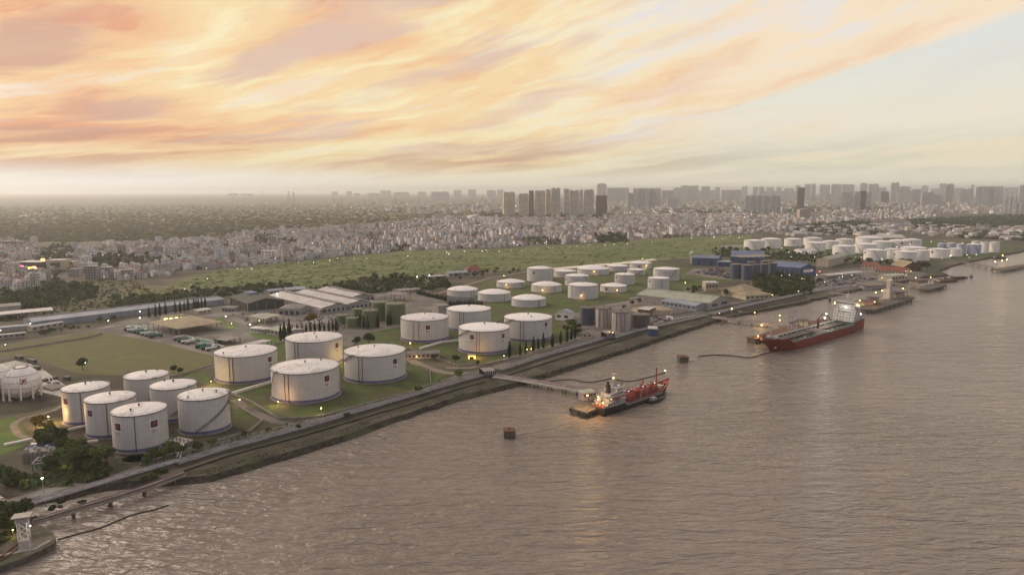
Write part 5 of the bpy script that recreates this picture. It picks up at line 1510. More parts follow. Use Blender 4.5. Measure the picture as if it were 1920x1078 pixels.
# ---------------------------------------------------------------- gas carrier
S, Bw = G(1121, 778, WATER), G(1249, 734, WATER)
d = Bw - S; LW = d.length; rz = math.atan2(d.y, d.x)
t = thing('gas_carrier', 'small black gas carrier with three red tanks on deck at the near jetty', 'ship', (S.x, S.y, WATER), rz)
L = LW + 3.0; Bm = 11.4
zd = lambda q: 3.6 + (1.3 if q < .27 else 0) + (max(0, (q - .8) / .2) ** 1.2) * 3.6
low, top = hull(L, Bm, zd, stern_w=.82, bow_len=.30, rake=4.0)
build_hull(t, low, top, M['hull_black'], M['deck_red'], [(.80, 1.0, 1.5)], M['ship_red'])
st = [(x, w, z) for x, w, z in top[:11]]
for s in (1, -1):
    v = []
    for x, w, z in st: v += [(x, s * w, z), (x, s * (w + .05), z + 1.1), (x, s * (w - .25), z + 1.1), (x, s * (w - .25), z)]
    MB().add(v, [(4 * i + k, 4 * i + k + 1, 4 * i + 5 + k, 4 * i + 4 + k) for i in range(10) for k in range(3)]).build('bulwark', M['ship_grey'], t)
MB().add([(x, w * 1.004 + .02, z - .9) for x, w, z in top[10:30]] + [(x, w * 1.004 + .03, z - .2) for x, w, z in top[10:30]], [(i, i + 20, i + 21, i + 1) for i in range(19)]).build('side_stripe', M['ship_grey'], t)
MB().add([(x, -w * 1.004 - .02, z - .9) for x, w, z in top[10:30]] + [(x, -w * 1.004 - .03, z - .2) for x, w, z in top[10:30]], [(i, i + 1, i + 21, i + 20) for i in range(19)]).build('side_stripe', M['ship_grey'], t)
z0 = 3.6
for k, (x0, x1, r, zc) in enumerate([(L * .315, L * .47, 4.0, z0 + 1.4), (L * .50, L * .655, 4.1, z0 + 1.6), (L * .68, L * .79, 3.3, z0 + 1.8)]):
    prof = [(.05, x0), (r * .55, x0 + .4), (r * .85, x0 + 1.2), (r, x0 + 2.4), (r, x1 - 2.4), (r * .85, x1 - 1.2), (r * .55, x1 - .4), (.05, x1)]
    mb = MB(); nn = 28; v, f = [], []
    for rr, x in prof:
        for i in range(nn):
            a = 2 * math.pi * i / nn
            v.append((x, rr * math.cos(a), zc + rr * math.sin(a)))
    for j in range(len(prof) - 1):
        for i in range(nn):
            f.append((j * nn + i, (j + 1) * nn + i, (j + 1) * nn + (i + 1) % nn, j * nn + (i + 1) % nn))
    tk = mb.add(v, f).build('cargo_tank', M['ship_red'], t, True)
    for q in (.28, .5, .72):
        x = x0 + (x1 - x0) * q
        MB().tube([(x, (r + .1) * math.cos(R(a)), zc + (r + .1) * math.sin(R(a))) for a in range(0, 181, 12)], .16, 5).build('tank_rib', M['deck_red'], tk)
    MB().lathe([(1.0, zc + r - .3), (1.0, zc + r + 1.2), (.3, zc + r + 1.5)], 10, ((x0 + x1) / 2, 0, 0)).build('tank_dome', M['ship_red'], tk, True)
    MB().box(x0 + 1, x1 - 1, -1.0, 1.0, zc + r + .5, zc + r + .62).build('catwalk', M['ship_grey'], t)
    rails(t, [(x0 + 1, 1, zc + r + .6), (x1 - 1, 1, zc + r + .6)], m='ship_red')
for k in range(34):
    x, y = L * random.uniform(.3, .84), random.choice((-1, 1)) * random.uniform(3.2, 5.0)
    q = random.uniform(1.2, 3.4)
    MB().tube([(x, y, z0), (x, y, z0 + q), (x + random.uniform(-2.5, 2.5), y * .8, z0 + q)], random.uniform(.1, .22), 5).build('deck_pipe', M[random.choice(('ship_red', 'orange', 'deck_red', 'rust', 'silver'))], t)
MB().box(L * .475, L * .495, -3, 3, z0, z0 + 4.6).build('compressor_house', M['ship_red'], t)
MB().box(L * .66, L * .675, -2.6, 2.6, z0, z0 + 4.2).build('compressor_house', M['deck_red'], t)
for yy in (-1.6, -.8, .8, 1.6):
    MB().tube([(L * .30, yy * 2.6, z0 + .7), (L * .80, yy * 2.4, z0 + .7)], .16, 5).build('deck_pipe', M['rust'], t)
# superstructure
zs = z0 + 1.3
sup = [(.045, .275, 9.6, 0, 2.5), (.07, .27, 8.8, 2.5, 4.9), (.10, .265, 8.0, 4.9, 7.1), (.18, .262, 7.4, 7.1, 9.4)]
for k, (a, b, w, h0, h1) in enumerate(sup):
    s_ = MB().box(L * a, L * b, -w / 2, w / 2, zs + h0, zs + h1 - .15).build('deckhouse', M['ship_white'], t)
    MB().box(L * a - .6, L * b + .4, -w / 2 - .7, w / 2 + .7, zs + h1 - .15, zs + h1).build('deck_slab', M['ship_grey'], s_)
    nw = int((b - a) * L / 2.2)
    for i in range(nw):
        x = L * a + (b - a) * L * (i + .5) / nw
        for s in (-1, 1):
            y = s * w / 2
            MB().box(x - .45, x + .45, min(y, y + s * .05), max(y, y + s * .05), zs + h0 + 1.0, zs + h0 + 1.8).build('window', M['glass'], s_)
    for i in range(5):
        y = -w / 2 + w * (i + .5) / 5
        MB().box(L * b, L * b + .05, y - .5, y + .5, zs + h0 + 1.0, zs + h0 + (1.9 if k < 3 else 2.1)).build('window', M['glass'], s_)
    xs0, xs1, ww, zz = L * a - .5, L * b + .3, w / 2 + .6, zs + h1
    rails(t, [(xs0, -ww, zz), (xs1, -ww, zz)]); rails(t, [(xs0, ww, zz), (xs1, ww, zz)])
MB().box(L * .235, L * .262, -5.6, 5.6, zs + 7.15, zs + 7.4).build('bridge_wing', M['ship_white'], t)
mb = MB().lathe([(1.6, zs + 4.9), (1.5, zs + 11.5), (1.2, zs + 12)], 14, (L * .125, 0, 0))
fn = mb.build('funnel', M['hull_black'], t, True)
for s in (-.45, .45): MB().tube([(L * .125, s, zs + 11.8), (L * .125 - .3, s, zs + 14)], .42, 8).build('exhaust_pipe', M['hull_black'], fn)
mast = MB().tube([(L * .205, 0, zs + 9.3), (L * .205, 0, zs + 17.5)], .26, 8).tube([(L * .205, -2.6, zs + 16), (L * .205, 2.6, zs + 16)], .12, 5).build('mast', M['ship_grey'], t)
MB().box(L * .205 - .3, L * .205 + .3, -1.7, 1.7, zs + 17.5, zs + 17.8).build('radar_bar', M['ship_white'], mast)
MB().box(L * .205 - .25, L * .205 + .25, -1.2, 1.2, zs + 14.2, zs + 14.45).build('radar_bar', M['ship_white'], mast)
for (x, y, z, r) in [(.155, 3.2, 7.1, 1.0), (.225, -2.5, 9.4, .85), (.06, -2.6, 4.9, .9), (.05, 1.5, 2.6, 1.1), (.10, -3.4, 5.0, .7)]:
    MB().ball((L * x, y, zs + z + r * .9), r, n=14, m=9).build('dome_antenna', M['silver'], t, True)
lb = MB().ball((L * .165, -5.0, zs + 4.0), 3.0, 1.05, 1.05, 16, 8).build('lifeboat', M['ship_red'], t, True)
MB().tube([(L * .165 - 2, -4.4, zs + 2.5), (L * .165 - 2, -5.2, zs + 5.6)], .12, 4).tube([(L * .165 + 2, -4.4, zs + 2.5), (L * .165 + 2, -5.2, zs + 5.6)], .12, 4).build('davit', M['ship_white'], lb)
lb = MB().ball((L * .165, 5.0, zs + 4.0), 3.0, 1.05, 1.05, 16, 8).build('lifeboat', M['ship_red'], t, True)
MB().box(L * .23, L * .26, -2, 2.6, zs + 9.4, zs + 9.8).build('blue_tarpaulin', M['blue_roof'], t)
for x, h, r, m in [(.305, 8, .22, 'deck_red'), (.60, 6.5, .35, 'ship_red'), (.80, 10.5, .42, 'ship_red')]:
    MB().tube([(L * x, 0, z0), (L * x, 0, z0 + 4.5 + h)], r, 8).build('deck_mast', M[m], t)
MB().tube([(L * .50, -4.6, z0), (L * .50, -4.6, z0 + 5), (L * .44, -5.0, z0 + 8)], .28, 6).build('davit_crane', M['ship_white'], t)
fm = MB().tube([(L * .94, 0, zd(.94)), (L * .94, 0, zd(.94) + 6)], .16, 6).build('foremast', M['ship_white'], t)
MB().box(L * .84, L * .88, -2, 2, zd(.86), zd(.86) + 1.6).build('windlass', M['ship_grey'], t)
for s in (-1, 1): MB().lathe([(.5, 0), (.4, .9), (.6, 1.0)], 8, (L * .91, s * 1.2, zd(.91))).build('bollard', M['dark_steel'], t)
rails(t, [(x, w - .1, z) for x, w, z in top[10:29]], m='ship_grey'); rails(t, [(x, -w + .1, z) for x, w, z in top[10:29]], m='ship_grey')
for k in range(6):
    MB().lathe([(.55, 0), (.55, 1.2), (.2, 1.5)], 8, (L * (.02 + .006 * k), -4 + 1.6 * k, zd(0))).build('winch_drum', M['silver' if k % 2 else 'orange'], t, True)
GAS = (t, L, zs)
# black workboat alongside
p = G(1216, 757, WATER)
t = thing('work_boat', 'low black work boat alongside the gas carrier', 'boat', (p.x, p.y, WATER), rz)
low, top = hull(17, 4.6, lambda q: 1.5 + .7 * max(0, q - .6), stern_w=.9, bow_len=.35, rake=1.2, n=18)
build_hull(t, low, top, M['hull_black'], M['dark_steel'], [(0, 1, .5)], M['hull_black'])
MB().box(3, 6.5, -1.5, 1.5, 1.4, 3.4).build('wheelhouse', M['grey_paint'], t)

# ---------------------------------------------------------------- red tanker (bow towards the viewer's left)
Bw, S = G(1444, 659, WATER), G(1604, 613.5, WATER)
d = Bw - S; LW = d.length; rz = math.atan2(d.y, d.x)
t = thing('tanker', 'large red hulled tanker with a green deck and white bridge block', 'ship', (S.x, S.y, WATER), rz)
L = LW + 12; Bm = 23.0
zd = lambda q: 7.4 + (2.2 if q < .16 else 0) + (2.6 + (q - .86) * 9 if q > .86 else 0)
low, top = hull(L, Bm, zd, stern_w=.72, bow_len=.2, rake=12.0, flare=.9, n=44)
build_hull(t, low, top, M['hull_red'], M['deck_green'], [(.87, 1.0, 1.2), (0, .15, 1.0)], M['hull_red'])
MB().add([(x, w * .985, z + .0) for x, w, z in top[8:37]] + [(x, w * .985, z + .35) for x, w, z in top[8:37]], [(i, i + 1, i + 30, i + 29) for i in range(28)]).build('gunwale', M['ship_grey'], t)
MB().add([(x, -w * .985, z + .0) for x, w, z in top[8:37]] + [(x, -w * .985, z + .35) for x, w, z in top[8:37]], [(i, i + 29, i + 30, i + 1) for i in range(28)]).build('gunwale', M['ship_grey'], t)
z0 = 7.4
zs = z0 + 2.2
for k in range(6):
    a, b = L * .085, L * (.165 - .004 * k)
    w = 20 if k < 5 else 17
    s_ = MB().box(a, b, -w / 2, w / 2, zs + 2.5 * k, zs + 2.5 * (k + 1) - .05).build('deckhouse', M['ship_white'], t)
    for i in range(7):
        y = -w / 2 + w * (i + .5) / 7
        if k < 5 and not (k == 3 and 1 <= i <= 5): MB().box(b, b + .06, y - .45, y + .45, zs + 2.5 * k + 1.0, zs + 2.5 * k + 1.9).build('window', M['glass'], s_)
    for i in range(4):
        x = a + (b - a) * (i + .5) / 4
        for s in (-1, 1): MB().box(x - .4, x + .4, min(s * w / 2, s * (w / 2 + .06)), max(s * w / 2, s * (w / 2 + .06)), zs + 2.5 * k + 1.0, zs + 2.5 * k + 1.9).build('window', M['glass'], s_)
zb = zs + 2.5 * 6
br = MB().box(L * .10, L * .147, -9.5, 9.5, zb, zb + 3.0).build('bridge', M['ship_white'], t)
for i in range(13):
    y = -9.2 + 18.4 * (i + .5) / 13
    MB().box(L * .147, L * .147 + .06, y - .58, y + .58, zb + 1.3, zb + 2.3).build('window', M['glass'], br)
MB().box(L * .11, L * .15, -12.4, 12.4, zb - .3, zb).build('bridge_wing', M['ship_white'], t)
rails(t, [(L * .15, -12.4, zb), (L * .15, 12.4, zb)])
MB().box(L * .095, L * .15, -10, 10, zb + 3.0, zb + 3.25).build('bridge_roof', M['ship_grey'], t)
ms = MB().tube([(L * .12, 0, zb + 3.2), (L * .12, 0, zb + 12)], .4, 8).tube([(L * .12, -3, zb + 8), (L * .12, 3, zb + 8)], .15, 5).build('mast', M['ship_white'], t)
MB().box(L * .12 - .3, L * .12 + .3, -2, 2, zb + 9.6, zb + 10).build('radar_bar', M['ship_white'], ms)
MB().ball((L * .105, 5, zb + 4.6), 1.5, n=12, m=8).build('dome_antenna', M['ship_white'], t, True)
# letters on the front of the bridge block
mb = MB()
FONT = {'N': [(0, 0, 0, 1), (0, 1, .5, 0), (.5, 0, .5, 1)], 'o': [(0, .1, 0, .5), (0, .5, .4, .5), (.4, .5, .4, .05), (.4, .05, 0, .05)], 'S': [(.5, 1, 0, 1), (0, 1, 0, .5), (0, .5, .5, .5), (.5, .5, .5, 0), (.5, 0, 0, 0)],
        'm': [(0, 0, 0, .55), (0, .55, .6, .55), (.3, .55, .3, 0), (.6, .55, .6, 0)], 'k': [(0, 0, 0, 1), (0, .3, .4, .6), (0, .3, .4, 0)], 'i': [(0.1, 0, .1, .55)], 'n': [(0, 0, 0, .55), (0, .55, .4, .55), (.4, .55, .4, 0)], 'g': [(0, .1, 0, .55), (0, .55, .4, .55), (.4, .55, .4, -.3), (.4, -.3, 0, -.3), (0, .1, .4, .1)]}
x0 = 0.0; hh = 1.7; segs = []
for ch in 'No Smoking':
    if ch == ' ': x0 += .6 * hh; continue
    for q in FONT[ch]: segs.append((x0 + q[0] * hh, q[1] * hh, x0 + q[2] * hh, q[3] * hh))
    x0 += (max(max(q[0], q[2]) for q in FONT[ch]) + .28) * hh
bx = L * .153 + .12
for a, b, c, e in segs:
    # the reader faces the stern; reading direction runs towards +y
    mb.tube([(bx, a - x0 / 2, zs + 2.5 * 3 + .7 + b), (bx, c - x0 / 2, zs + 2.5 * 3 + .7 + e)], .13, 4)
mb.build('lettering', M['lettering_black'], t)
fn = MB().box(L * .04, L * .075, -3.4, 3.4, zs, zs + 15).build('funnel', M['ship_white'], t)
MB().box(L * .04 - .05, L * .075 + .05, -3.45, 3.45, zs + 10.5, zs + 13).build('funnel_band', M['ship_grey'], fn)
for s in (-1.2, 1.2): MB().tube([(L * .057, s, zs + 15), (L * .057, s, zs + 16.8)], .6, 8).build('exhaust_pipe', M['hull_black'], fn)
MB().tube([(L * .005, 3.2, zs + 6.5), (L * .035, 3.2, zs + 9)], 1.5, 10).build('free_fall_lifeboat', M['orange'], t, True)
MB().box(L * .008, L * .035, -6, 6, zs, zs + 5.0).build('aft_house', M['rust'], t)
MB().box(L * .05, L * .082, -9, 9, zs, zs + 5.0).build('aft_house', M['ship_grey'], t)
# cargo deck
for k in range(9):
    y = -3.6 + .9 * k
    MB().tube([(L * .18, y, z0 + 1.0), (L * .84, y, z0 + 1.0)], .28, 5).build('deck_pipe', M['rust' if k % 3 else 'grey_paint'], t)
for k in range(22):
    x = L * (.19 + .65 * k / 21)
    MB().box(x - .25, x + .25, -5, 5, z0, z0 + .7).build('pipe_support', M['deck_green'], t)
MB().box(L * .17, L * .86, -.9 - 5.6, .9 - 5.6, z0 + 2.6, z0 + 2.8).build('catwalk', M['ship_grey'], t)
for k in range(14):
    x = L * (.18 + .66 * k / 13)
    MB().box(x - .15, x + .15, -6.3, -4.9, z0, z0 + 2.6).build('catwalk_leg', M['deck_green'], t)
rails(t, [(L * .17, -6.5, z0 + 2.8), (L * .86, -6.5, z0 + 2.8)], m='ship_grey')
for k in range(8):
    x = L * (.47 + .012 * k)
    MB().tube([(x, -10.4, z0 + 1.5), (x, 10.4, z0 + 1.5)], .3, 6).build('manifold', M['rust' if k % 2 else 'silver'], t)
for s in (-1, 1):
    MB().box(L * .46, L * .57, s * 9.4 - 1.0, s * 9.4 + 1.0, z0, z0 + .9).build('drip_tray', M['ship_grey'], t)
cr = MB().lathe([(1.2, z0), (1.0, z0 + 9), (1.2, z0 + 10)], 12, (L * .455, 0, 0)).build('crane', M['rust'], t, True)
MB().tube([(L * .455, 0, z0 + 10), (L * .42, 0, z0 + 13.5), (L * .36, 0, z0 + 12), (L * .32, 0, z0 + 7)], .7, 6).build('crane_jib', M['rust'], cr)
for k in range(26):
    x, y = L * random.uniform(.2, .85), random.choice((-1, 1)) * random.uniform(5.5, 10)
    MB().lathe([(.7, 0), (.7, 1.0), (.2, 1.3)], 8, (x, y, z0)).build('hatch', M[random.choice(('deck_green', 'grey_paint', 'rust', 'steel'))], t)
for k in range(16):
    x, y = L * random.uniform(.2, .85), random.uniform(-9, 9)
    MB().tube([(x, y, z0), (x, y, z0 + random.uniform(2, 4))], .2, 5).build('vent_post', M['steel'], t)
for s in (-1, 1):
    MB().box(L * .90, L * .925, s * 3.4 - 1.5, s * 3.4 + 1.5, zd(.91), zd(.91) + 2.2).build('windlass', M['grey_paint'], t)
    MB().lathe([(.6, 0), (.5, 1.1), (.8, 1.3)], 8, (L * .955, s * 1.6, zd(.955))).build('bollard', M['dark_steel'], t)
MB().tube([(L * .93, 0, zd(.93)), (L * .93, 0, zd(.93) + 9)], .3, 8).build('foremast', M['ship_white'], t)
MB().box(L * .865, L * .875, -8, 8, z0, zd(.87)).build('break_bulkhead', M['ship_grey'], t)
rails(t, [(x, w - .3, z) for x, w, z in top[8:37]], m='grey_paint'); rails(t, [(x, -w + .3, z) for x, w, z in top[8:37]], m='grey_paint')
# name on the bow, too small to read: a pale line of lettering and the anchor
an = MB().box(L * .93, L * .945, Bm * .20, Bm * .20 + .8, 3.4, 5.0).build('anchor', M['ship_grey'], t)
TANK = (t, L, zs, z0, zb)

def rope(a, b, sag, label):
    a, b = Vector(a), Vector(b)
    pts = [a.lerp(b, i / 10) - Vector((0, 0, sag * 4 * (i / 10) * (1 - i / 10))) for i in range(11)]
    tag(MB().tube(pts, .09, 4).build('mooring_line', M['lettering_black']), label, 'rope', 'mooring lines of the ships')
bpy.context.view_layer.update()
gw, tw = GAS[0].matrix_world.copy(), TANK[0].matrix_world.copy()
rope(gw @ Vector((1, 4, 5)), G(1088, 752, 1.9), .6, 'mooring line from the gas carrier stern to the jetty platform')
rope(gw @ Vector((GAS[1] * .93, 3, 8)), G(1112, 738, 1.9), 2.0, 'long mooring line from the gas carrier bow back to the jetty')
rope(gw @ Vector((GAS[1] * .95, 1, 8)), G(1275, 675, WATER + 4.4), 3.0, 'long mooring line from the gas carrier bow to the dolphin between the ships')
rope(tw @ Vector((TANK[1] * .97, 1, 11)), G(1419, 642, WATER + 4.8), 1.5, 'mooring line from the tanker bow to the concrete block')
rope(tw @ Vector((TANK[1] * .96, -1, 11)), G(1283, 676, WATER + 4.4), 5.0, 'very long mooring line from the tanker bow to the brown dolphin')
rope(tw @ Vector((2, -6, 9)), G(1612, 574, 2.5), 1.5, 'mooring line from the tanker stern to the long dark jetty')
rope(gw @ Vector((0, -3, 5)), G(962, 816, WATER + 4.2), 3.0, 'long mooring line from the gas carrier stern to the square dolphin')

# ---------------------------------------------------------------- small craft and the barge in the port
def barge(px, py, L, B, h, rzd, label, m, cat='barge', name='barge', cabin=True):
    p = G(px, py, WATER)
    t = thing(name, label, cat, (p.x, p.y, WATER), R(rzd))
    low, top = hull(L, B, lambda q: h + .8 * max(0, q - .8) * 5 * .4, stern_w=.92, bow_len=.16, rake=2, n=20)
    build_hull(t, low, top, M[m], M['dark_steel'], [(0, 1, .7)], M[m])
    if cabin:
        MB().box(L * .05, L * .22, -B * .32, B * .32, h, h + 3).build('wheelhouse', M['grey_paint'], t)
        MB().box(L * .04, L * .23, -B * .36, B * .36, h + 3, h + 3.3).build('roof', M['rust'], t)
        for k in range(4): MB().box(L * (.28 + .16 * k), L * (.40 + .16 * k), -B * .36, B * .36, h, h + 1.3).build('hatch', M['rust'], t)
    return t
barge(1613, 544, 46, 12, 3.2, 24, 'grey barge moored at the quay of the port yard', 'ship_grey')
barge(1756, 530.5, 46, 10, 2.2, 25, 'rusty barge moored beyond the far jetty', 'rust')
barge(1776, 525, 40, 10, 2.6, 25, 'dark barge moored outside the rusty one', 'hull_black')
barge(1799, 521.6, 14, 4, 1.0, 5, 'tiny dark boat out on the river near the barges', 'hull_black', 'boat', 'small_boat', False)
barge(1822, 521, 8, 3, 1.6, 70, 'tiny upright boat alone in the middle of the river', 'hull_black', 'boat', 'small_boat', True)
barge(1384, 590, 20, 6, 1.2, 20, 'white topped launch moored behind the tanker jetty', 'hull_black', 'boat', 'small_boat', True)
barge(1862, 485.5, 30, 8, 2.0, 10, 'dark boat moored at the bank of the far tanks', 'hull_black', 'boat', 'small_boat', True)
for k, (x, y) in enumerate([(1344, 607.5), (1350, 608.8), (1355, 608)]):
    p = G(x, y, WATER)
    tag(MB().lathe([(1.0, -.5), (1.0, .5), (.5, 1.1)], 10, tuple(p)).build('mooring_buoy', M['hull_black']), ('black mooring buoy closest to the bank', 'middle black mooring buoy', 'black mooring buoy closest to the trestle')[k] + ' off the tanker jetty', 'buoy', 'mooring buoys')
from mathutils import noise as mnoise
# ================================================================ VEGETATION
def crown_mesh(n, rx, rz, leaf, lobes, zc, seed, flat=1.0):
    rs = np.random.default_rng(seed)
    cs = rs.normal(size=(lobes, 3)); cs /= np.linalg.norm(cs, axis=1)[:, None]
    cs *= rs.uniform(.25, .62, size=(lobes, 1)); cs[:, 2] *= .8
    lr = rs.uniform(.34, .58, size=lobes)
    k = rs.integers(0, lobes, n)
    d = rs.normal(size=(n, 3)); d /= np.linalg.norm(d, axis=1)[:, None]
    d[:, 2] = np.where(d[:, 2] < -.35, -d[:, 2], d[:, 2])
    p = cs[k] + d * lr[k][:, None] * rs.uniform(.72, 1.05, size=(n, 1))
    p *= np.array([rx, rx, rz]); p[:, 2] += zc
    nr = d + rs.normal(size=(n, 3)) * .55; nr /= np.linalg.norm(nr, axis=1)[:, None]
    a = np.cross(nr, np.array([0.31, 0.17, .93])); a /= np.linalg.norm(a, axis=1)[:, None]
    b = np.cross(nr, a)
    s = leaf * rs.uniform(.6, 1.4, size=(n, 1))
    v = np.stack([p - a * s - b * s * .6, p + a * s * .8 - b * s * .7, p + a * s + b * s * .6, p - a * s * .7 + b * s * .8], 1).reshape(-1, 3)
    me = bpy.data.meshes.new('crown')
    me.from_pydata(v.tolist(), [], np.arange(4 * n).reshape(n, 4).tolist())
    return me
def trunk_mesh(h, r, seed, limbs=4):
    rs = random.Random(seed)
    mb = MB()
    pts = [(0, 0, 0), (rs.uniform(-.2, .2), rs.uniform(-.2, .2), h * .5), (rs.uniform(-.3, .3), rs.uniform(-.3, .3), h)]
    mb.lathe([(r * 1.5, 0), (r, h * .12), (r * .8, h * .5), (r * .45, h)], 7)
    for i in range(limbs):
        a = 6.28 * i / limbs + rs.uniform(-.4, .4)
        z = h * rs.uniform(.45, .8)
        mb.tube([(0, 0, z), (math.cos(a) * h * .22, math.sin(a) * h * .22, z + h * .2), (math.cos(a) * h * .38, math.sin(a) * h * .38, z + h * .42)], r * .34, 5)
    me = bpy.data.meshes.new('trunk')
    me.from_pydata([tuple(p) for p in mb.v], [], mb.f)
    me.materials.append(M['bark'])
    return me
def cypress_mesh(n, h, r, seed):
    rs = np.random.default_rng(seed)
    t = rs.uniform(.03, 1, n) ** .8
    rad = r * np.sin(np.clip(t * 1.05 + .12, 0, 1) * math.pi) ** .6 * rs.uniform(.75, 1.05, n)
    a = rs.uniform(0, 6.283, n)
    p = np.stack([rad * np.cos(a), rad * np.sin(a), .4 + t * (h - .4)], 1)
    nr = np.stack([np.cos(a), np.sin(a), rs.normal(size=n) * .4 + .3], 1); nr /= np.linalg.norm(nr, axis=1)[:, None]
    u = np.cross(nr, [0, 0, 1.0]); u /= np.linalg.norm(u, axis=1)[:, None]
    w = np.cross(nr, u)
    s = .42 * rs.uniform(.7, 1.4, size=(n, 1))
    v = np.stack([p - u * s, p - w * s * 1.6, p + u * s, p + w * s * 1.6], 1).reshape(-1, 3)
    me = bpy.data.meshes.new('crown')
    me.from_pydata(v.tolist(), [], np.arange(4 * n).reshape(n, 4).tolist())
    me.materials.append(M['cypress'])
    return me
KIND = {}
def kind(key, n, leaf, count, m, rx=5.0, rz=4.0, zc=6.0, th=5.0, tr=.32, lobes=8):
    KIND[key] = []
    for i in range(count):
        cm = crown_mesh(n, rx, rz, leaf, lobes + i, zc, hash(key) % 1000 + i if False else sum(map(ord, key)) + i * 17)
        cm.materials.append(M[m])
        KIND[key].append((cm, trunk_mesh(th, tr, i)))
kind('near', 1500, .42, 5, 'leaf_dark')
kind('near_light', 1300, .40, 3, 'leaf')
kind('yellow', 1000, .40, 2, 'leaf_lamplit')
kind('mid', 420, .75, 5, 'leaf_dark')
kind('mid_light', 420, .75, 4, 'leaf')
kind('bright', 700, .45, 2, 'leaf_light')
kind('bush', 260, .55, 4, 'leaf', rx=3.2, rz=2.2, zc=1.6, th=1.4, tr=.15, lobes=6)
kind('bush_dark', 260, .55, 3, 'leaf_dark', rx=3.4, rz=2.0, zc=1.5, th=1.4, tr=.15, lobes=6)
KIND['cypress'] = [(cypress_mesh(420, 11, 1.25, 40 + i), trunk_mesh(3.0, .18, i, 0)) for i in range(4)]
KIND['hedge_cypress'] = [(cypress_mesh(260, 8, 1.1, 60 + i), trunk_mesh(1.5, .15, i, 0)) for i in range(3)]
n_trees = 0
def plant(key, x, y, sc, label, group=None, name='tree', cat='tree', z=0.0, p=None):
    p = p or G(x, y)
    t = thing(name, label, cat, (p.x, p.y, z), random.uniform(0, 6.28), group)
    sc *= random.uniform(.85, 1.15)
    t.scale = (sc * random.uniform(.9, 1.12), sc * random.uniform(.9, 1.12), sc)
    cm, tm = random.choice(KIND[key])
    for nm, me in (('crown', cm), ('trunk', tm)):
        o = bpy.data.objects.new(nm, me); C.objects.link(o); o.parent = t
    return t
ORD = 'first second third fourth fifth sixth seventh eighth ninth tenth eleventh twelfth thirteenth fourteenth fifteenth sixteenth seventeenth eighteenth nineteenth'.split()
TENS = {2: 'twenty', 3: 'thirty', 4: 'forty', 5: 'fifty', 6: 'sixty'}
def ordinal(n):
    if n < 19: return ORD[n]
    n += 1
    t, u = divmod(n, 10)
    return TENS[t][:-1] + 'ieth' if u == 0 else TENS[t] + '-' + ORD[u - 1]
def grove(poly, n, keys, sc, label, group, gap=5, name='tree', cat='tree'):
    spots = sorted(scatter(poly, n, gap))
    seen = {}
    for x, y in spots:
        q = random.uniform(.72, 1.22); k = random.choice(keys)
        size = 'small' if q < .88 else 'tall' if q > 1.06 else 'middling'
        shade = 'olive' if 'light' in k or k == 'bush' else 'dark'
        i = seen[size, shade] = seen.get((size, shade), -1) + 1
        plant(k, x, y, sc * q, '%s %s %s of the %s, from its upstream end' % (ordinal(i), size, shade + ' ' + cat, group), group, name, cat)

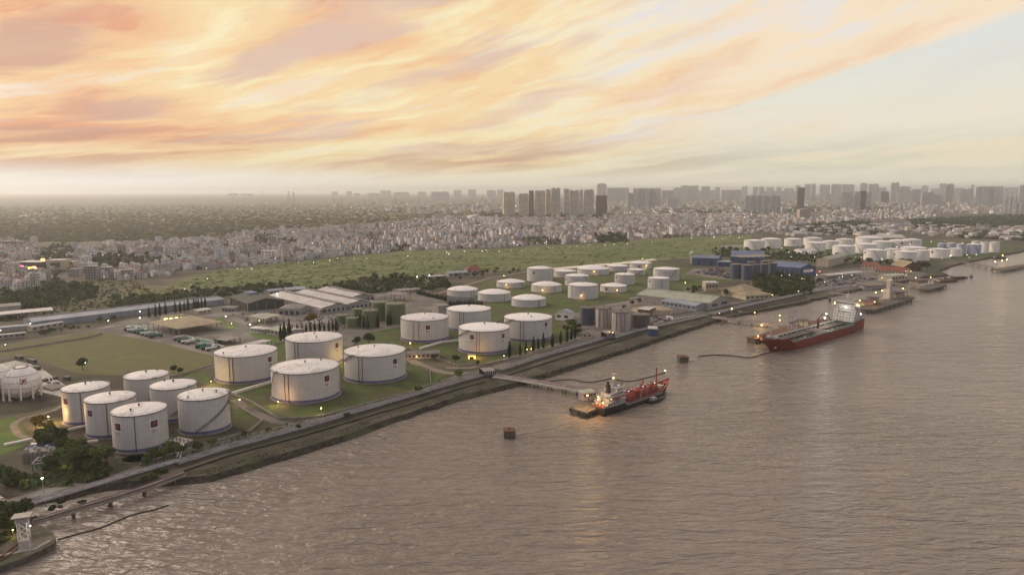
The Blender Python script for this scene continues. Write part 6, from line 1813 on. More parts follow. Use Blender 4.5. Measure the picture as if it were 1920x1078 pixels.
# big trees by the creek and the shore, each with its own place
for x, y, k, s, lb in [(86, 846, 'near', 1.15, 'big dark tree between the treatment plant and the bund'), (108, 838, 'near', 1.0, 'dark tree at the bund edge behind the treatment plant trees'), (120, 872, 'near_light', 1.15, 'rounded olive tree lit by a lamp inside the creek grove'),
                       (100, 884, 'near', .95, 'dark tree in front of the steel frame, creek grove'), (138, 886, 'near', 1.1, 'dark tree at the front of the creek grove, pale trunks below'), (160, 878, 'near', 1.15, 'broad dark tree in the middle of the creek grove'),
                       (182, 876, 'near_light', 1.1, 'lighter green tree at the bund side of the creek grove'), (200, 872, 'near', .9, 'tree at the shoreward tip of the creek grove next to D12'), (148, 860, 'near_light', 1.0, 'olive tree at the back of the creek grove'),
                       (122, 850, 'near_light', .9, 'yellowish olive tree above the glowing lamp in the grove'), (172, 892, 'near', .8, 'small dark tree at the road edge of the creek grove'),
                       (68, 806, 'yellow', .95, 'small tree glowing orange-yellow beside the bend of the dirt path'), (90, 812, 'yellow', .75, 'second yellow-lit tree between the path bend and the bund'), (80, 826, 'near', .8, 'dark tree just below the yellow-lit trees'),
                       (98, 822, 'near_light', .8, 'olive tree between the yellow-lit trees and D12 bund'),
                       (292, 872, 'near', .95, 'dark bushy tree on the shore below tank D12'), (308, 866, 'near_light', .8, 'light green tree on the shore right under tank D12'), (326, 858, 'near_light', .85, 'bright leafy tree beside the shore lamp near D12'),
                       (340, 855, 'near_light', .7, 'small leafy tree next to the white pipe manifold'), (276, 876, 'near', .7, 'small dark tree at the end of the shore tree row below D12'), (372, 848, 'near', .55, 'small bare looking tree by the wall below the diagonal-stair tank'),
                       (398, 838, 'near_light', .45, 'sapling by the shore road below the diagonal-stair tank'), (460, 822, 'near_light', .45, 'sapling on the shore road verge beside the dirt road'), (502, 812, 'near_light', .42, 'sapling on the verge below tank D07'),
                       (560, 806, 'near_light', .4, 'sapling along the shore wall past tank D07'), (650, 785, 'near_light', .4, 'small tree on the verge between D07 and D03'), (782, 738, 'near_light', .6, 'round bush tree beside the shore road right of D03'),
                       (861, 712, 'bright', .75, 'bright green round tree at the shore road near the jetty head'), (813, 676, 'near', .55, 'dark small tree in front of the pump house'), (854, 682, 'near', .75, 'dark tree between the pump house and tank D05'),
                       (896, 686, 'near', .5, 'small dark tree beside the glowing kiosk'), (668, 650, 'near', 1.0, 'dark bushy tree behind tank D03 on the lawn'), (692, 650, 'near', 1.1, 'large dark tree between tank D03 and the green tanks'), (155, 694, 'mid', 1.0, 'lone dark tree on the olive pasture'),
                       (326, 700, 'mid', .7, 'dark bush at the pasture corner behind the diagonal-stair tank group'), (338, 701, 'mid', .55, 'second dark bush at the pasture corner'), (188, 606, 'mid', .65, 'round dark tree in front of the long blue-grey warehouse'), (214, 602, 'mid', .75, 'larger round tree in front of the long blue-grey warehouse'),
                       (580, 610, 'yellow', 1.2, 'pale yellow flowering tree lit by a lamp before the green tanks'), (672, 546, 'mid_light', .9, 'pale blossoming tree in the meadow-edge wood'),
                       (1402, 548, 'mid', 1.0, 'round dark tree in front of the beige hipped hall'), (1361, 556, 'mid', 1.1, 'dark tree hiding the corner of the beige hipped hall'), (1346, 572, 'mid_light', .8, 'small tree in front of the white gable of the pale green warehouse'), (1535, 532, 'mid', .9, 'lone round dark tree at the corner of the port yard')]:
    plant(k, x, y, s, lb, 'single trees of the depot')
plant('near', 8, 990, 1.12, 'dense dark bush tree on the quay by the watch tower', 'quay shrubbery trees')
plant('near', 26, 985, 1.05, 'dark bush tree behind the watch tower roof', 'quay shrubbery trees')
plant('near_light', 24, 1000, 0.83, 'lit bright green tree beside the watch tower', 'quay shrubbery trees')
plant('near', 48, 972, 0.75, 'small dark tree at the quay end of the white pipes', 'quay shrubbery trees')
plant('near', -12, 1010, 1.20, 'dark tree at the picture edge on the quay', 'quay shrubbery trees')
grove([(0, 900), (40, 918), (120, 915), (200, 900), (205, 893), (120, 903), (60, 905), (0, 890)], 12, ['bush_dark', 'bush'], 1.0, 'low dark bush on the creek bank behind the road bridge', 'bushes on the creek bank', 9, 'bush', 'bush')
grove([(60, 978), (140, 950), (240, 912), (330, 884), (335, 876), (240, 900), (130, 938), (60, 960)], 9, ['bush_dark'], .6, 'dark bush growing under the elevated white pipes', 'bushes under the pipes', 12, 'bush', 'bush')
grove([(555, 545), (640, 530), (700, 522), (780, 516), (840, 522), (842, 545), (800, 545), (740, 548), (690, 552), (600, 540)], 42, ['mid', 'mid_light', 'mid'], .8, 'tree of the dark wood along the meadow edge, behind the grey sheds', 'trees along the meadow edge', 6)
grove([(842, 512), (930, 507), (1000, 503), (1020, 503), (1000, 510), (930, 520), (850, 528)], 16, ['mid', 'mid_light'], .7, 'tree on the meadow edge around the red roofed house', 'trees round the red roofed house', 6)
grove([(0, 552), (60, 545), (110, 527), (180, 535), (185, 556), (120, 572), (60, 585), (0, 592)], 46, ['mid', 'mid_light', 'mid'], 1.0, 'bushy tree in the scrub below the near end of the town', 'trees of the scrub', 7)
grove([(165, 483), (230, 478), (310, 484), (340, 478), (345, 488), (300, 500), (240, 506), (170, 502)], 36, ['mid'], 1.1, 'dark tree of the long grove inside the town', 'trees of the town grove', 5)
grove([(60, 470), (130, 458), (140, 475), (90, 490), (60, 482)], 18, ['mid'], 1.0, 'dark tree in the clump between the town blocks at the picture edge', 'trees between the edge blocks', 5)
grove([(470, 448), (500, 444), (510, 460), (480, 463)], 8, ['mid'], 1.0, 'dark tree in the small park beside the yellow town tower', 'trees by the yellow town tower', 4)
grove([(520, 452), (560, 448), (566, 459), (528, 463)], 9, ['mid'], 1.0, 'dark tree in the park behind the blue and white town block', 'trees by the blue-white block', 4)
grove([(200, 575), (240, 560), (300, 556), (345, 548), (350, 556), (300, 566), (215, 580)], 20, ['bush', 'bush_dark', 'mid_light'], 1.0, 'shrub in the thicket behind the long blue-grey warehouse', 'shrubs behind the long warehouse', 6, 'shrub', 'shrub')
grove([(340, 548), (430, 540), (540, 532), (560, 542), (480, 550), (420, 556), (350, 558)], 26, ['mid', 'mid_light', 'bush_dark'], .75, 'small tree in the belt between the meadow and the green hangar', 'trees behind the green hangar', 6)
grove([(1412, 530), (1450, 520), (1500, 522), (1530, 532), (1520, 552), (1470, 556), (1420, 548)], 40, ['mid', 'mid_light'], 1.05, 'green tree of the thick wood behind the shore road bend', 'trees behind the shore bend', 6)
grove([(1335, 468), (1395, 470), (1500, 478), (1560, 482), (1600, 486), (1560, 492), (1500, 490), (1430, 485), (1340, 482)], 34, ['mid', 'mid_light'], 1.15, 'tree in the belt between the blue warehouses and far white tanks', 'trees below the far tanks', 7)
grove([(1560, 492), (1620, 494), (1690, 496), (1735, 499), (1745, 506), (1690, 505), (1600, 500)], 18, ['mid', 'mid_light'], 1.1, 'tree among the rusty red roofs of the port', 'trees among the red roofs', 7)
grove([(1110, 447), (1160, 441), (1180, 446), (1178, 455), (1120, 456)], 22, ['mid'], 1.3, 'dark tree of the grove at the meadow end beside the town', 'trees of the meadow-end grove', 4)
grove([(1285, 544), (1310, 540), (1320, 548), (1290, 556)], 6, ['mid', 'mid_light'], .7, 'small tree behind the pale green warehouse', 'trees behind the pale green warehouse', 6)
grove([(1140, 575), (1200, 566), (1230, 560), (1235, 570), (1150, 584)], 8, ['mid'], .7, 'dark small tree behind the rusty silos', 'trees behind the silos', 6)
grove([(1060, 614), (1090, 612), (1092, 628), (1060, 632)], 7, ['mid', 'mid_light'], .8, 'dark tree beside the small cream hut and blue silo', 'trees by the cream hut', 5)
grove([(70, 622), (120, 614), (168, 608), (168, 614), (120, 620), (72, 630)], 14, ['bush_dark'], .7, 'round clipped bush along the front of the long warehouse annex', 'round bushes by the annex', 6, 'bush', 'bush')
grove([(930, 615), (945, 600), (955, 596), (950, 612)], 5, ['mid', 'bush_dark'], .7, 'tree in the gap between the numberless tank and its neighbour', 'trees in the tank gap', 5)
# cypresses
def cyp(pts, sc, label, group, key='cypress'):
    for i, (x, y) in enumerate(sorted(pts)): plant(key, x + random.uniform(-1, 1), y + random.uniform(-.6, .6), sc, '%s cypress of the %s, from its upstream end' % (ordinal(i), group), group, 'cypress', 'cypress')
cyp([(280, 596), (292, 594.5), (301, 593), (310, 591.5), (329, 588), (338, 586.5), (347, 585), (354, 583.5), (364, 582), (368, 581.5), (372, 580.5), (379, 579), (386, 578)], 1.1, 'dark narrow cypress of the avenue in front of the long warehouse', 'cypress avenue')
cyp([(527, 640), (534, 637), (542, 633)], 1.3, 'dark cypress at the corner beside the white cabin', 'cypresses at the hedge corner')
cyp([(549 + 8.4 * k, 626 - .55 * k) for k in range(11)], .85, 'thin cypress in the even row behind tank D06', 'cypress row behind D06')
cyp([(630, 622), (668, 613), (675, 615), (682, 616), (690, 617), (709, 616), (728, 612), (733, 612), (705, 612)], 1.2, 'thin dark cypress standing before the dull green tanks', 'cypresses before the green tanks')
cyp([(955, 672), (975, 668), (985, 664), (1000, 659), (1009, 656), (1018, 653), (1036, 652), (1052, 645), (1063, 641), (1071, 638), (1078, 635)], 1.05, 'cypress along the shore road below the numberless lawn tank and silos', 'cypresses by the shore road')
for k in range(24):
    plant('hedge_cypress', 782 + 2.6 * k, 552 + .62 * k, .85, ordinal(k) + ' clipped cypress of the curved hedge, counted towards the low white tanks', 'hedge cypresses', 'cypress', 'cypress')
for k in range(24):
    plant('hedge_cypress', 842 + 2.7 * k, 575.0, .85, ordinal(k) + ' clipped cypress of the straight hedge before the grey bund wall', 'hedge cypresses by the wall', 'cypress', 'cypress')

# bare worn patches in the lawns
for poly, n in (([(440, 760), (555, 780), (690, 752), (800, 710), (760, 690), (640, 735), (500, 760)], 9), ([(340, 712), (400, 700), (420, 730), (360, 735)], 3), ([(700, 664), (860, 684), (1000, 660), (1040, 650), (860, 672), (740, 655)], 9), ([(850, 580), (950, 545), (1080, 545), (1230, 550), (1180, 556), (1060, 586), (960, 584)], 14), ([(120, 820), (200, 840), (350, 840), (430, 815), (380, 826), (250, 866)], 8)):
    for x, y in scatter(poly, n, 6):
        p = G(x, y); r0 = random.uniform(1.5, 5.5); k = 14
        rr = [r0 * random.uniform(.5, 1.3) for _ in range(k)]
        rr = [(rr[i - 1] + rr[i] * 2 + rr[(i + 1) % k]) / 4 for i in range(k)]
        MB().sheet([(p.x + 1.8 * rr[i] * math.cos(6.2832 * i / k), p.y + rr[i] * math.sin(6.2832 * i / k)) for i in range(k)], .145).build('worn_ground', M['gravel'])['kind'] = 'structure'
# meadow shrubs, bank growth and distant woods: masses nobody could count
def clump_mass(name, poly, n, smin, smax, cols, label=None, m=None, flat=.7, gap=None):
    """many small uneven clumps, each a jittered low dome of leaves, joined as one mass"""
    xs = np.array([p[0] for p in poly]); ys = np.array([p[1] for p in poly])
    pts = []
    while len(pts) < n:
        x, y = random.uniform(xs.min(), xs.max()), random.uniform(ys.min(), ys.max())
        if not in_poly(x, y, poly): continue
        q = G(x, y)
        if gap and random.random() < .72 and mnoise.noise(Vector((q.x * .0065, q.y * .0042, 3.0))) < .24: continue
        pts.append(q)
    ico = bmesh.new(); bmesh.ops.create_icosphere(ico, subdivisions=1, radius=1.0)
    bv = np.array([v.co[:] for v in ico.verts]); bf = np.array([[v.index for v in f.verts] for f in ico.faces]); ico.free()
    keep = [f for f in bf if bv[f][:, 2].mean() > -.45]
    bf = np.array(keep)
    P = np.array([p[:] for p in pts])
    s = rng.uniform(smin, smax, n)
    jit = rng.uniform(.62, 1.3, size=(n, len(bv), 1))
    V = bv[None] * jit * s[:, None, None]
    V[:, :, 2] *= flat
    V += P[:, None, :]; V[:, :, 2] += (s * flat * .45)[:, None]
    F = bf[None] + (np.arange(n) * len(bv))[:, None, None]
    me = bpy.data.meshes.new(name)
    nv, nf = n * len(bv), n * len(bf)
    me.vertices.add(nv); me.vertices.foreach_set('co', V.astype(np.float32).ravel())
    me.loops.add(nf * 3); me.loops.foreach_set('vertex_index', F.astype(np.int32).ravel())
    me.polygons.add(nf); me.polygons.foreach_set('loop_start', np.arange(nf, dtype=np.int32) * 3)
    me.update(calc_edges=True)
    ci = rng.integers(0, len(cols), n)
    col = np.array([(*c, 1.0) for c in cols], dtype=np.float32)[ci] * rng.uniform(.75, 1.25, size=(n, 1)).astype(np.float32)
    at = me.attributes.new('col', 'FLOAT_COLOR', 'FACE'); at.data.foreach_set('color', np.repeat(col, len(bf), 0).ravel())
    me.materials.append(M['clump'])
    o = bpy.data.objects.new(name, me); C.objects.link(o); o['kind'] = 'stuff'
    if label: o['label'] = label
    return o
M['clump'] = mat('clump', (1, 1, 1), (.7, .7, .7), 0.4, .95, attr='col', spec=.1)
GR = [(0.092, 0.112, 0.034), (0.075, 0.092, 0.029), (0.105, 0.124, 0.038), (0.118, 0.13, 0.045)]
DK = [(0.044, 0.055, 0.02), (0.056, 0.067, 0.024), (0.038, 0.046, 0.018)]
RK = [(0.05, 0.042, 0.033), (0.07, 0.06, 0.046), (0.04, 0.042, 0.022)]
FW = [(0.082, 0.08, 0.032), (0.07, 0.069, 0.029), (0.09, 0.086, 0.036), (0.062, 0.062, 0.027)]
clump_mass('meadow_undergrowth', [(290, 547), (420, 507), (640, 484), (930, 469), (1100, 458), (1400, 442), (1400, 468), (1240, 487), (1030, 501), (860, 511), (700, 523), (560, 539), (430, 551)], 1500, 1.5, 5.0, GR, 'low green undergrowth covering the wide meadow', flat=.15)
clump_mass('scrub_undergrowth', [(0, 560), (110, 530), (235, 522), (290, 545), (300, 562), (180, 580), (70, 597), (0, 606)], 900, .8, 2.4, DK + GR[:2], 'scrub undergrowth between the town and the warehouse', flat=.6)
clump_mass('bank_undergrowth', [(345, 890), (530, 840), (745, 770), (935, 716), (935, 722), (745, 778), (530, 848), (395, 889)], 420, .2, .55, RK, 'weeds and rocks on the river bank', flat=.5)
clump_mass('bank_undergrowth', [(950, 722), (1053, 690), (1199, 645), (1345, 598), (1513, 563), (1513, 566), (1345, 601), (1199, 649), (1053, 694)], 420, .3, .8, RK, 'dark rocks and weeds along the river bank beyond the jetty', flat=.5)
clump_mass('creek_undergrowth', [(0, 870), (60, 890), (205, 885), (210, 893), (120, 915), (0, 903)], 300, .5, 1.5, DK, 'dark undergrowth on the creek bank', flat=.6)
clump_mass('verge_undergrowth', [(262, 880), (420, 838), (560, 800), (700, 765), (830, 715), (830, 708), (700, 755), (560, 787), (470, 812), (262, 872)], 420, .25, .9, GR, 'grass tufts on the verge of the shore road', flat=.6)
clump_mass('far_forest', [(-300, 386), (900, 384), (905, 402), (800, 410), (560, 428), (330, 451), (0, 455), (-300, 465)], 9000, 5, 11, FW, 'wide olive forest plain behind the town', flat=.38)
clump_mass('far_forest', [(900, 398), (1150, 402), (1150, 409), (960, 409), (900, 406)], 700, 5, 9, DK + FW[:1], 'dark tree belt at the feet of the cream towers')
clump_mass('far_forest', [(1490, 424), (1620, 414), (1650, 425), (1640, 440), (1560, 440), (1490, 432)], 700, 4, 8, DK, 'dark woods behind the far white tanks')
clump_mass('far_forest', [(1700, 412), (1930, 402), (1930, 425), (1820, 432), (1720, 428)], 900, 5, 9, DK, 'dark woods at the far bend of the river')
clump_mass('far_forest', [(1790, 438), (1840, 434), (1930, 438), (1930, 452), (1800, 446)], 350, 4, 7, DK, 'dark tree line above the tall grey tanks')
clump_mass('far_forest', [(1240, 393), (1400, 390), (1700, 384), (1700, 392), (1400, 400), (1240, 400)], 900, 6, 12, FW, 'hazy woods between the town and the skyline')

for poly, n in (([(555, 545), (640, 530), (700, 522), (780, 516), (840, 522), (842, 538), (800, 545), (740, 546), (690, 550), (600, 542)], 520), ([(1412, 530), (1450, 520), (1500, 522), (1530, 532), (1520, 552), (1470, 556), (1420, 548)], 420), ([(165, 483), (230, 478), (310, 484), (340, 478), (345, 488), (300, 500), (240, 506), (170, 502)], 420), ([(0, 552), (60, 545), (110, 527), (180, 535), (185, 556), (120, 572), (60, 585), (0, 592)], 520),
                ([(1335, 468), (1395, 470), (1500, 478), (1560, 482), (1600, 486), (1560, 492), (1500, 490), (1430, 485), (1340, 482)], 420), ([(60, 470), (130, 458), (140, 475), (90, 490), (60, 482)], 160), ([(1110, 447), (1160, 441), (1180, 446), (1178, 455), (1120, 456)], 260), ([(340, 548), (430, 540), (540, 532), (560, 542), (480, 550), (420, 556), (350, 558)], 260), ([(200, 575), (240, 560), (300, 556), (345, 548), (350, 556), (300, 566), (215, 580)], 240), ([(470, 448), (560, 446), (566, 459), (480, 463)], 120)):
    clump_mass('wood_undergrowth', poly, n, 1.4, 3.6, DK, 'dark thicket filling the gaps between the trees', flat=.9)
clump_mass('grove_undergrowth', [(60, 845), (110, 835), (190, 862), (210, 878), (200, 890), (120, 892), (84, 880)], 380, .5, 1.7, DK + GR[:1], 'dark undergrowth under the creek grove', flat=.8)
clump_mass('quay_undergrowth', [(-60, 965), (0, 956), (50, 968), (40, 990), (20, 1012), (-20, 1030), (-60, 1030)], 160, .5, 1.5, DK + GR[:1], 'undergrowth on the quay beside the watch tower', flat=.8)

# ================================================================ LAMPS
def lamp(x, y, zl, m, label, power=0, col=(1, .66, .24), r=.5, pole=True, group='street lamps of the depot', p=None, name='street_lamp', zb=0.0, yb=None):
    """lamp whose head is seen at pixel x, y and stands zl metres above its foot"""
    h = p or G(x, y, zb + zl)
    r *= .72
    t = thing(name, label, 'lamp', (h.x, h.y, zb), 0, group)
    if pole: MB().lathe([(.16, 0), (.09, zl - .2)], 6).build('pole', M['grey_paint'], t)
    MB().ball((0, 0, zl), r, r, r * .7, 10, 6).build('lamp_head', M[m], t, True)
    if power:
        ld = bpy.data.lights.new('lamp_light', 'POINT'); ld.energy = power * .75; ld.color = col; ld.shadow_soft_size = .22
        lo = bpy.data.objects.new('lamp_light', ld); lo.location = (0, 0, zl - r * .7 - .3); C.objects.link(lo); lo.parent = t
    return t
W, K, Y = 'lamp_warm', 'lamp_cool', 'lamp_yellow'
WC, KC, YC = (1, .58, .2), (.92, 1, .85), (1, .8, .2)
for x, y, z, m, pw, r, lb in [(602, 765, 4.5, W, 2500, .55, 'yellow lamp on the lawn in front of tank D07'), (449, 749, 4, W, 1500, .45, 'yellow lamp at the lawn corner beside the diagonal-stair tank'), (769, 643, 4, W, 2600, .6, 'yellow lamp at the foot of tank D04'),
                              (781, 669, 3.2, W, 1500, .5, 'yellow lamp under the pump house roof'), (1017, 544, 5, W, 5200, .75, 'brightest yellow lamp before the low tank of the middle farm'), (949, 534, 5, W, 2600, .6, 'yellow lamp before the low tank near the red roof'),
                              (1090, 554, 5, W, 2600, .6, 'yellow lamp at the foot of the large tall middle tank'), (1157, 544, 5, W, 3200, .6, 'yellow lamp before the low emblem tank of the middle farm'), (945, 517, 9, Y, 1200, .6, 'yellow lamp on the road at the meadow edge'),
                              (1114, 509, 6, W, 3000, .6, 'yellow lamp before the wide low canal tank'), (1200, 507, 6, W, 4000, .65, 'orange lamp by the glowing tank at the canal'), (1205, 485, 9, Y, 1500, .7, 'yellow lamp above the pinkish tank at the canal end'),
                              (1212, 498, 6, W, 3200, .6, 'yellow lamp in front of the pinkish tank'), (1285, 530, 7, Y, 1500, .7, 'yellow lamp alone on the lawn past the slim tank'), (1372, 579, 8, Y, 2500, .9, 'strong yellow lamp on the shore road by the warehouse gable'),
                              (1394, 516, 7, W, 5000, .7, 'yellow lamp at the foot of the dark blue silos'), (1349, 587, 6, W, 600, .4, 'small warm lamp behind the tanker jetty'), (945, 667, 5, K, 0, .35, 'small white lamp on a post below the glowing kiosk tank'),
                              (988, 655, 5, W, 500, .4, 'first of two small warm lamps among the shore cypresses'), (996, 654, 5, W, 500, .4, 'second small warm lamp among the shore cypresses'), (1143, 622, 6, W, 500, .4, 'first warm lamp over the pipe loop at the silos'), (1149, 623, 6, W, 500, .4, 'second warm lamp over the pipe loop at the silos'),
                              (79, 896, 7, K, 4200, .6, 'brilliant white lamp on the creek bank'), (262, 596, 8, K, 3500, .7, 'bright white lamp beside the cypress avenue'), (423, 593, 8, K, 3500, .65, 'bright white lamp on the small yard lawn'), (469, 608, 8, K, 4500, .7, 'bright white lamp by the white cabin'),
                              (782, 519, 9, K, 3000, .8, 'left one of the two bright white lamps at the meadow edge'), (805, 516, 9, K, 3000, .8, 'right one of the two bright white lamps at the meadow edge'), (519, 550.5, 9, K, 1500, .6, 'white lamp on the corner of the first grey shed'),
                              (585, 589, 7, K, 3000, .6, 'white lamp in the pale yellow tree'), (160, 680, 6, K, 0, .35, 'small white lamp by the lone pasture tree'), (203, 601, 6, K, 900, .5, 'white lamp between round trees at the long warehouse'), (262, 584, 9, K, 0, .6, 'small white sign lamp on the long warehouse wall'),
                              (434, 606, 4, K, 1500, .4, 'white lamp under the green-grey canopy'), (486, 601, 5, Y, 1500, .4, 'pale lamp inside the lit canopy bay'), (730, 600, 4, Y, 1800, .4, 'greenish lamp at the foot of the tallest green tank'), (690, 604, 4, Y, 700, .35, 'small greenish lamp between the green tanks'),
                              (57, 606, 6, K, 800, .5, 'white lamp at the near end of the long warehouse'), (1, 619, 5, K, 600, .5, 'white lamp at the picture edge by the pale canopy'), (10, 646, 4, K, 0, .35, 'small lamp on the pasture corner at the picture edge'),
                              (1448, 553, 7, Y, 0, .5, 'yellow dot lamp in the wood at the shore bend'), (1497, 546, 7, Y, 0, .5, 'second yellow dot lamp in the wood at the shore bend'), (1537, 508.5, 6, 'lamp_red', 0, .7, 'small red lamp beside the blue gable hall'),
                              (1728, 493, 9, K, 5000, 1.0, 'brilliant white lamp at the front tanks of the far farm'), (1782, 480, 9, K, 4000, 1.0, 'brilliant white lamp at the foot of the grey white far tank'), (1717, 521, 7, Y, 1500, .8, 'yellow lamp on the port shore by the brick gable'), (1708, 508, 7, Y, 900, .6, 'yellow-green lamp in the tree before the brick gable'),
                              (1745, 520, 5, W, 1500, .7, 'warm lamp behind the rusty barge'), (782, 730, 2.5, W, 900, .3, 'warm lamp in the bund corner right of tank D03'), (121, 866, 4, Y, 900, .35, 'green glowing lamp inside the creek grove'), (24, 993, 3, Y, 900, .35, 'green glowing lamp in the quay bushes'), (57, 985, 9, K, 300, .25, 'tiny white lamp under the watch tower roof')]:
    if m == 'lamp_red' and m not in M: M[m] = mat('lamp_red', (.8, .1, .1), emit=(1, .1, .1, 20))
    lamp(x, y, z, m, lb, pw, WC if m == W else (KC if m == K else YC), r)
# floodlights in the bund that light the tanks
lamp(74, 806, 5, W, 'orange floodlight beside the yellow-lit trees', 32000, (1, .6, .2), .5, name='floodlight', p=Vector((G(92, 797).x, G(92, 797).y, 5)))
lamp(0, 0, 3.5, W, 'floodlight on the lawn behind tank D08', 15000, (1, .62, .2), .4, name='floodlight', p=Vector((G(396, 724).x, G(396, 724).y, 3.5)))
lamp(0, 0, 3.5, W, 'floodlight between tanks D06 and D03', 15000, (1, .62, .2), .4, name='floodlight', p=Vector((G(652, 683).x, G(652, 683).y, 3.5)))
lamp(0, 0, 3.0, W, 'floodlight close to the front of tank D07', 9000, (1, .55, .25), .4, name='floodlight', p=Vector((G(522, 762).x, G(522, 762).y, 3.0)))
ld = bpy.data.lights.new('kiosk_light', 'POINT'); ld.energy = 2200; ld.color = (1, .5, .12); ld.shadow_soft_size = .6
lo = bpy.data.objects.new('kiosk_light', ld); lo.location = G(897, 671.5) + Vector((0, 0, 3.4)); C.objects.link(lo)
# jetty and ship lamps: on the structures they stand on
def deck_lamp(x, y, z0_, zl, m, label, power, col, r, group='lamps over the water', foot=None):
    p = G(x, y, z0_ + zl)
    if foot:
        p = G(*foot, z0_); zl = top_z(p, y) - z0_
        p = Vector((p.x, p.y, z0_ + zl))
    lamp(x, y, zl, m, label, power, col, r, True, group, p, zb=z0_)
deck_lamp(1101, 741, 1.6, 7, W, 'orange lamp on a post before the jetty house behind the gas carrier', 36000, WC, .6, foot=(1101, 771))
deck_lamp(1429, 630, 2.6, 8, W, 'orange lamp at the bow end of the tanker berth', 9000, WC, .7, foot=(1421, 634))
deck_lamp(1428, 609.5, 1.4, 3, W, 'orange lamp low on the red tanker jetty trestle', 6000, WC, .8, foot=(1428, 609))
deck_lamp(1462, 591, WATER, 9, W, 'upper warm lamp of the pair behind the loading arms', 3000, WC, .7)
deck_lamp(1462, 600, WATER, 8, W, 'lower warm lamp of the pair behind the loading arms', 3000, WC, .7)
deck_lamp(1415, 586, WATER, 4, W, 'warm lamp on the launch behind the tanker jetty', 2000, WC, .6)
deck_lamp(1642, 548, 2.2, 8, W, 'warm lamp behind the long dark jetty', 5000, WC, .9)
deck_lamp(1654, 545, 2.2, 8, W, 'brighter orange lamp behind the long dark jetty', 8000, WC, 1.0)
deck_lamp(1693, 541, 2.2, 7, W, 'orange lamp between the two dark jetties', 8000, WC, 1.0)
deck_lamp(1640, 566, 2.2, 5, W, 'reddish lamp on the small hut of the long jetty', 3000, (1, .35, .15), .7)
deck_lamp(1612, 563, 2.2, 6, W, 'warm lamp on the lattice bridge', 2500, WC, .7)
for k, (x, y) in enumerate([(1880, 479), (1879, 489), (1888, 487), (1866, 491)]):
    deck_lamp(x, y, 2.0, 8, W, ('upper', 'middle', 'river side', 'bank side')[k] + ' orange lamp of the group at the far bend jetty', 9000, WC, 1.2)
# lamps on the ships are parts of them
def ship_lamp(t, loc, m, power, col, r=.3):
    o = MB().ball(loc, r, n=10, m=6).build('lamp_head', M[m], t, True)
    if power:
        ld = bpy.data.lights.new('ship_light', 'POINT'); ld.energy = power * .8; ld.color = col; ld.shadow_soft_size = .15
        lo = bpy.data.objects.new('ship_light', ld); lo.location = Vector(loc) + Vector((0, 0, -r - .2)); C.objects.link(lo); lo.parent = t
t, L, zs = GAS
ship_lamp(t, (L * .205, .6, zs + 15), W, 2500, WC, .4)
ship_lamp(t, (L * .94, .3, 7.2 + 7.4), Y, 2500, (1, .9, .35), .45)
for x, y, z in [(.02, -2.5, 4.0), (.055, 3.4, 6.0), (.09, -4.6, 5.5), (.085, -3.0, 2.3), (.035, 2.2, 5.0)]: ship_lamp(t, (L * x, y, zs + z - 1.0), W, 70, WC, .2)
for x in (.36, .56, .73): ship_lamp(t, (L * x, -2.5, 9.9), K, 60, (1, .9, .75), .12)
t, L, zs, z0, zb = TANK
ship_lamp(t, (L * .155, 1.0, zb - 1.0), K, 900, (1, .97, .85), .5)
ship_lamp(t, (L * .157, 3.0, zs + 1.5), K, 500, (1, .97, .85), .3)
for y in (-11.5, -9.8, 9.8, 11.5): ship_lamp(t, (L * .13, y, zb + 1.2), Y, 400, (1, .95, .5), .3)
ship_lamp(t, (L * .42, 3.0, z0 + 11), K, 9000, (.95, 1, .9), .6)
ship_lamp(t, (L * .33, -3.0, z0 + 12), K, 9000, (.95, 1, .9), .55)
ship_lamp(t, (L * .06, 8.5, zs + 6), K, 800, KC, .45)
ship_lamp(t, (L * .01, 4.0, zs + 2.0), K, 800, KC, .4)
# ================================================================ THE TOWN AND THE SKYLINE
from mathutils import noise as mnoise
TOWN = [(-40, 462), (100, 458), (130, 476), (165, 472), (230, 462), (330, 453), (400, 447), (470, 437), (560, 428), (700, 424), (800, 411), (900, 407), (960, 410), (1140, 408), (1240, 401), (1400, 401), (1500, 404), (1620, 398), (1700, 401), (1760, 404),
        (1740, 410), (1620, 412), (1490, 424), (1470, 434), (1400, 438), (1310, 443), (1200, 448), (1120, 455), (1030, 459), (930, 465.5), (880, 466), (760, 470), (640, 481), (520, 493.5), (420, 503), (345, 507), (310, 519), (240, 525), (205, 523), (150, 513), (118, 511), (85, 530), (60, 541), (0, 547), (-40, 549)]
HOLES = [[(168, 484), (230, 479), (310, 485), (340, 479), (345, 488), (300, 499), (240, 505), (172, 502)], [(75, 455), (135, 458), (140, 477), (92, 488), (70, 480)], [(470, 448), (500, 444), (510, 461), (480, 463)],
         [(520, 452), (560, 448), (566, 459), (528, 463)], [(1112, 446), (1178, 441), (1178, 455), (1120, 456)], [(30, 488), (140, 480), (140, 506), (84, 508), (30, 508)], [(600, 0), (601, 0), (601, 1)]]
PAL = [((0.68, 0.65, 0.62), 'pale grey'), ((0.68, 0.62, 0.54), 'cream'), ((0.58, 0.51, 0.48), 'pinkish'), ((0.40, 0.385, 0.375), 'grey'), ((0.55, 0.57, 0.61), 'bluish'), ((0.60, 0.54, 0.43), 'yellowish'), ((0.30, 0.25, 0.22), 'brown'), ((0.74, 0.71, 0.69), 'white'), ((0.45, 0.42, 0.42), 'mauve grey')]
PW = [.20, .14, .12, .13, .08, .05, .07, .10, .11]
cand = []
y = 399.0
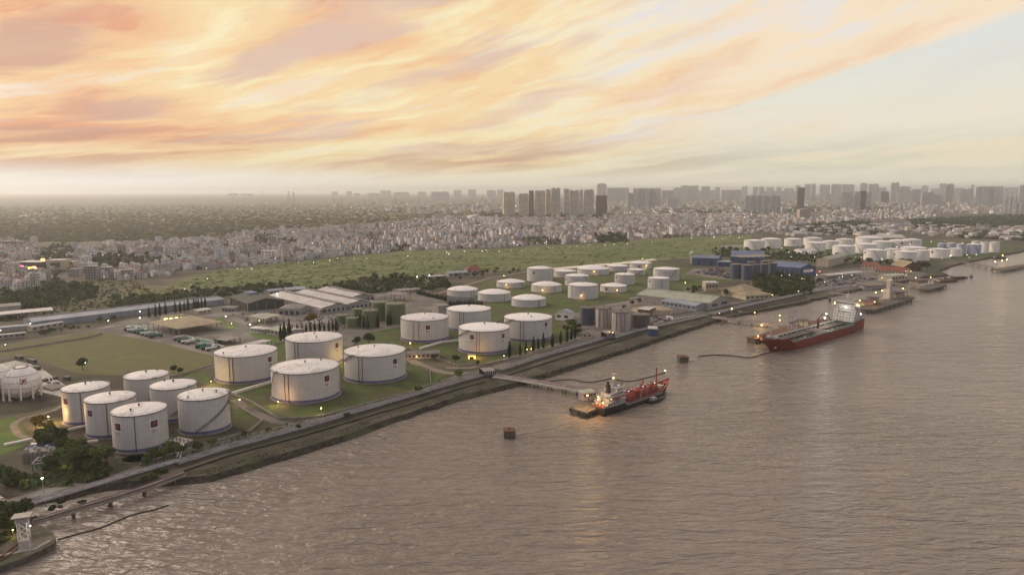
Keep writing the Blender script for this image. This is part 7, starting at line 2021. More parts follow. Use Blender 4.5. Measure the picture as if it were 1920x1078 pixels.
while y < 549:
    st = 4.6 + (y - 398) * .030
    x = -40.0 + random.uniform(0, st)
    while x < 1760:
        xx, yy = x + random.uniform(-.3, .3) * st, y + random.uniform(-.6, .6)
        q_ = G(xx, yy)
        if mnoise.noise(Vector((q_.x * .0065, q_.y * .0042, 3.0))) > .24 and yy < 520: x += st; continue
        if in_poly(xx, yy, TOWN) and not any(in_poly(xx, yy, h) for h in HOLES):
            if random.random() > (.10 if yy > 440 else .16): cand.append((xx, yy))
        x += st
    y += 1.35 + (y - 398) * .011
cand.sort(key=lambda q: -q[1])
def zone_angle(p):
    a = math.sin(p.x * .0021 + 1.3) * 1.7 + math.cos(p.y * .0017 + p.x * .0009) * 1.4
    return R(22) + round(a) * R(17)
ROOFS = [((0.30, 0.28, 0.265), 'flat'), ((0.20, 0.185, 0.175), 'dark flat'), ((0.22, 0.085, 0.06), 'red gabled'), ((0.24, 0.265, 0.31), 'blue-grey gabled'), ((0.42, 0.40, 0.38), 'pale flat')]
RW = [.36, .20, .15, .13, .16]
M['house_wall'] = mat('house_wall', (1, 1, 1), (.8, .78, .76), .35, .85, objcol=True)
M['house_roof'] = mat('house_roof', (1, 1, 1), (.7, .68, .66), .35, .85, attr='col')
M['town_mass'] = mat('town_mass', (1, 1, 1), (.72, .70, .68), .12, .85, attr='col')
def house_meshes(w, d, fl, rf, seed):
    rs = random.Random(seed)
    h = fl * 3.2
    wall = MB().box(-w / 2, w / 2, -d / 2, d / 2, 0, h)
    rc = (*ROOFS[rf][0], 1)
    roof = MB()
    flat = rf not in (2, 3)
    if flat:
        for a in ((-w / 2, w / 2, -d / 2, -d / 2 + .2), (-w / 2, w / 2, d / 2 - .2, d / 2), (-w / 2, -w / 2 + .2, -d / 2 + .2, d / 2 - .2), (w / 2 - .2, w / 2, -d / 2 + .2, d / 2 - .2)):
            wall.box(*a, h, h + .9)
        wall.box(-w / 2 + .4, w * .1, -d * .1, d * .25, h + .1, h + 2.6)
        roof.box(-w / 2 + .2, w / 2 - .2, -d / 2 + .2, d / 2 - .2, h, h + .08, rc)
    else:
        o = .4
        wall.add([(-w / 2, -d / 2, h), (w / 2, -d / 2, h), (0, -d / 2, h + w * .32), (-w / 2, d / 2, h), (w / 2, d / 2, h), (0, d / 2, h + w * .32)], [(0, 1, 2), (4, 3, 5)])
        for s in (-1, 1):
            e = (w / 2 + o)
            roof.add([(s * e, -d / 2 - o, h - .1), (s * e, d / 2 + o, h - .1), (0, d / 2 + o, h + w * .32 + .1), (0, -d / 2 - o, h + w * .32 + .1), (s * e, -d / 2 - o, h + .15), (s * e, d / 2 + o, h + .15), (0, d / 2 + o, h + w * .32 + .35), (0, -d / 2 - o, h + w * .32 + .35)],
                     [(0, 1, 2, 3), (7, 6, 5, 4), (0, 4, 5, 1), (0, 3, 7, 4), (1, 5, 6, 2)], rc)
    win = MB()
    for f in range(fl):
        z = f * 3.4
        for sgn in (-1, 1):
            yy = sgn * d / 2
            for xx in (-w * .24, w * .24):
                win.box(xx - .65, xx + .65, min(yy, yy + sgn * .05), max(yy, yy + sgn * .05), z + .9, z + 2.5)
            xx = sgn * w / 2
            for k in range(3):
                y2 = -d / 2 + d * (k + .5) / 3
                if rs.random() < .6: win.box(min(xx, xx + sgn * .05), max(xx, xx + sgn * .05), y2 - .6, y2 + .6, z + .9, z + 2.3)
        if f and rs.random() < .7: wall.box(-w / 2, w / 2, -d / 2 - .9, -d / 2, z - .12, z + .9 if rs.random() < .4 else z + .1)
    out = []
    for nm, mb, m, kd in (('wall', wall, 'house_wall', None), ('roof', roof, 'house_roof', None), ('window', win, 'glass', 'stuff')):
        me = bpy.data.meshes.new(nm); me.from_pydata(mb.v, [], mb.f)
        if mb.c:
            at = me.attributes.new('col', 'FLOAT_COLOR', 'FACE'); at.data.foreach_set('color', np.array(mb.c, dtype=np.float32).ravel())
        me.materials.append(M[m]); out.append((nm, me, kd))
    if flat:
        tk = MB().lathe([(.5, h + 1.0), (.5, h + 2.2), (.15, h + 2.4)], 8, (w * .25, d * .25, 0)).tube([(w * .25, d * .25, h), (w * .25, d * .25, h + 1.0)], .4, 4)
        me = bpy.data.meshes.new('water_tank'); me.from_pydata([tuple(p) for p in tk.v], [], tk.f); me.materials.append(M['silver']); out.append(('water_tank', me, None))
    return out
HM = {}
for rf in range(5):
    for fl in (1, 2, 3, 4, 5):
        for k in range(2):
            HM[rf, fl, k] = house_meshes((5.2, 7.5)[k] + random.uniform(-.5, .8), (13, 16)[k] + random.uniform(-2, 2), fl, rf, rf * 31 + fl * 7 + k)
FLN = {1: 'single storey', 2: 'two storey', 3: 'three storey', 4: 'four storey', 5: 'five storey'}
def where(x):
    return 'in the blocks above the scrub' if x < 150 else 'above the scrub track' if x < 330 else 'along the meadow near the blue-white block' if x < 640 else 'along the meadow below the cream towers' if x < 1000 else 'along the far meadow edge'
one = sorted(cand[:300])
counts = {}
for x, y in one:
    p = G(x, y)
    ci = random.choices(range(len(PAL)), PW)[0]
    rf = random.choices(range(5), RW)[0]
    fl = random.choices((1, 2, 3, 4, 5), (.26, .36, .26, .10, .02))[0]
    k = random.random() < .4
    key = (ci, rf, fl, where(x))
    n = counts[key] = counts.get(key, -1) + 1
    lb = '%s%s %s house with %s roof, %s' % ((ordinal(n) + ' ') if n else '', FLN[fl], PAL[ci][1], ROOFS[rf][1], where(x))
    lb = lb.replace('mauve grey', 'mauve').replace('pale grey', 'pale').replace('with dark flat roof', 'with dark-flat roof').replace('single storey', 'single-storey').replace('two storey', 'two-storey').replace('three storey', 'three-storey').replace('four storey', 'four-storey').replace('five storey', 'five-storey')
    a = zone_angle(p) + (math.pi / 2 if random.random() < .3 else 0)
    t = thing('town_house', lb, 'house', (p.x, p.y, 0), a, 'houses along the near edge of the town')
    br = random.uniform(.85, 1.15); c = tuple(v * br for v in PAL[ci][0]) + (1,)
    for nm, me, kd in HM[rf, fl, int(k)]:
        o = bpy.data.objects.new(nm, me); C.objects.link(o); o.parent = t; o.color = c
        if kd: o['kind'] = kd

# the hundreds of houses farther off: one mass
def town_mass(pts):
    V, F, CO = [], [], []
    nv = 0
    for x, y in pts:
        p = G(x, y)
        far = (p.y - 1200) / 2500
        w = random.uniform(5, 8.5) * (1 + .5 * max(0, far)); d = random.uniform(10, 17) * (1 + .4 * max(0, far))
        fl = random.choices((1, 2, 3, 4, 5, 7), (.26, .32, .24, .12, .04, .02))[0]
        h = fl * 3.0
        a = zone_angle(p) + (math.pi / 2 if random.random() < .3 else 0)
        ca, sa = math.cos(a), math.sin(a)
        br = random.uniform(.8, 1.2); col = [v * br for v in random.choices(PAL, PW)[0][0]] + [1]
        rf = random.choices(range(5), RW)[0]
        rc = list(ROOFS[rf][0]) + [1]
        def T(lx, ly, lz): return (p.x + lx * ca - ly * sa, p.y + lx * sa + ly * ca, lz)
        b = [T(sx * w / 2, sy * d / 2, z) for z in (0, h) for sx, sy in ((-1, -1), (1, -1), (1, 1), (-1, 1))]
        V += b
        F += [(nv, nv + 1, nv + 5, nv + 4), (nv + 1, nv + 2, nv + 6, nv + 5), (nv + 2, nv + 3, nv + 7, nv + 6), (nv + 3, nv, nv + 4, nv + 7)]
        CO += [col] * 4
        if rf in (2, 3):
            V += [T(0, -d / 2, h + w * .3), T(0, d / 2, h + w * .3)]
            F += [(nv + 4, nv + 5, nv + 8), (nv + 6, nv + 7, nv + 9), (nv + 5, nv + 6, nv + 9, nv + 8), (nv + 7, nv + 4, nv + 8, nv + 9)]
            CO += [col, col, rc, rc]; nv += 10
        else:
            F.append((nv + 4, nv + 5, nv + 6, nv + 7)); CO.append(rc); nv += 8
            if random.random() < .6:
                x0, x1, y0, y1 = -w * .4, w * random.uniform(0, .3), -d * .2, d * random.uniform(.1, .35)
                V += [T(q[0], q[1], z) for z in (h, h + 2.7) for q in ((x0, y0), (x1, y0), (x1, y1), (x0, y1))]
                F += [(nv, nv + 1, nv + 5, nv + 4), (nv + 1, nv + 2, nv + 6, nv + 5), (nv + 2, nv + 3, nv + 7, nv + 6), (nv + 3, nv, nv + 4, nv + 7), (nv + 4, nv + 5, nv + 6, nv + 7)]
                CO += [col] * 4 + [rc]; nv += 8
        if y > 418:
            gl = [.03, .03, .035, 1]
            for f in range(fl):
                for s in (-1, 1):
                    for xx in (-w * .25, w * .25):
                        V += [T(xx - .7, s * (d / 2 + .05), f * 3.3 + .9), T(xx + .7, s * (d / 2 + .05), f * 3.3 + .9), T(xx + .7, s * (d / 2 + .05), f * 3.3 + 2.5), T(xx - .7, s * (d / 2 + .05), f * 3.3 + 2.5)]
                        F.append((nv, nv + 1, nv + 2, nv + 3)); CO.append(gl); nv += 4
                    if random.random() < .5:
                        V += [T(s * (w / 2 + .05), -.8, f * 3.3 + .9), T(s * (w / 2 + .05), .8, f * 3.3 + .9), T(s * (w / 2 + .05), .8, f * 3.3 + 2.4), T(s * (w / 2 + .05), -.8, f * 3.3 + 2.4)]
                        F.append((nv, nv + 1, nv + 2, nv + 3)); CO.append(gl); nv += 4
    mb = MB(); mb.v, mb.f, mb.c = V, F, CO
    return mb
far_houses = town_mass(cand[300:]).build('distant_town', M['town_mass'])
tag(far_houses, 'dense pale town houses stretching from the meadow to the towers', None, None, 'stuff')
print('houses', len(cand))
# trees between the houses
tt = [q for q in scatter(TOWN, 420, 7) if q[1] < 545]
clump_mass('town_greenery', TOWN, 2400, 1.8, 4.6, DK + FW[:2], 'small dark trees scattered between the town houses', flat=.9, gap=1)
# outer suburbs: sparse buildings on the plain
def plain_mass(poly, n, smin, smax, hmin, hmax, name, label):
    mb = MB()
    for x, y in scatter(poly, n, 0):
        p = G(x, y)
        br = random.uniform(.75, 1.15); c = [v * br for v in random.choices(PAL, PW)[0][0]] + [1]
        mb.rbox(p, random.uniform(smin, smax), random.uniform(smin, smax), random.uniform(hmin, hmax), random.uniform(0, 3), c)
    tag(mb.build(name, M['town_mass']), label, None, None, 'stuff')
plain_mass([(620, 385), (960, 376), (1920, 376), (1920, 402), (1700, 400), (1400, 400), (1240, 400), (1140, 402), (960, 400), (760, 402)], 1300, 10, 34, 5, 26, 'distant_town', 'low hazy suburb buildings before the skyline')
plain_mass([(1440, 430), (1560, 424), (1700, 420), (1920, 425), (1920, 452), (1700, 440), (1560, 442), (1470, 445)], 260, 8, 26, 4, 10, 'distant_town', 'scattered low buildings behind the far tank farm')

# single town buildings that stand out
def block(x0, x1, yb, yt, label, wall, roof='grey_roof', depth=None, name='town_block', cat='building', rot=0.0, rows=3, cols=6, win='glass', parapet=True):
    a, b = G(x0, yb), G(x1, yb)
    w = (b - a).length; d = depth or w * .7
    c = (a + b) / 2
    h = top_z(c, yt)
    t = thing(name, label, cat, (c.x, c.y, 0), rot)
    MB().box(-w / 2, w / 2, 0, d, 0, h).build('wall', M[wall], t)
    MB().box(-w / 2 - .3, w / 2 + .3, -.3, d + .3, h, h + .5).build('roof', M[roof], t)
    for r in range(rows):
        for k in range(cols):
            xx, zz = -w / 2 + w * (k + .5) / cols, h * (r + .35) / rows
            MB().box(xx - w / cols * .27, xx + w / cols * .27, -.08, 0, zz, zz + h / rows * .42).build('window', M[win], t)
    return t, w, d, h
M['grey_shade'] = mat('grey_shade', (0.27, 0.255, 0.27), None, .2, .8)
block(0, 33, 470, 453, 'big grey gabled block at the picture edge above the town', 'grey_wall', rows=3, cols=6)
t, w, d, h = block(31, 78, 508, 492, 'dark entertainment hall with a pale roof and glowing neon signs', 'dark_wall', 'pale_roof', rows=1, cols=2)
for k, (dx, dz, c_, nm) in enumerate([(-.28, .35, (1, .15, .3), 'pink'), (.05, .15, (1, .75, .1), 'yellow'), (.22, .25, (1, .3, .15), 'red'), (.32, .1, (1, .7, .1), 'yellow')]):
    MB().box(w * dx - 3.2, w * dx + 3.2, -.9, -.2, h * dz, h * dz + 4).build('neon_sign', mat('neon_' + nm, (.5, .2, .1), emit=(*c_, 5.0)), t)
t2 = thing('sign_mast', 'tall sign mast with an orange top beside the neon hall', 'sign', tuple(G(82, 506)))
MB().box(-1, 1, -1, 1, 0, 18).build('mast', M['dark_steel'], t2); MB().box(-2.6, 2.6, -1.3, 1.3, 13, 19).build('sign_box', mat('neon_orange', (.5, .2, .1), emit=(1, .35, .15, 3.0)), t2)
block(88, 121, 508, 488, 'plain windowless beige cinema block', 'cream_wall', 'pale_roof', rows=1, cols=1)
block(118, 138, 506, 491, 'lower beige annex touching the windowless block', 'cream_wall', 'pale_roof', rows=2, cols=3)
block(128, 148, 519, 505, 'bluish white block standing out of the scrub trees', 'ship_grey', rows=4, cols=5)
block(160, 181, 524, 500, 'wide mauve apartment block with a stepped roof, above the scrub', 'grey_shade', 'grey_roof', rows=5, cols=4)
block(186, 207, 521, 502, 'mauve apartment block with a plain side wall, next to the stepped one', 'grey_shade', 'grey_roof', rows=5, cols=4)
block(228, 245, 524, 507, 'small bluish apartment block at the scrub track end', 'bluegrey_roof', rows=4, cols=4)
block(290, 302, 515, 497, 'tall tan blank-walled block at the corner of the row above the track', 'cream_wall', rows=5, cols=3)
t, w, d, h = block(490, 516, 489, 471, 'blue and white modern block with a lit roof at the meadow edge', 'white_paint', 'pale_roof', rows=4, cols=4)
MB().box(-w / 2 - .4, -w / 2, 0, d, 0, h * .8).build('blue_panel', M['blue_roof'], t)
block(525, 541, 486, 472, 'brown dark block beside the blue and white modern block', 'rust', rows=4, cols=4)
t, w, d, h = block(505, 518, 466, 444, 'slim grey town tower with a bright yellow side', 'ship_grey', 'grey_roof', rows=6, cols=3)
MB().box(-w / 2 - .5, -w / 2, 0, d, 0, h).build('yellow_panel', mat('yellow_panel', (0.5, 0.42, 0.08), None, .3, .7), t)
block(1499, 1519, 411, 393, 'pale square block in front of the dark slender tower', 'cream_wall', 'pale_roof', rows=4, cols=6)
block(1525, 1537, 411, 398, 'white block beside the pale square one, before the skyline', 'white_paint', 'pale_roof', rows=3, cols=3)
block(1477, 1484, 425, 413, 'small pale tower block at the town end near the woods', 'cream_wall', rows=4, cols=2)
t = thing('radio_mast', 'thin radio mast between the town and the far white tanks', 'mast', tuple(G(1516, 437)))
MB().tube([(0, 0, 0), (0, 0, 62)], .35, 5).build('mast', M['steel'], t)

# high-rise towers
def tower(x0, x1, yt, yb, m, label, ribs=0, crown=1, slab=False, dep=.8, group='towers of the hazy skyline', rot=None, name='tower_block'):
    c = G((x0 + x1) / 2, yb)
    fwd = c.y * math.cos(PITCH) + CAM_H * math.sin(PITCH)
    W_ = (x1 - x0) / FPX * fwd
    h = top_z(c, yt)
    rot = rot if rot is not None else -math.atan2(c.x, c.y) + R(random.uniform(-8, 14))
    t = thing(name, label, 'tower', (c.x, c.y, 0), rot, group)
    w = W_ * .94; d = min(w * dep, 42) if not slab else 24
    body = MB().box(-w / 2, w / 2, -d / 2, d / 2, 0, h * .97)
    if ribs:
        for k in range(ribs):
            xx = -w / 2 + w * (k + .5) / ribs
            body.box(xx - w / ribs * .30, xx + w / ribs * .30, -d / 2 - 2.4, d / 2 + 2.4, 0, h * random.uniform(.93, 1.0))
    body.build('wall', M[m], t)
    top = MB()
    if crown == 1: top.box(-w * .3, w * .3, -d * .3, d * .3, h * .97, h)
    elif crown == 2:
        top.box(-w * .45, -w * .12, -d * .4, d * .4, h * .97, h * .995).box(w * .1, w * .42, -d * .4, d * .4, h * .97, h)
    else: top.box(-w / 2, w / 2, -d / 2, d / 2, h * .972, h)
    top.build('roof', M['tower_dark'], t)
    win = MB()
    nf = max(4, int(h / 6.5)); nc = max(3, int(w / 6))
    off = 2.46 if ribs else .08
    for f in range(nf):
        z = h * .95 * (f + .3) / nf
        for k in range(nc):
            xx = -w / 2 + w * (k + .5) / nc
            for s in (-1, 1):
                yy = s * (d / 2 + off)
                win.add([(xx - w / nc * .3, yy, z), (xx + w / nc * .3, yy, z), (xx + w / nc * .3, yy, z + h / nf * .42), (xx - w / nc * .3, yy, z + h / nf * .42)], [(0, 1, 2, 3) if s < 0 else (3, 2, 1, 0)])
        for s in (-1, 1):
            for k in range(3):
                y2 = -d / 2 + d * (k + .5) / 3
                xx = s * (w / 2 + .08)
                win.add([(xx, y2 - d * .1, z), (xx, y2 + d * .1, z), (xx, y2 + d * .1, z + h / nf * .42), (xx, y2 - d * .1, z + h / nf * .42)], [(0, 1, 2, 3) if s > 0 else (3, 2, 1, 0)])
    win.build('window', M['tower_glass'], t, kind='stuff')
    return t
M['tower_cream'] = mat('tower_cream', (0.72, 0.63, 0.49), (0.60, 0.53, 0.42), .03, .85)
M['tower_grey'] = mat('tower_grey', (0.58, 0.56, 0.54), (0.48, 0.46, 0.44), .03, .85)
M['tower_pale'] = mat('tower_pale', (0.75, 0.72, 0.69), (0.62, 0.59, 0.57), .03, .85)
M['tower_brown'] = mat('tower_brown', (0.23, 0.155, 0.12), (0.17, 0.12, 0.10), .03, .85)
M['tower_dark'] = mat('tower_dark', (0.10, 0.088, 0.08), None, .03, .8)
M['tower_glass'] = mat('tower_glass', (0.06, 0.055, 0.052), None, .03, .4)
CG = 'cream tower blocks behind the town'
for x0, x1, yt, yb, m, lb in [(943, 965, 360, 404.5, 'tower_cream', 'cream tower block standing slightly apart at the forest end of the row'), (973, 991, 363, 406, 'tower_cream', 'cream tower with dark crown, beside the one standing apart'), (991.5, 1001, 357, 404, 'tower_brown', 'thin darker tower squeezed between two broad cream ones'),
                              (1002, 1022, 357, 406, 'tower_cream', 'broad cream tower in the middle of the row with a notched top'), (1022.5, 1032, 355, 404, 'tower_cream', 'thin pale cream tower right after the broad notched one'), (1033, 1050.5, 352.5, 406, 'tower_cream', 'tallest cream tower of the row with a dark patterned front'),
                              (1056, 1066.5, 354, 404, 'tower_pale', 'thin hazy tower after the tallest cream one'), (1067, 1085.5, 356.5, 406, 'tower_cream', 'broad cream tower with two dark stripes near the brown one'), (1086, 1093, 355.5, 404, 'tower_pale', 'thinnest pale tower of the cream row'),
                              (1094, 1113, 355.5, 406, 'tower_cream', 'last full height cream tower of the row, before the brown tower')]:
    tower(x0, x1, yt, yb, m, lb, ribs=3 if x1 - x0 > 14 else 2, crown=2, group=CG)
tower(1117.5, 1138, 366, 404, 'tower_brown', 'brown tower ending the cream row', ribs=3, crown=2, group=CG)
tower(1118.5, 1137, 344.5, 378, 'tower_grey', 'tallest grey tower rising above the brown one', crown=1)
tower(1137, 1180, 352.5, 378, 'tower_grey', 'long hazy slab stretching from the tallest grey tower', slab=True, crown=0)
for k in range(6):
    x = 1175 + 10.6 * k
    tower(x, x + 10, 354.5 + (0, 3, -1, 1, 0, 4)[k] + (7 if k == 0 else 0), 391, 'tower_pale' if k % 2 else 'tower_grey', ('stepped low end', 'second pale', 'third grey', 'tall fourth', 'fifth grey', 'last pale') [k] + ' tower of the close ribbed estate past the brown tower', ribs=2, group='ribbed tower estate')
for k in range(11):
    x = 1397 + 6.0 * k
    tower(x, x + 5.8, 367.5 + random.uniform(-.3, 1.2), 399, 'tower_pale' if k % 2 else 'tower_grey', ordinal(k) + ' rib of the long grey-white slab estate, counted from the water tower end', ribs=0, crown=0, group='long slab estate')
tower(1494, 1507, 352, 393, 'tower_dark', 'dark slender tower standing alone in front of the skyline', crown=0)
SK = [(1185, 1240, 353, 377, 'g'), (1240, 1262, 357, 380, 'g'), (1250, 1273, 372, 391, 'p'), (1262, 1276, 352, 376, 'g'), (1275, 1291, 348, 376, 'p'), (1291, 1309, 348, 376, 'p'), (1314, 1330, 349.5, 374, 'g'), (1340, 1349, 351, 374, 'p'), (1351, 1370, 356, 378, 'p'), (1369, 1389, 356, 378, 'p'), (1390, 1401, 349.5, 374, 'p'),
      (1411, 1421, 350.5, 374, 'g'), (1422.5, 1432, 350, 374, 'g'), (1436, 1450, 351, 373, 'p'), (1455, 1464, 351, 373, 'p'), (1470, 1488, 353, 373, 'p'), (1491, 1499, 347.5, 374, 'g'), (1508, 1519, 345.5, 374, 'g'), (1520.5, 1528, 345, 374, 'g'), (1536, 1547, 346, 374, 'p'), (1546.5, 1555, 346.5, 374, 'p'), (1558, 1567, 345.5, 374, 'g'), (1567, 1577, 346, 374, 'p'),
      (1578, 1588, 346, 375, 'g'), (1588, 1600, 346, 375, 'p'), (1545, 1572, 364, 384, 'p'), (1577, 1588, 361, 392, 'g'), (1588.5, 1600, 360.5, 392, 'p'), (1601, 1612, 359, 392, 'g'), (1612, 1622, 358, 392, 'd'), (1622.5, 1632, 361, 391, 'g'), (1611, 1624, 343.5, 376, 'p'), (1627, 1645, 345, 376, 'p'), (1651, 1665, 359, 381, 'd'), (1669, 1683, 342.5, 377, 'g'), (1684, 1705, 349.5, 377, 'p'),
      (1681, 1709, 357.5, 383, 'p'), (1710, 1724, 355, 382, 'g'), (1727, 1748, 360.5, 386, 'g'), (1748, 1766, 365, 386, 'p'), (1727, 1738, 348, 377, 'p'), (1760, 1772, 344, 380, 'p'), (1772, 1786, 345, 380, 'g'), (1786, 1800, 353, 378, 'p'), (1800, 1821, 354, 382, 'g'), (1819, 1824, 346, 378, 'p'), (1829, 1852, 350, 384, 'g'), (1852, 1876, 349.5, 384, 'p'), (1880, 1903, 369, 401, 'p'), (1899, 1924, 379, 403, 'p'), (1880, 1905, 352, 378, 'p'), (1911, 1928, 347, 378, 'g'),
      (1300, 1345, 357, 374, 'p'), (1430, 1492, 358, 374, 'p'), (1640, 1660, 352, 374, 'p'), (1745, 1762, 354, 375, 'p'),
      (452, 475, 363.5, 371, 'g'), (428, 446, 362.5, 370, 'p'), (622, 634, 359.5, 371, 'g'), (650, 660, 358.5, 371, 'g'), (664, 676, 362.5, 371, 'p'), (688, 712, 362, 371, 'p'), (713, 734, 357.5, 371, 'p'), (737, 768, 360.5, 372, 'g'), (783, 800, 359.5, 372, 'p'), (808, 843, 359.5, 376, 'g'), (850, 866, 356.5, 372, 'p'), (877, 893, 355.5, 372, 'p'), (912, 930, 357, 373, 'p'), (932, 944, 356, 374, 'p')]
sk = {}
def mark(x):
    for lim, s in ((700, 'on the plain above the forest'), (940, 'between the plain and the cream row'), (1250, 'behind the ribbed estate'), (1395, 'above the town past the ribbed estate'), (1500, 'behind the long slab estate'), (1605, 'just past the dark slender tower'), (1700, 'above the far white tanks'), (1800, 'above the blue tanks'), (3000, 'at the river end of the skyline')):
        if x < lim: return s
for x0, x1, yt, yb, c in sorted(SK):
    if x0 < 945: c = 'p'
    m, nm = {'g': ('tower_grey', 'grey'), 'p': ('tower_pale', 'pale'), 'd': ('tower_dark', 'dark')}[c]  # distant towers coloured pale, haze put into their wall colour
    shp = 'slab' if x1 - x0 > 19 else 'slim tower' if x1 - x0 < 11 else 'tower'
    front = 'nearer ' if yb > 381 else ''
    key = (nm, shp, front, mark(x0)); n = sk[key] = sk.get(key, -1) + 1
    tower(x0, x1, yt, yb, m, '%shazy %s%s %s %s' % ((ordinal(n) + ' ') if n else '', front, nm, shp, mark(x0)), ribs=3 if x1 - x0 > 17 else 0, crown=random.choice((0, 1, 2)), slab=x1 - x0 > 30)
# pylons and a striped stack on the plain
def pylon(x, yb, yt, label):
    c = G(x, yb); h = top_z(c, yt)
    t = thing('pylon', label, 'pylon', tuple(c), R(20), 'pylons on the plain')
    mb = MB()
    for sx in (-1, 1):
        for sy in (-1, 1): mb.tube([(sx * h * .09, sy * h * .09, 0), (sx * h * .02, sy * h * .02, h)], h * .010, 4)
    mb.build('leg', M['dark_steel'], t, kind='stuff')
    mb = MB()
    for q in (.72, .84, .95): mb.tube([(-h * .14, 0, h * q), (h * .14, 0, h * q)], h * .009, 4)
    mb.build('cross_arm', M['dark_steel'], t, kind='stuff')
pylon(542, 383, 359, 'tall lattice pylon on the plain, forest side of the pair'); pylon(551, 384, 360, 'tall lattice pylon on the plain, other one of the pair')
for k, (x, yb, yt) in enumerate([(626, 384, 371), (641, 383, 371), (742, 386, 371), (785, 384, 370), (683, 383, 372), (905, 382, 370)]):
    pylon(x, yb, yt, ordinal(k) + ' small pylon of the line fading over the plain towards the cream towers')
c = G(493, 376)
t = thing('striped_stack', 'red and white striped chimney on the far plain', 'chimney', tuple(c))
h = top_z(c, 359.5)
for k in range(8):
    MB().lathe([(5 - .3 * k, h * k / 8), (4.7 - .3 * k, h * (k + 1) / 8)], 12).build('band', M['ship_red' if k % 2 else 'white_paint'], t)
# small lights of the town: far too many to count
mb = MB()
for poly, n in ((TOWN, 110), ([(330, 545), (420, 506), (640, 483), (930, 467), (1400, 440), (1400, 446), (930, 472), (640, 488), (420, 510), (330, 550)], 45), ([(1390, 460), (1900, 450), (1900, 485), (1600, 492), (1400, 480)], 40), ([(960, 376), (1920, 378), (1920, 400), (960, 402)], 110), ([(430, 380), (800, 376), (800, 400), (560, 405)], 26), ([(1440, 510), (1700, 500), (1740, 512), (1640, 535), (1500, 540)], 16)):
    for x, y in scatter(poly, n):
        p = G(x, y, 11 if y < 470 else 8)
        s = (p.y / 1300) ** .8 * random.uniform(.25, .6)
        mb.ball(p, s, n=5, m=3)
M['town_light'] = mat('town_light', (.8, .7, .5), emit=(1, .88, .66, 6.0))
tag(mb.build('town_light', M['town_light']), 'countless small lights scattered through the town', None, None, 'stuff')

# ---------------------------------------------------------------- yard clutter: trucks, drums, pipe stacks
def truck(x, y, rz, cab, tankm, label):
    p = G(x, y)
    t = thing('tank_truck', label, 'truck', (p.x, p.y, .14), rz, 'tank trucks in the loading yard')
    MB().box(-1.2, 1.2, 4.2, 6.4, .7, 3.0).build('cab', M[cab], t)
    MB().box(-1.1, 1.1, 6.4, 6.45, 1.8, 2.7).build('windscreen', M['glass'], t)
    MB().box(-.5, .5, -5.5, 4.2, .8, 1.1).build('chassis', M['dark_steel'], t)
    v, f = [], []
    n = 12
    for yy, q in ((-5.6, .6), (-5.2, 1), (3.6, 1), (4.0, .6)):
        for i in range(n):
            a = 2 * math.pi * i / n
            v.append((1.2 * q * math.cos(a), yy, 2.2 + 1.05 * q * math.sin(a)))
    for j in range(3):
        for i in range(n): f.append((j * n + i, j * n + (i + 1) % n, (j + 1) * n + (i + 1) % n, (j + 1) * n + i))
    f += [tuple(range(n)), tuple(reversed(range(3 * n, 4 * n)))]
    MB().add(v, f).build('tank_body', M[tankm], t)
    for sy in (5.2, -2.6, -4.2):
        for s in (-1, 1):
            w = MB(); v, f = [], []
            for xx in (s * .85, s * 1.2):
                for i in range(10):
                    a = 2 * math.pi * i / 10; v.append((xx, sy + .5 * math.cos(a), .5 + .5 * math.sin(a)))
            f = [(i, (i + 1) % 10, 10 + (i + 1) % 10, 10 + i) for i in range(10)] + [tuple(range(10)), tuple(reversed(range(10, 20)))]
            w.add(v, f).build('wheel', M['lettering_black'], t)
k = 0
for x, y in [(244, 620), (250, 621.5), (256, 623), (262, 624.5), (268, 626), (275, 628), (283, 630), (291, 633), (345, 641), (352, 643.5), (360, 645), (378, 652), (388, 655), (398, 657), (336, 637), (412, 640), (420, 642)]:
    truck(x, y, R(-38), ('white_paint', 'teal', 'grey_paint')[k % 3], ('teal', 'silver', 'grey_paint', 'teal')[k % 4], '%s tank truck, %s along the yard edge from the pasture corner' % (('green tanked', 'silver tanked', 'grey tanked', 'green tanked')[k % 4], ordinal(k))); k += 1
for x, y, w, d_, lb, m in [(376, 641, 15, 9, 'open basin of green water with a white rim at the pasture edge', 'teal'), (346, 634, 8, 6, 'small green basin with a white rim below the tan canopy', 'teal'), (252, 614, 8, 5, 'small green basin with a white rim near the pasture corner', 'teal'), (400, 650, 9, 6, 'dark green basin beside the white roofed bay', 'green_roof')]:
    p = G(x, y)
    t = thing('green_basin', lb, 'basin', (p.x, p.y, .12), R(-35))
    MB().box(-w, w, -d_ * .6, d_ * .6, 0, .8).build('water_surface', M[m], t)
    for q in ((-w - .5, w + .5, -d_ * .6 - .5, -d_ * .6), (-w - .5, w + .5, d_ * .6, d_ * .6 + .5), (-w - .5, -w, -d_ * .6, d_ * .6), (w, w + .5, -d_ * .6, d_ * .6)):
        MB().box(*q, 0, 1.3).build('rim', M['white_paint'], t)
A, B = G(402, 650), G(450, 656)
shed('loading_bay', 'grey-white slab roof over green loading bays in front of tank D08', 'loading bay', G(436, 662), G(452, 664), 34, 4.5, .4, 'teal', 'pale_roof', open_side=True)
shed('loading_bay', 'narrow slatted roof beside the green basins', 'loading bay', G(404, 645), G(426, 648), 14, 4, .4, 'teal', 'grey_roof', open_side=True)
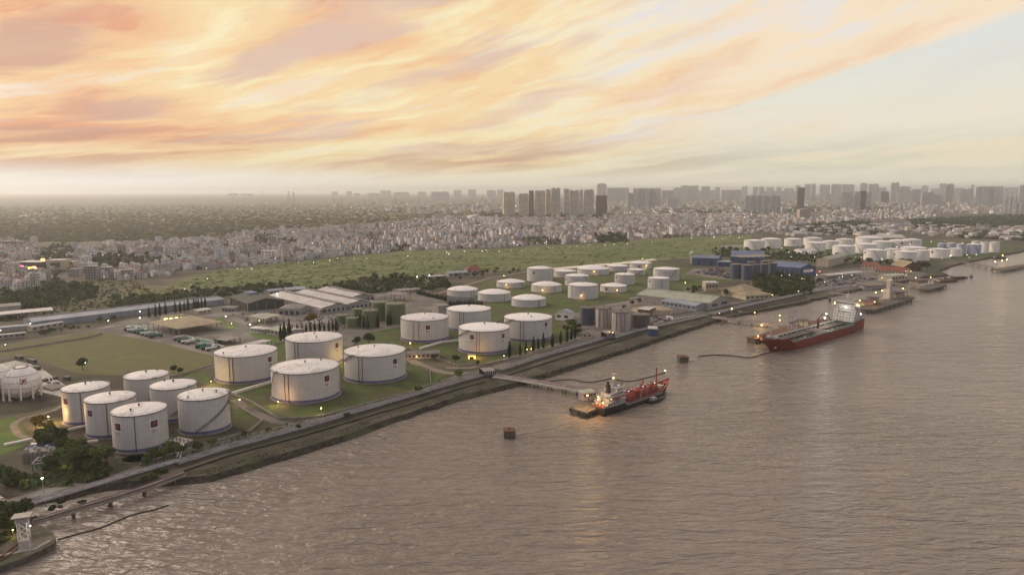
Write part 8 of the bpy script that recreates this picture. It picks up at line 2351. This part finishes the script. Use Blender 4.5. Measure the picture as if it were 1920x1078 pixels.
# drums and pipes in the scrap yard, port and works
mb = MB()
for poly, n, s in (([(1296, 511), (1345, 504), (1368, 511), (1368, 522)], 130, 2.6), ([(1440, 524), (1520, 522), (1600, 520), (1640, 524), (1600, 533), (1540, 540)], 170, 2.2), ([(1240, 566), (1320, 552), (1340, 556), (1260, 572)], 60, 2.0),
                   ([(550, 600), (640, 590), (700, 600), (640, 618), (570, 618)], 90, 1.4), ([(430, 590), (520, 585), (540, 600), (480, 612)], 45, 1.2), ([(1180, 600), (1230, 594), (1260, 600), (1200, 616)], 60, 1.6), ([(0, 690), (60, 680), (118, 724), (60, 728)], 16, 1.8)):
    for x, y in scatter(poly, n):
        p = G(x, y)
        mb.rbox(p, s * random.uniform(.4, 2.2), s * random.uniform(.4, 1.6), s * random.uniform(.3, 1.3), random.uniform(0, 3), [v * .8 for v in random.choice(((.3, .28, .3), (.12, .10, .12), (.20, .17, .2), (.4, .38, .36), (.16, .10, .08), (.10, .12, .2)))] + [1])
tag(mb.build('yard_clutter', M['town_mass']), 'crates, drums, scrap and pipes heaped in the yards', None, None, 'stuff')
# dark covered heaps beside the spheres
for x, y, w, d_, h, lb in [(100, 728, 15, 9, 1.2, 'large dark blue-grey covered pit beside the spherical tank'), (84, 715, 4, 3, 1.6, 'green skip beside the dark covered pit'), (104, 711, 3, 2, 1.8, 'small dark container in the middle of the pale pad'), (126, 712, 5, 2.5, 2.2, 'dark container at the corner of the pale pad by the tanks'), (70, 693, 6, 2.2, 2.4, 'dark container at the pasture side of the pale pad'), (60, 680, 10, 2.5, 2.6, 'long dark shed on the pasture side behind the spherical tanks'), (36, 673, 8, 2.5, 2.4, 'dark low shed at the pasture edge over the spherical tank')]:
    p = G(x, y)
    t = thing('covered_pit' if w > 12 else 'container', lb, 'container', (p.x, p.y, .1), R(-30))
    MB().box(-w / 2, w / 2, -d_ / 2, d_ / 2, 0, h).build('body', M['dark_steel' if w < 12 else 'grey_shade'], t)
    MB().box(-w / 2 - .15, w / 2 + .15, -d_ / 2 - .15, d_ / 2 + .15, h, h + .15).build('lid', M['dark_steel'], t)

for o in scene.objects:
    if 'label' in o and len(o['label'].split()) > 16 and o.get('kind') != 'stuff': print('LONG', o.name, o['label'])
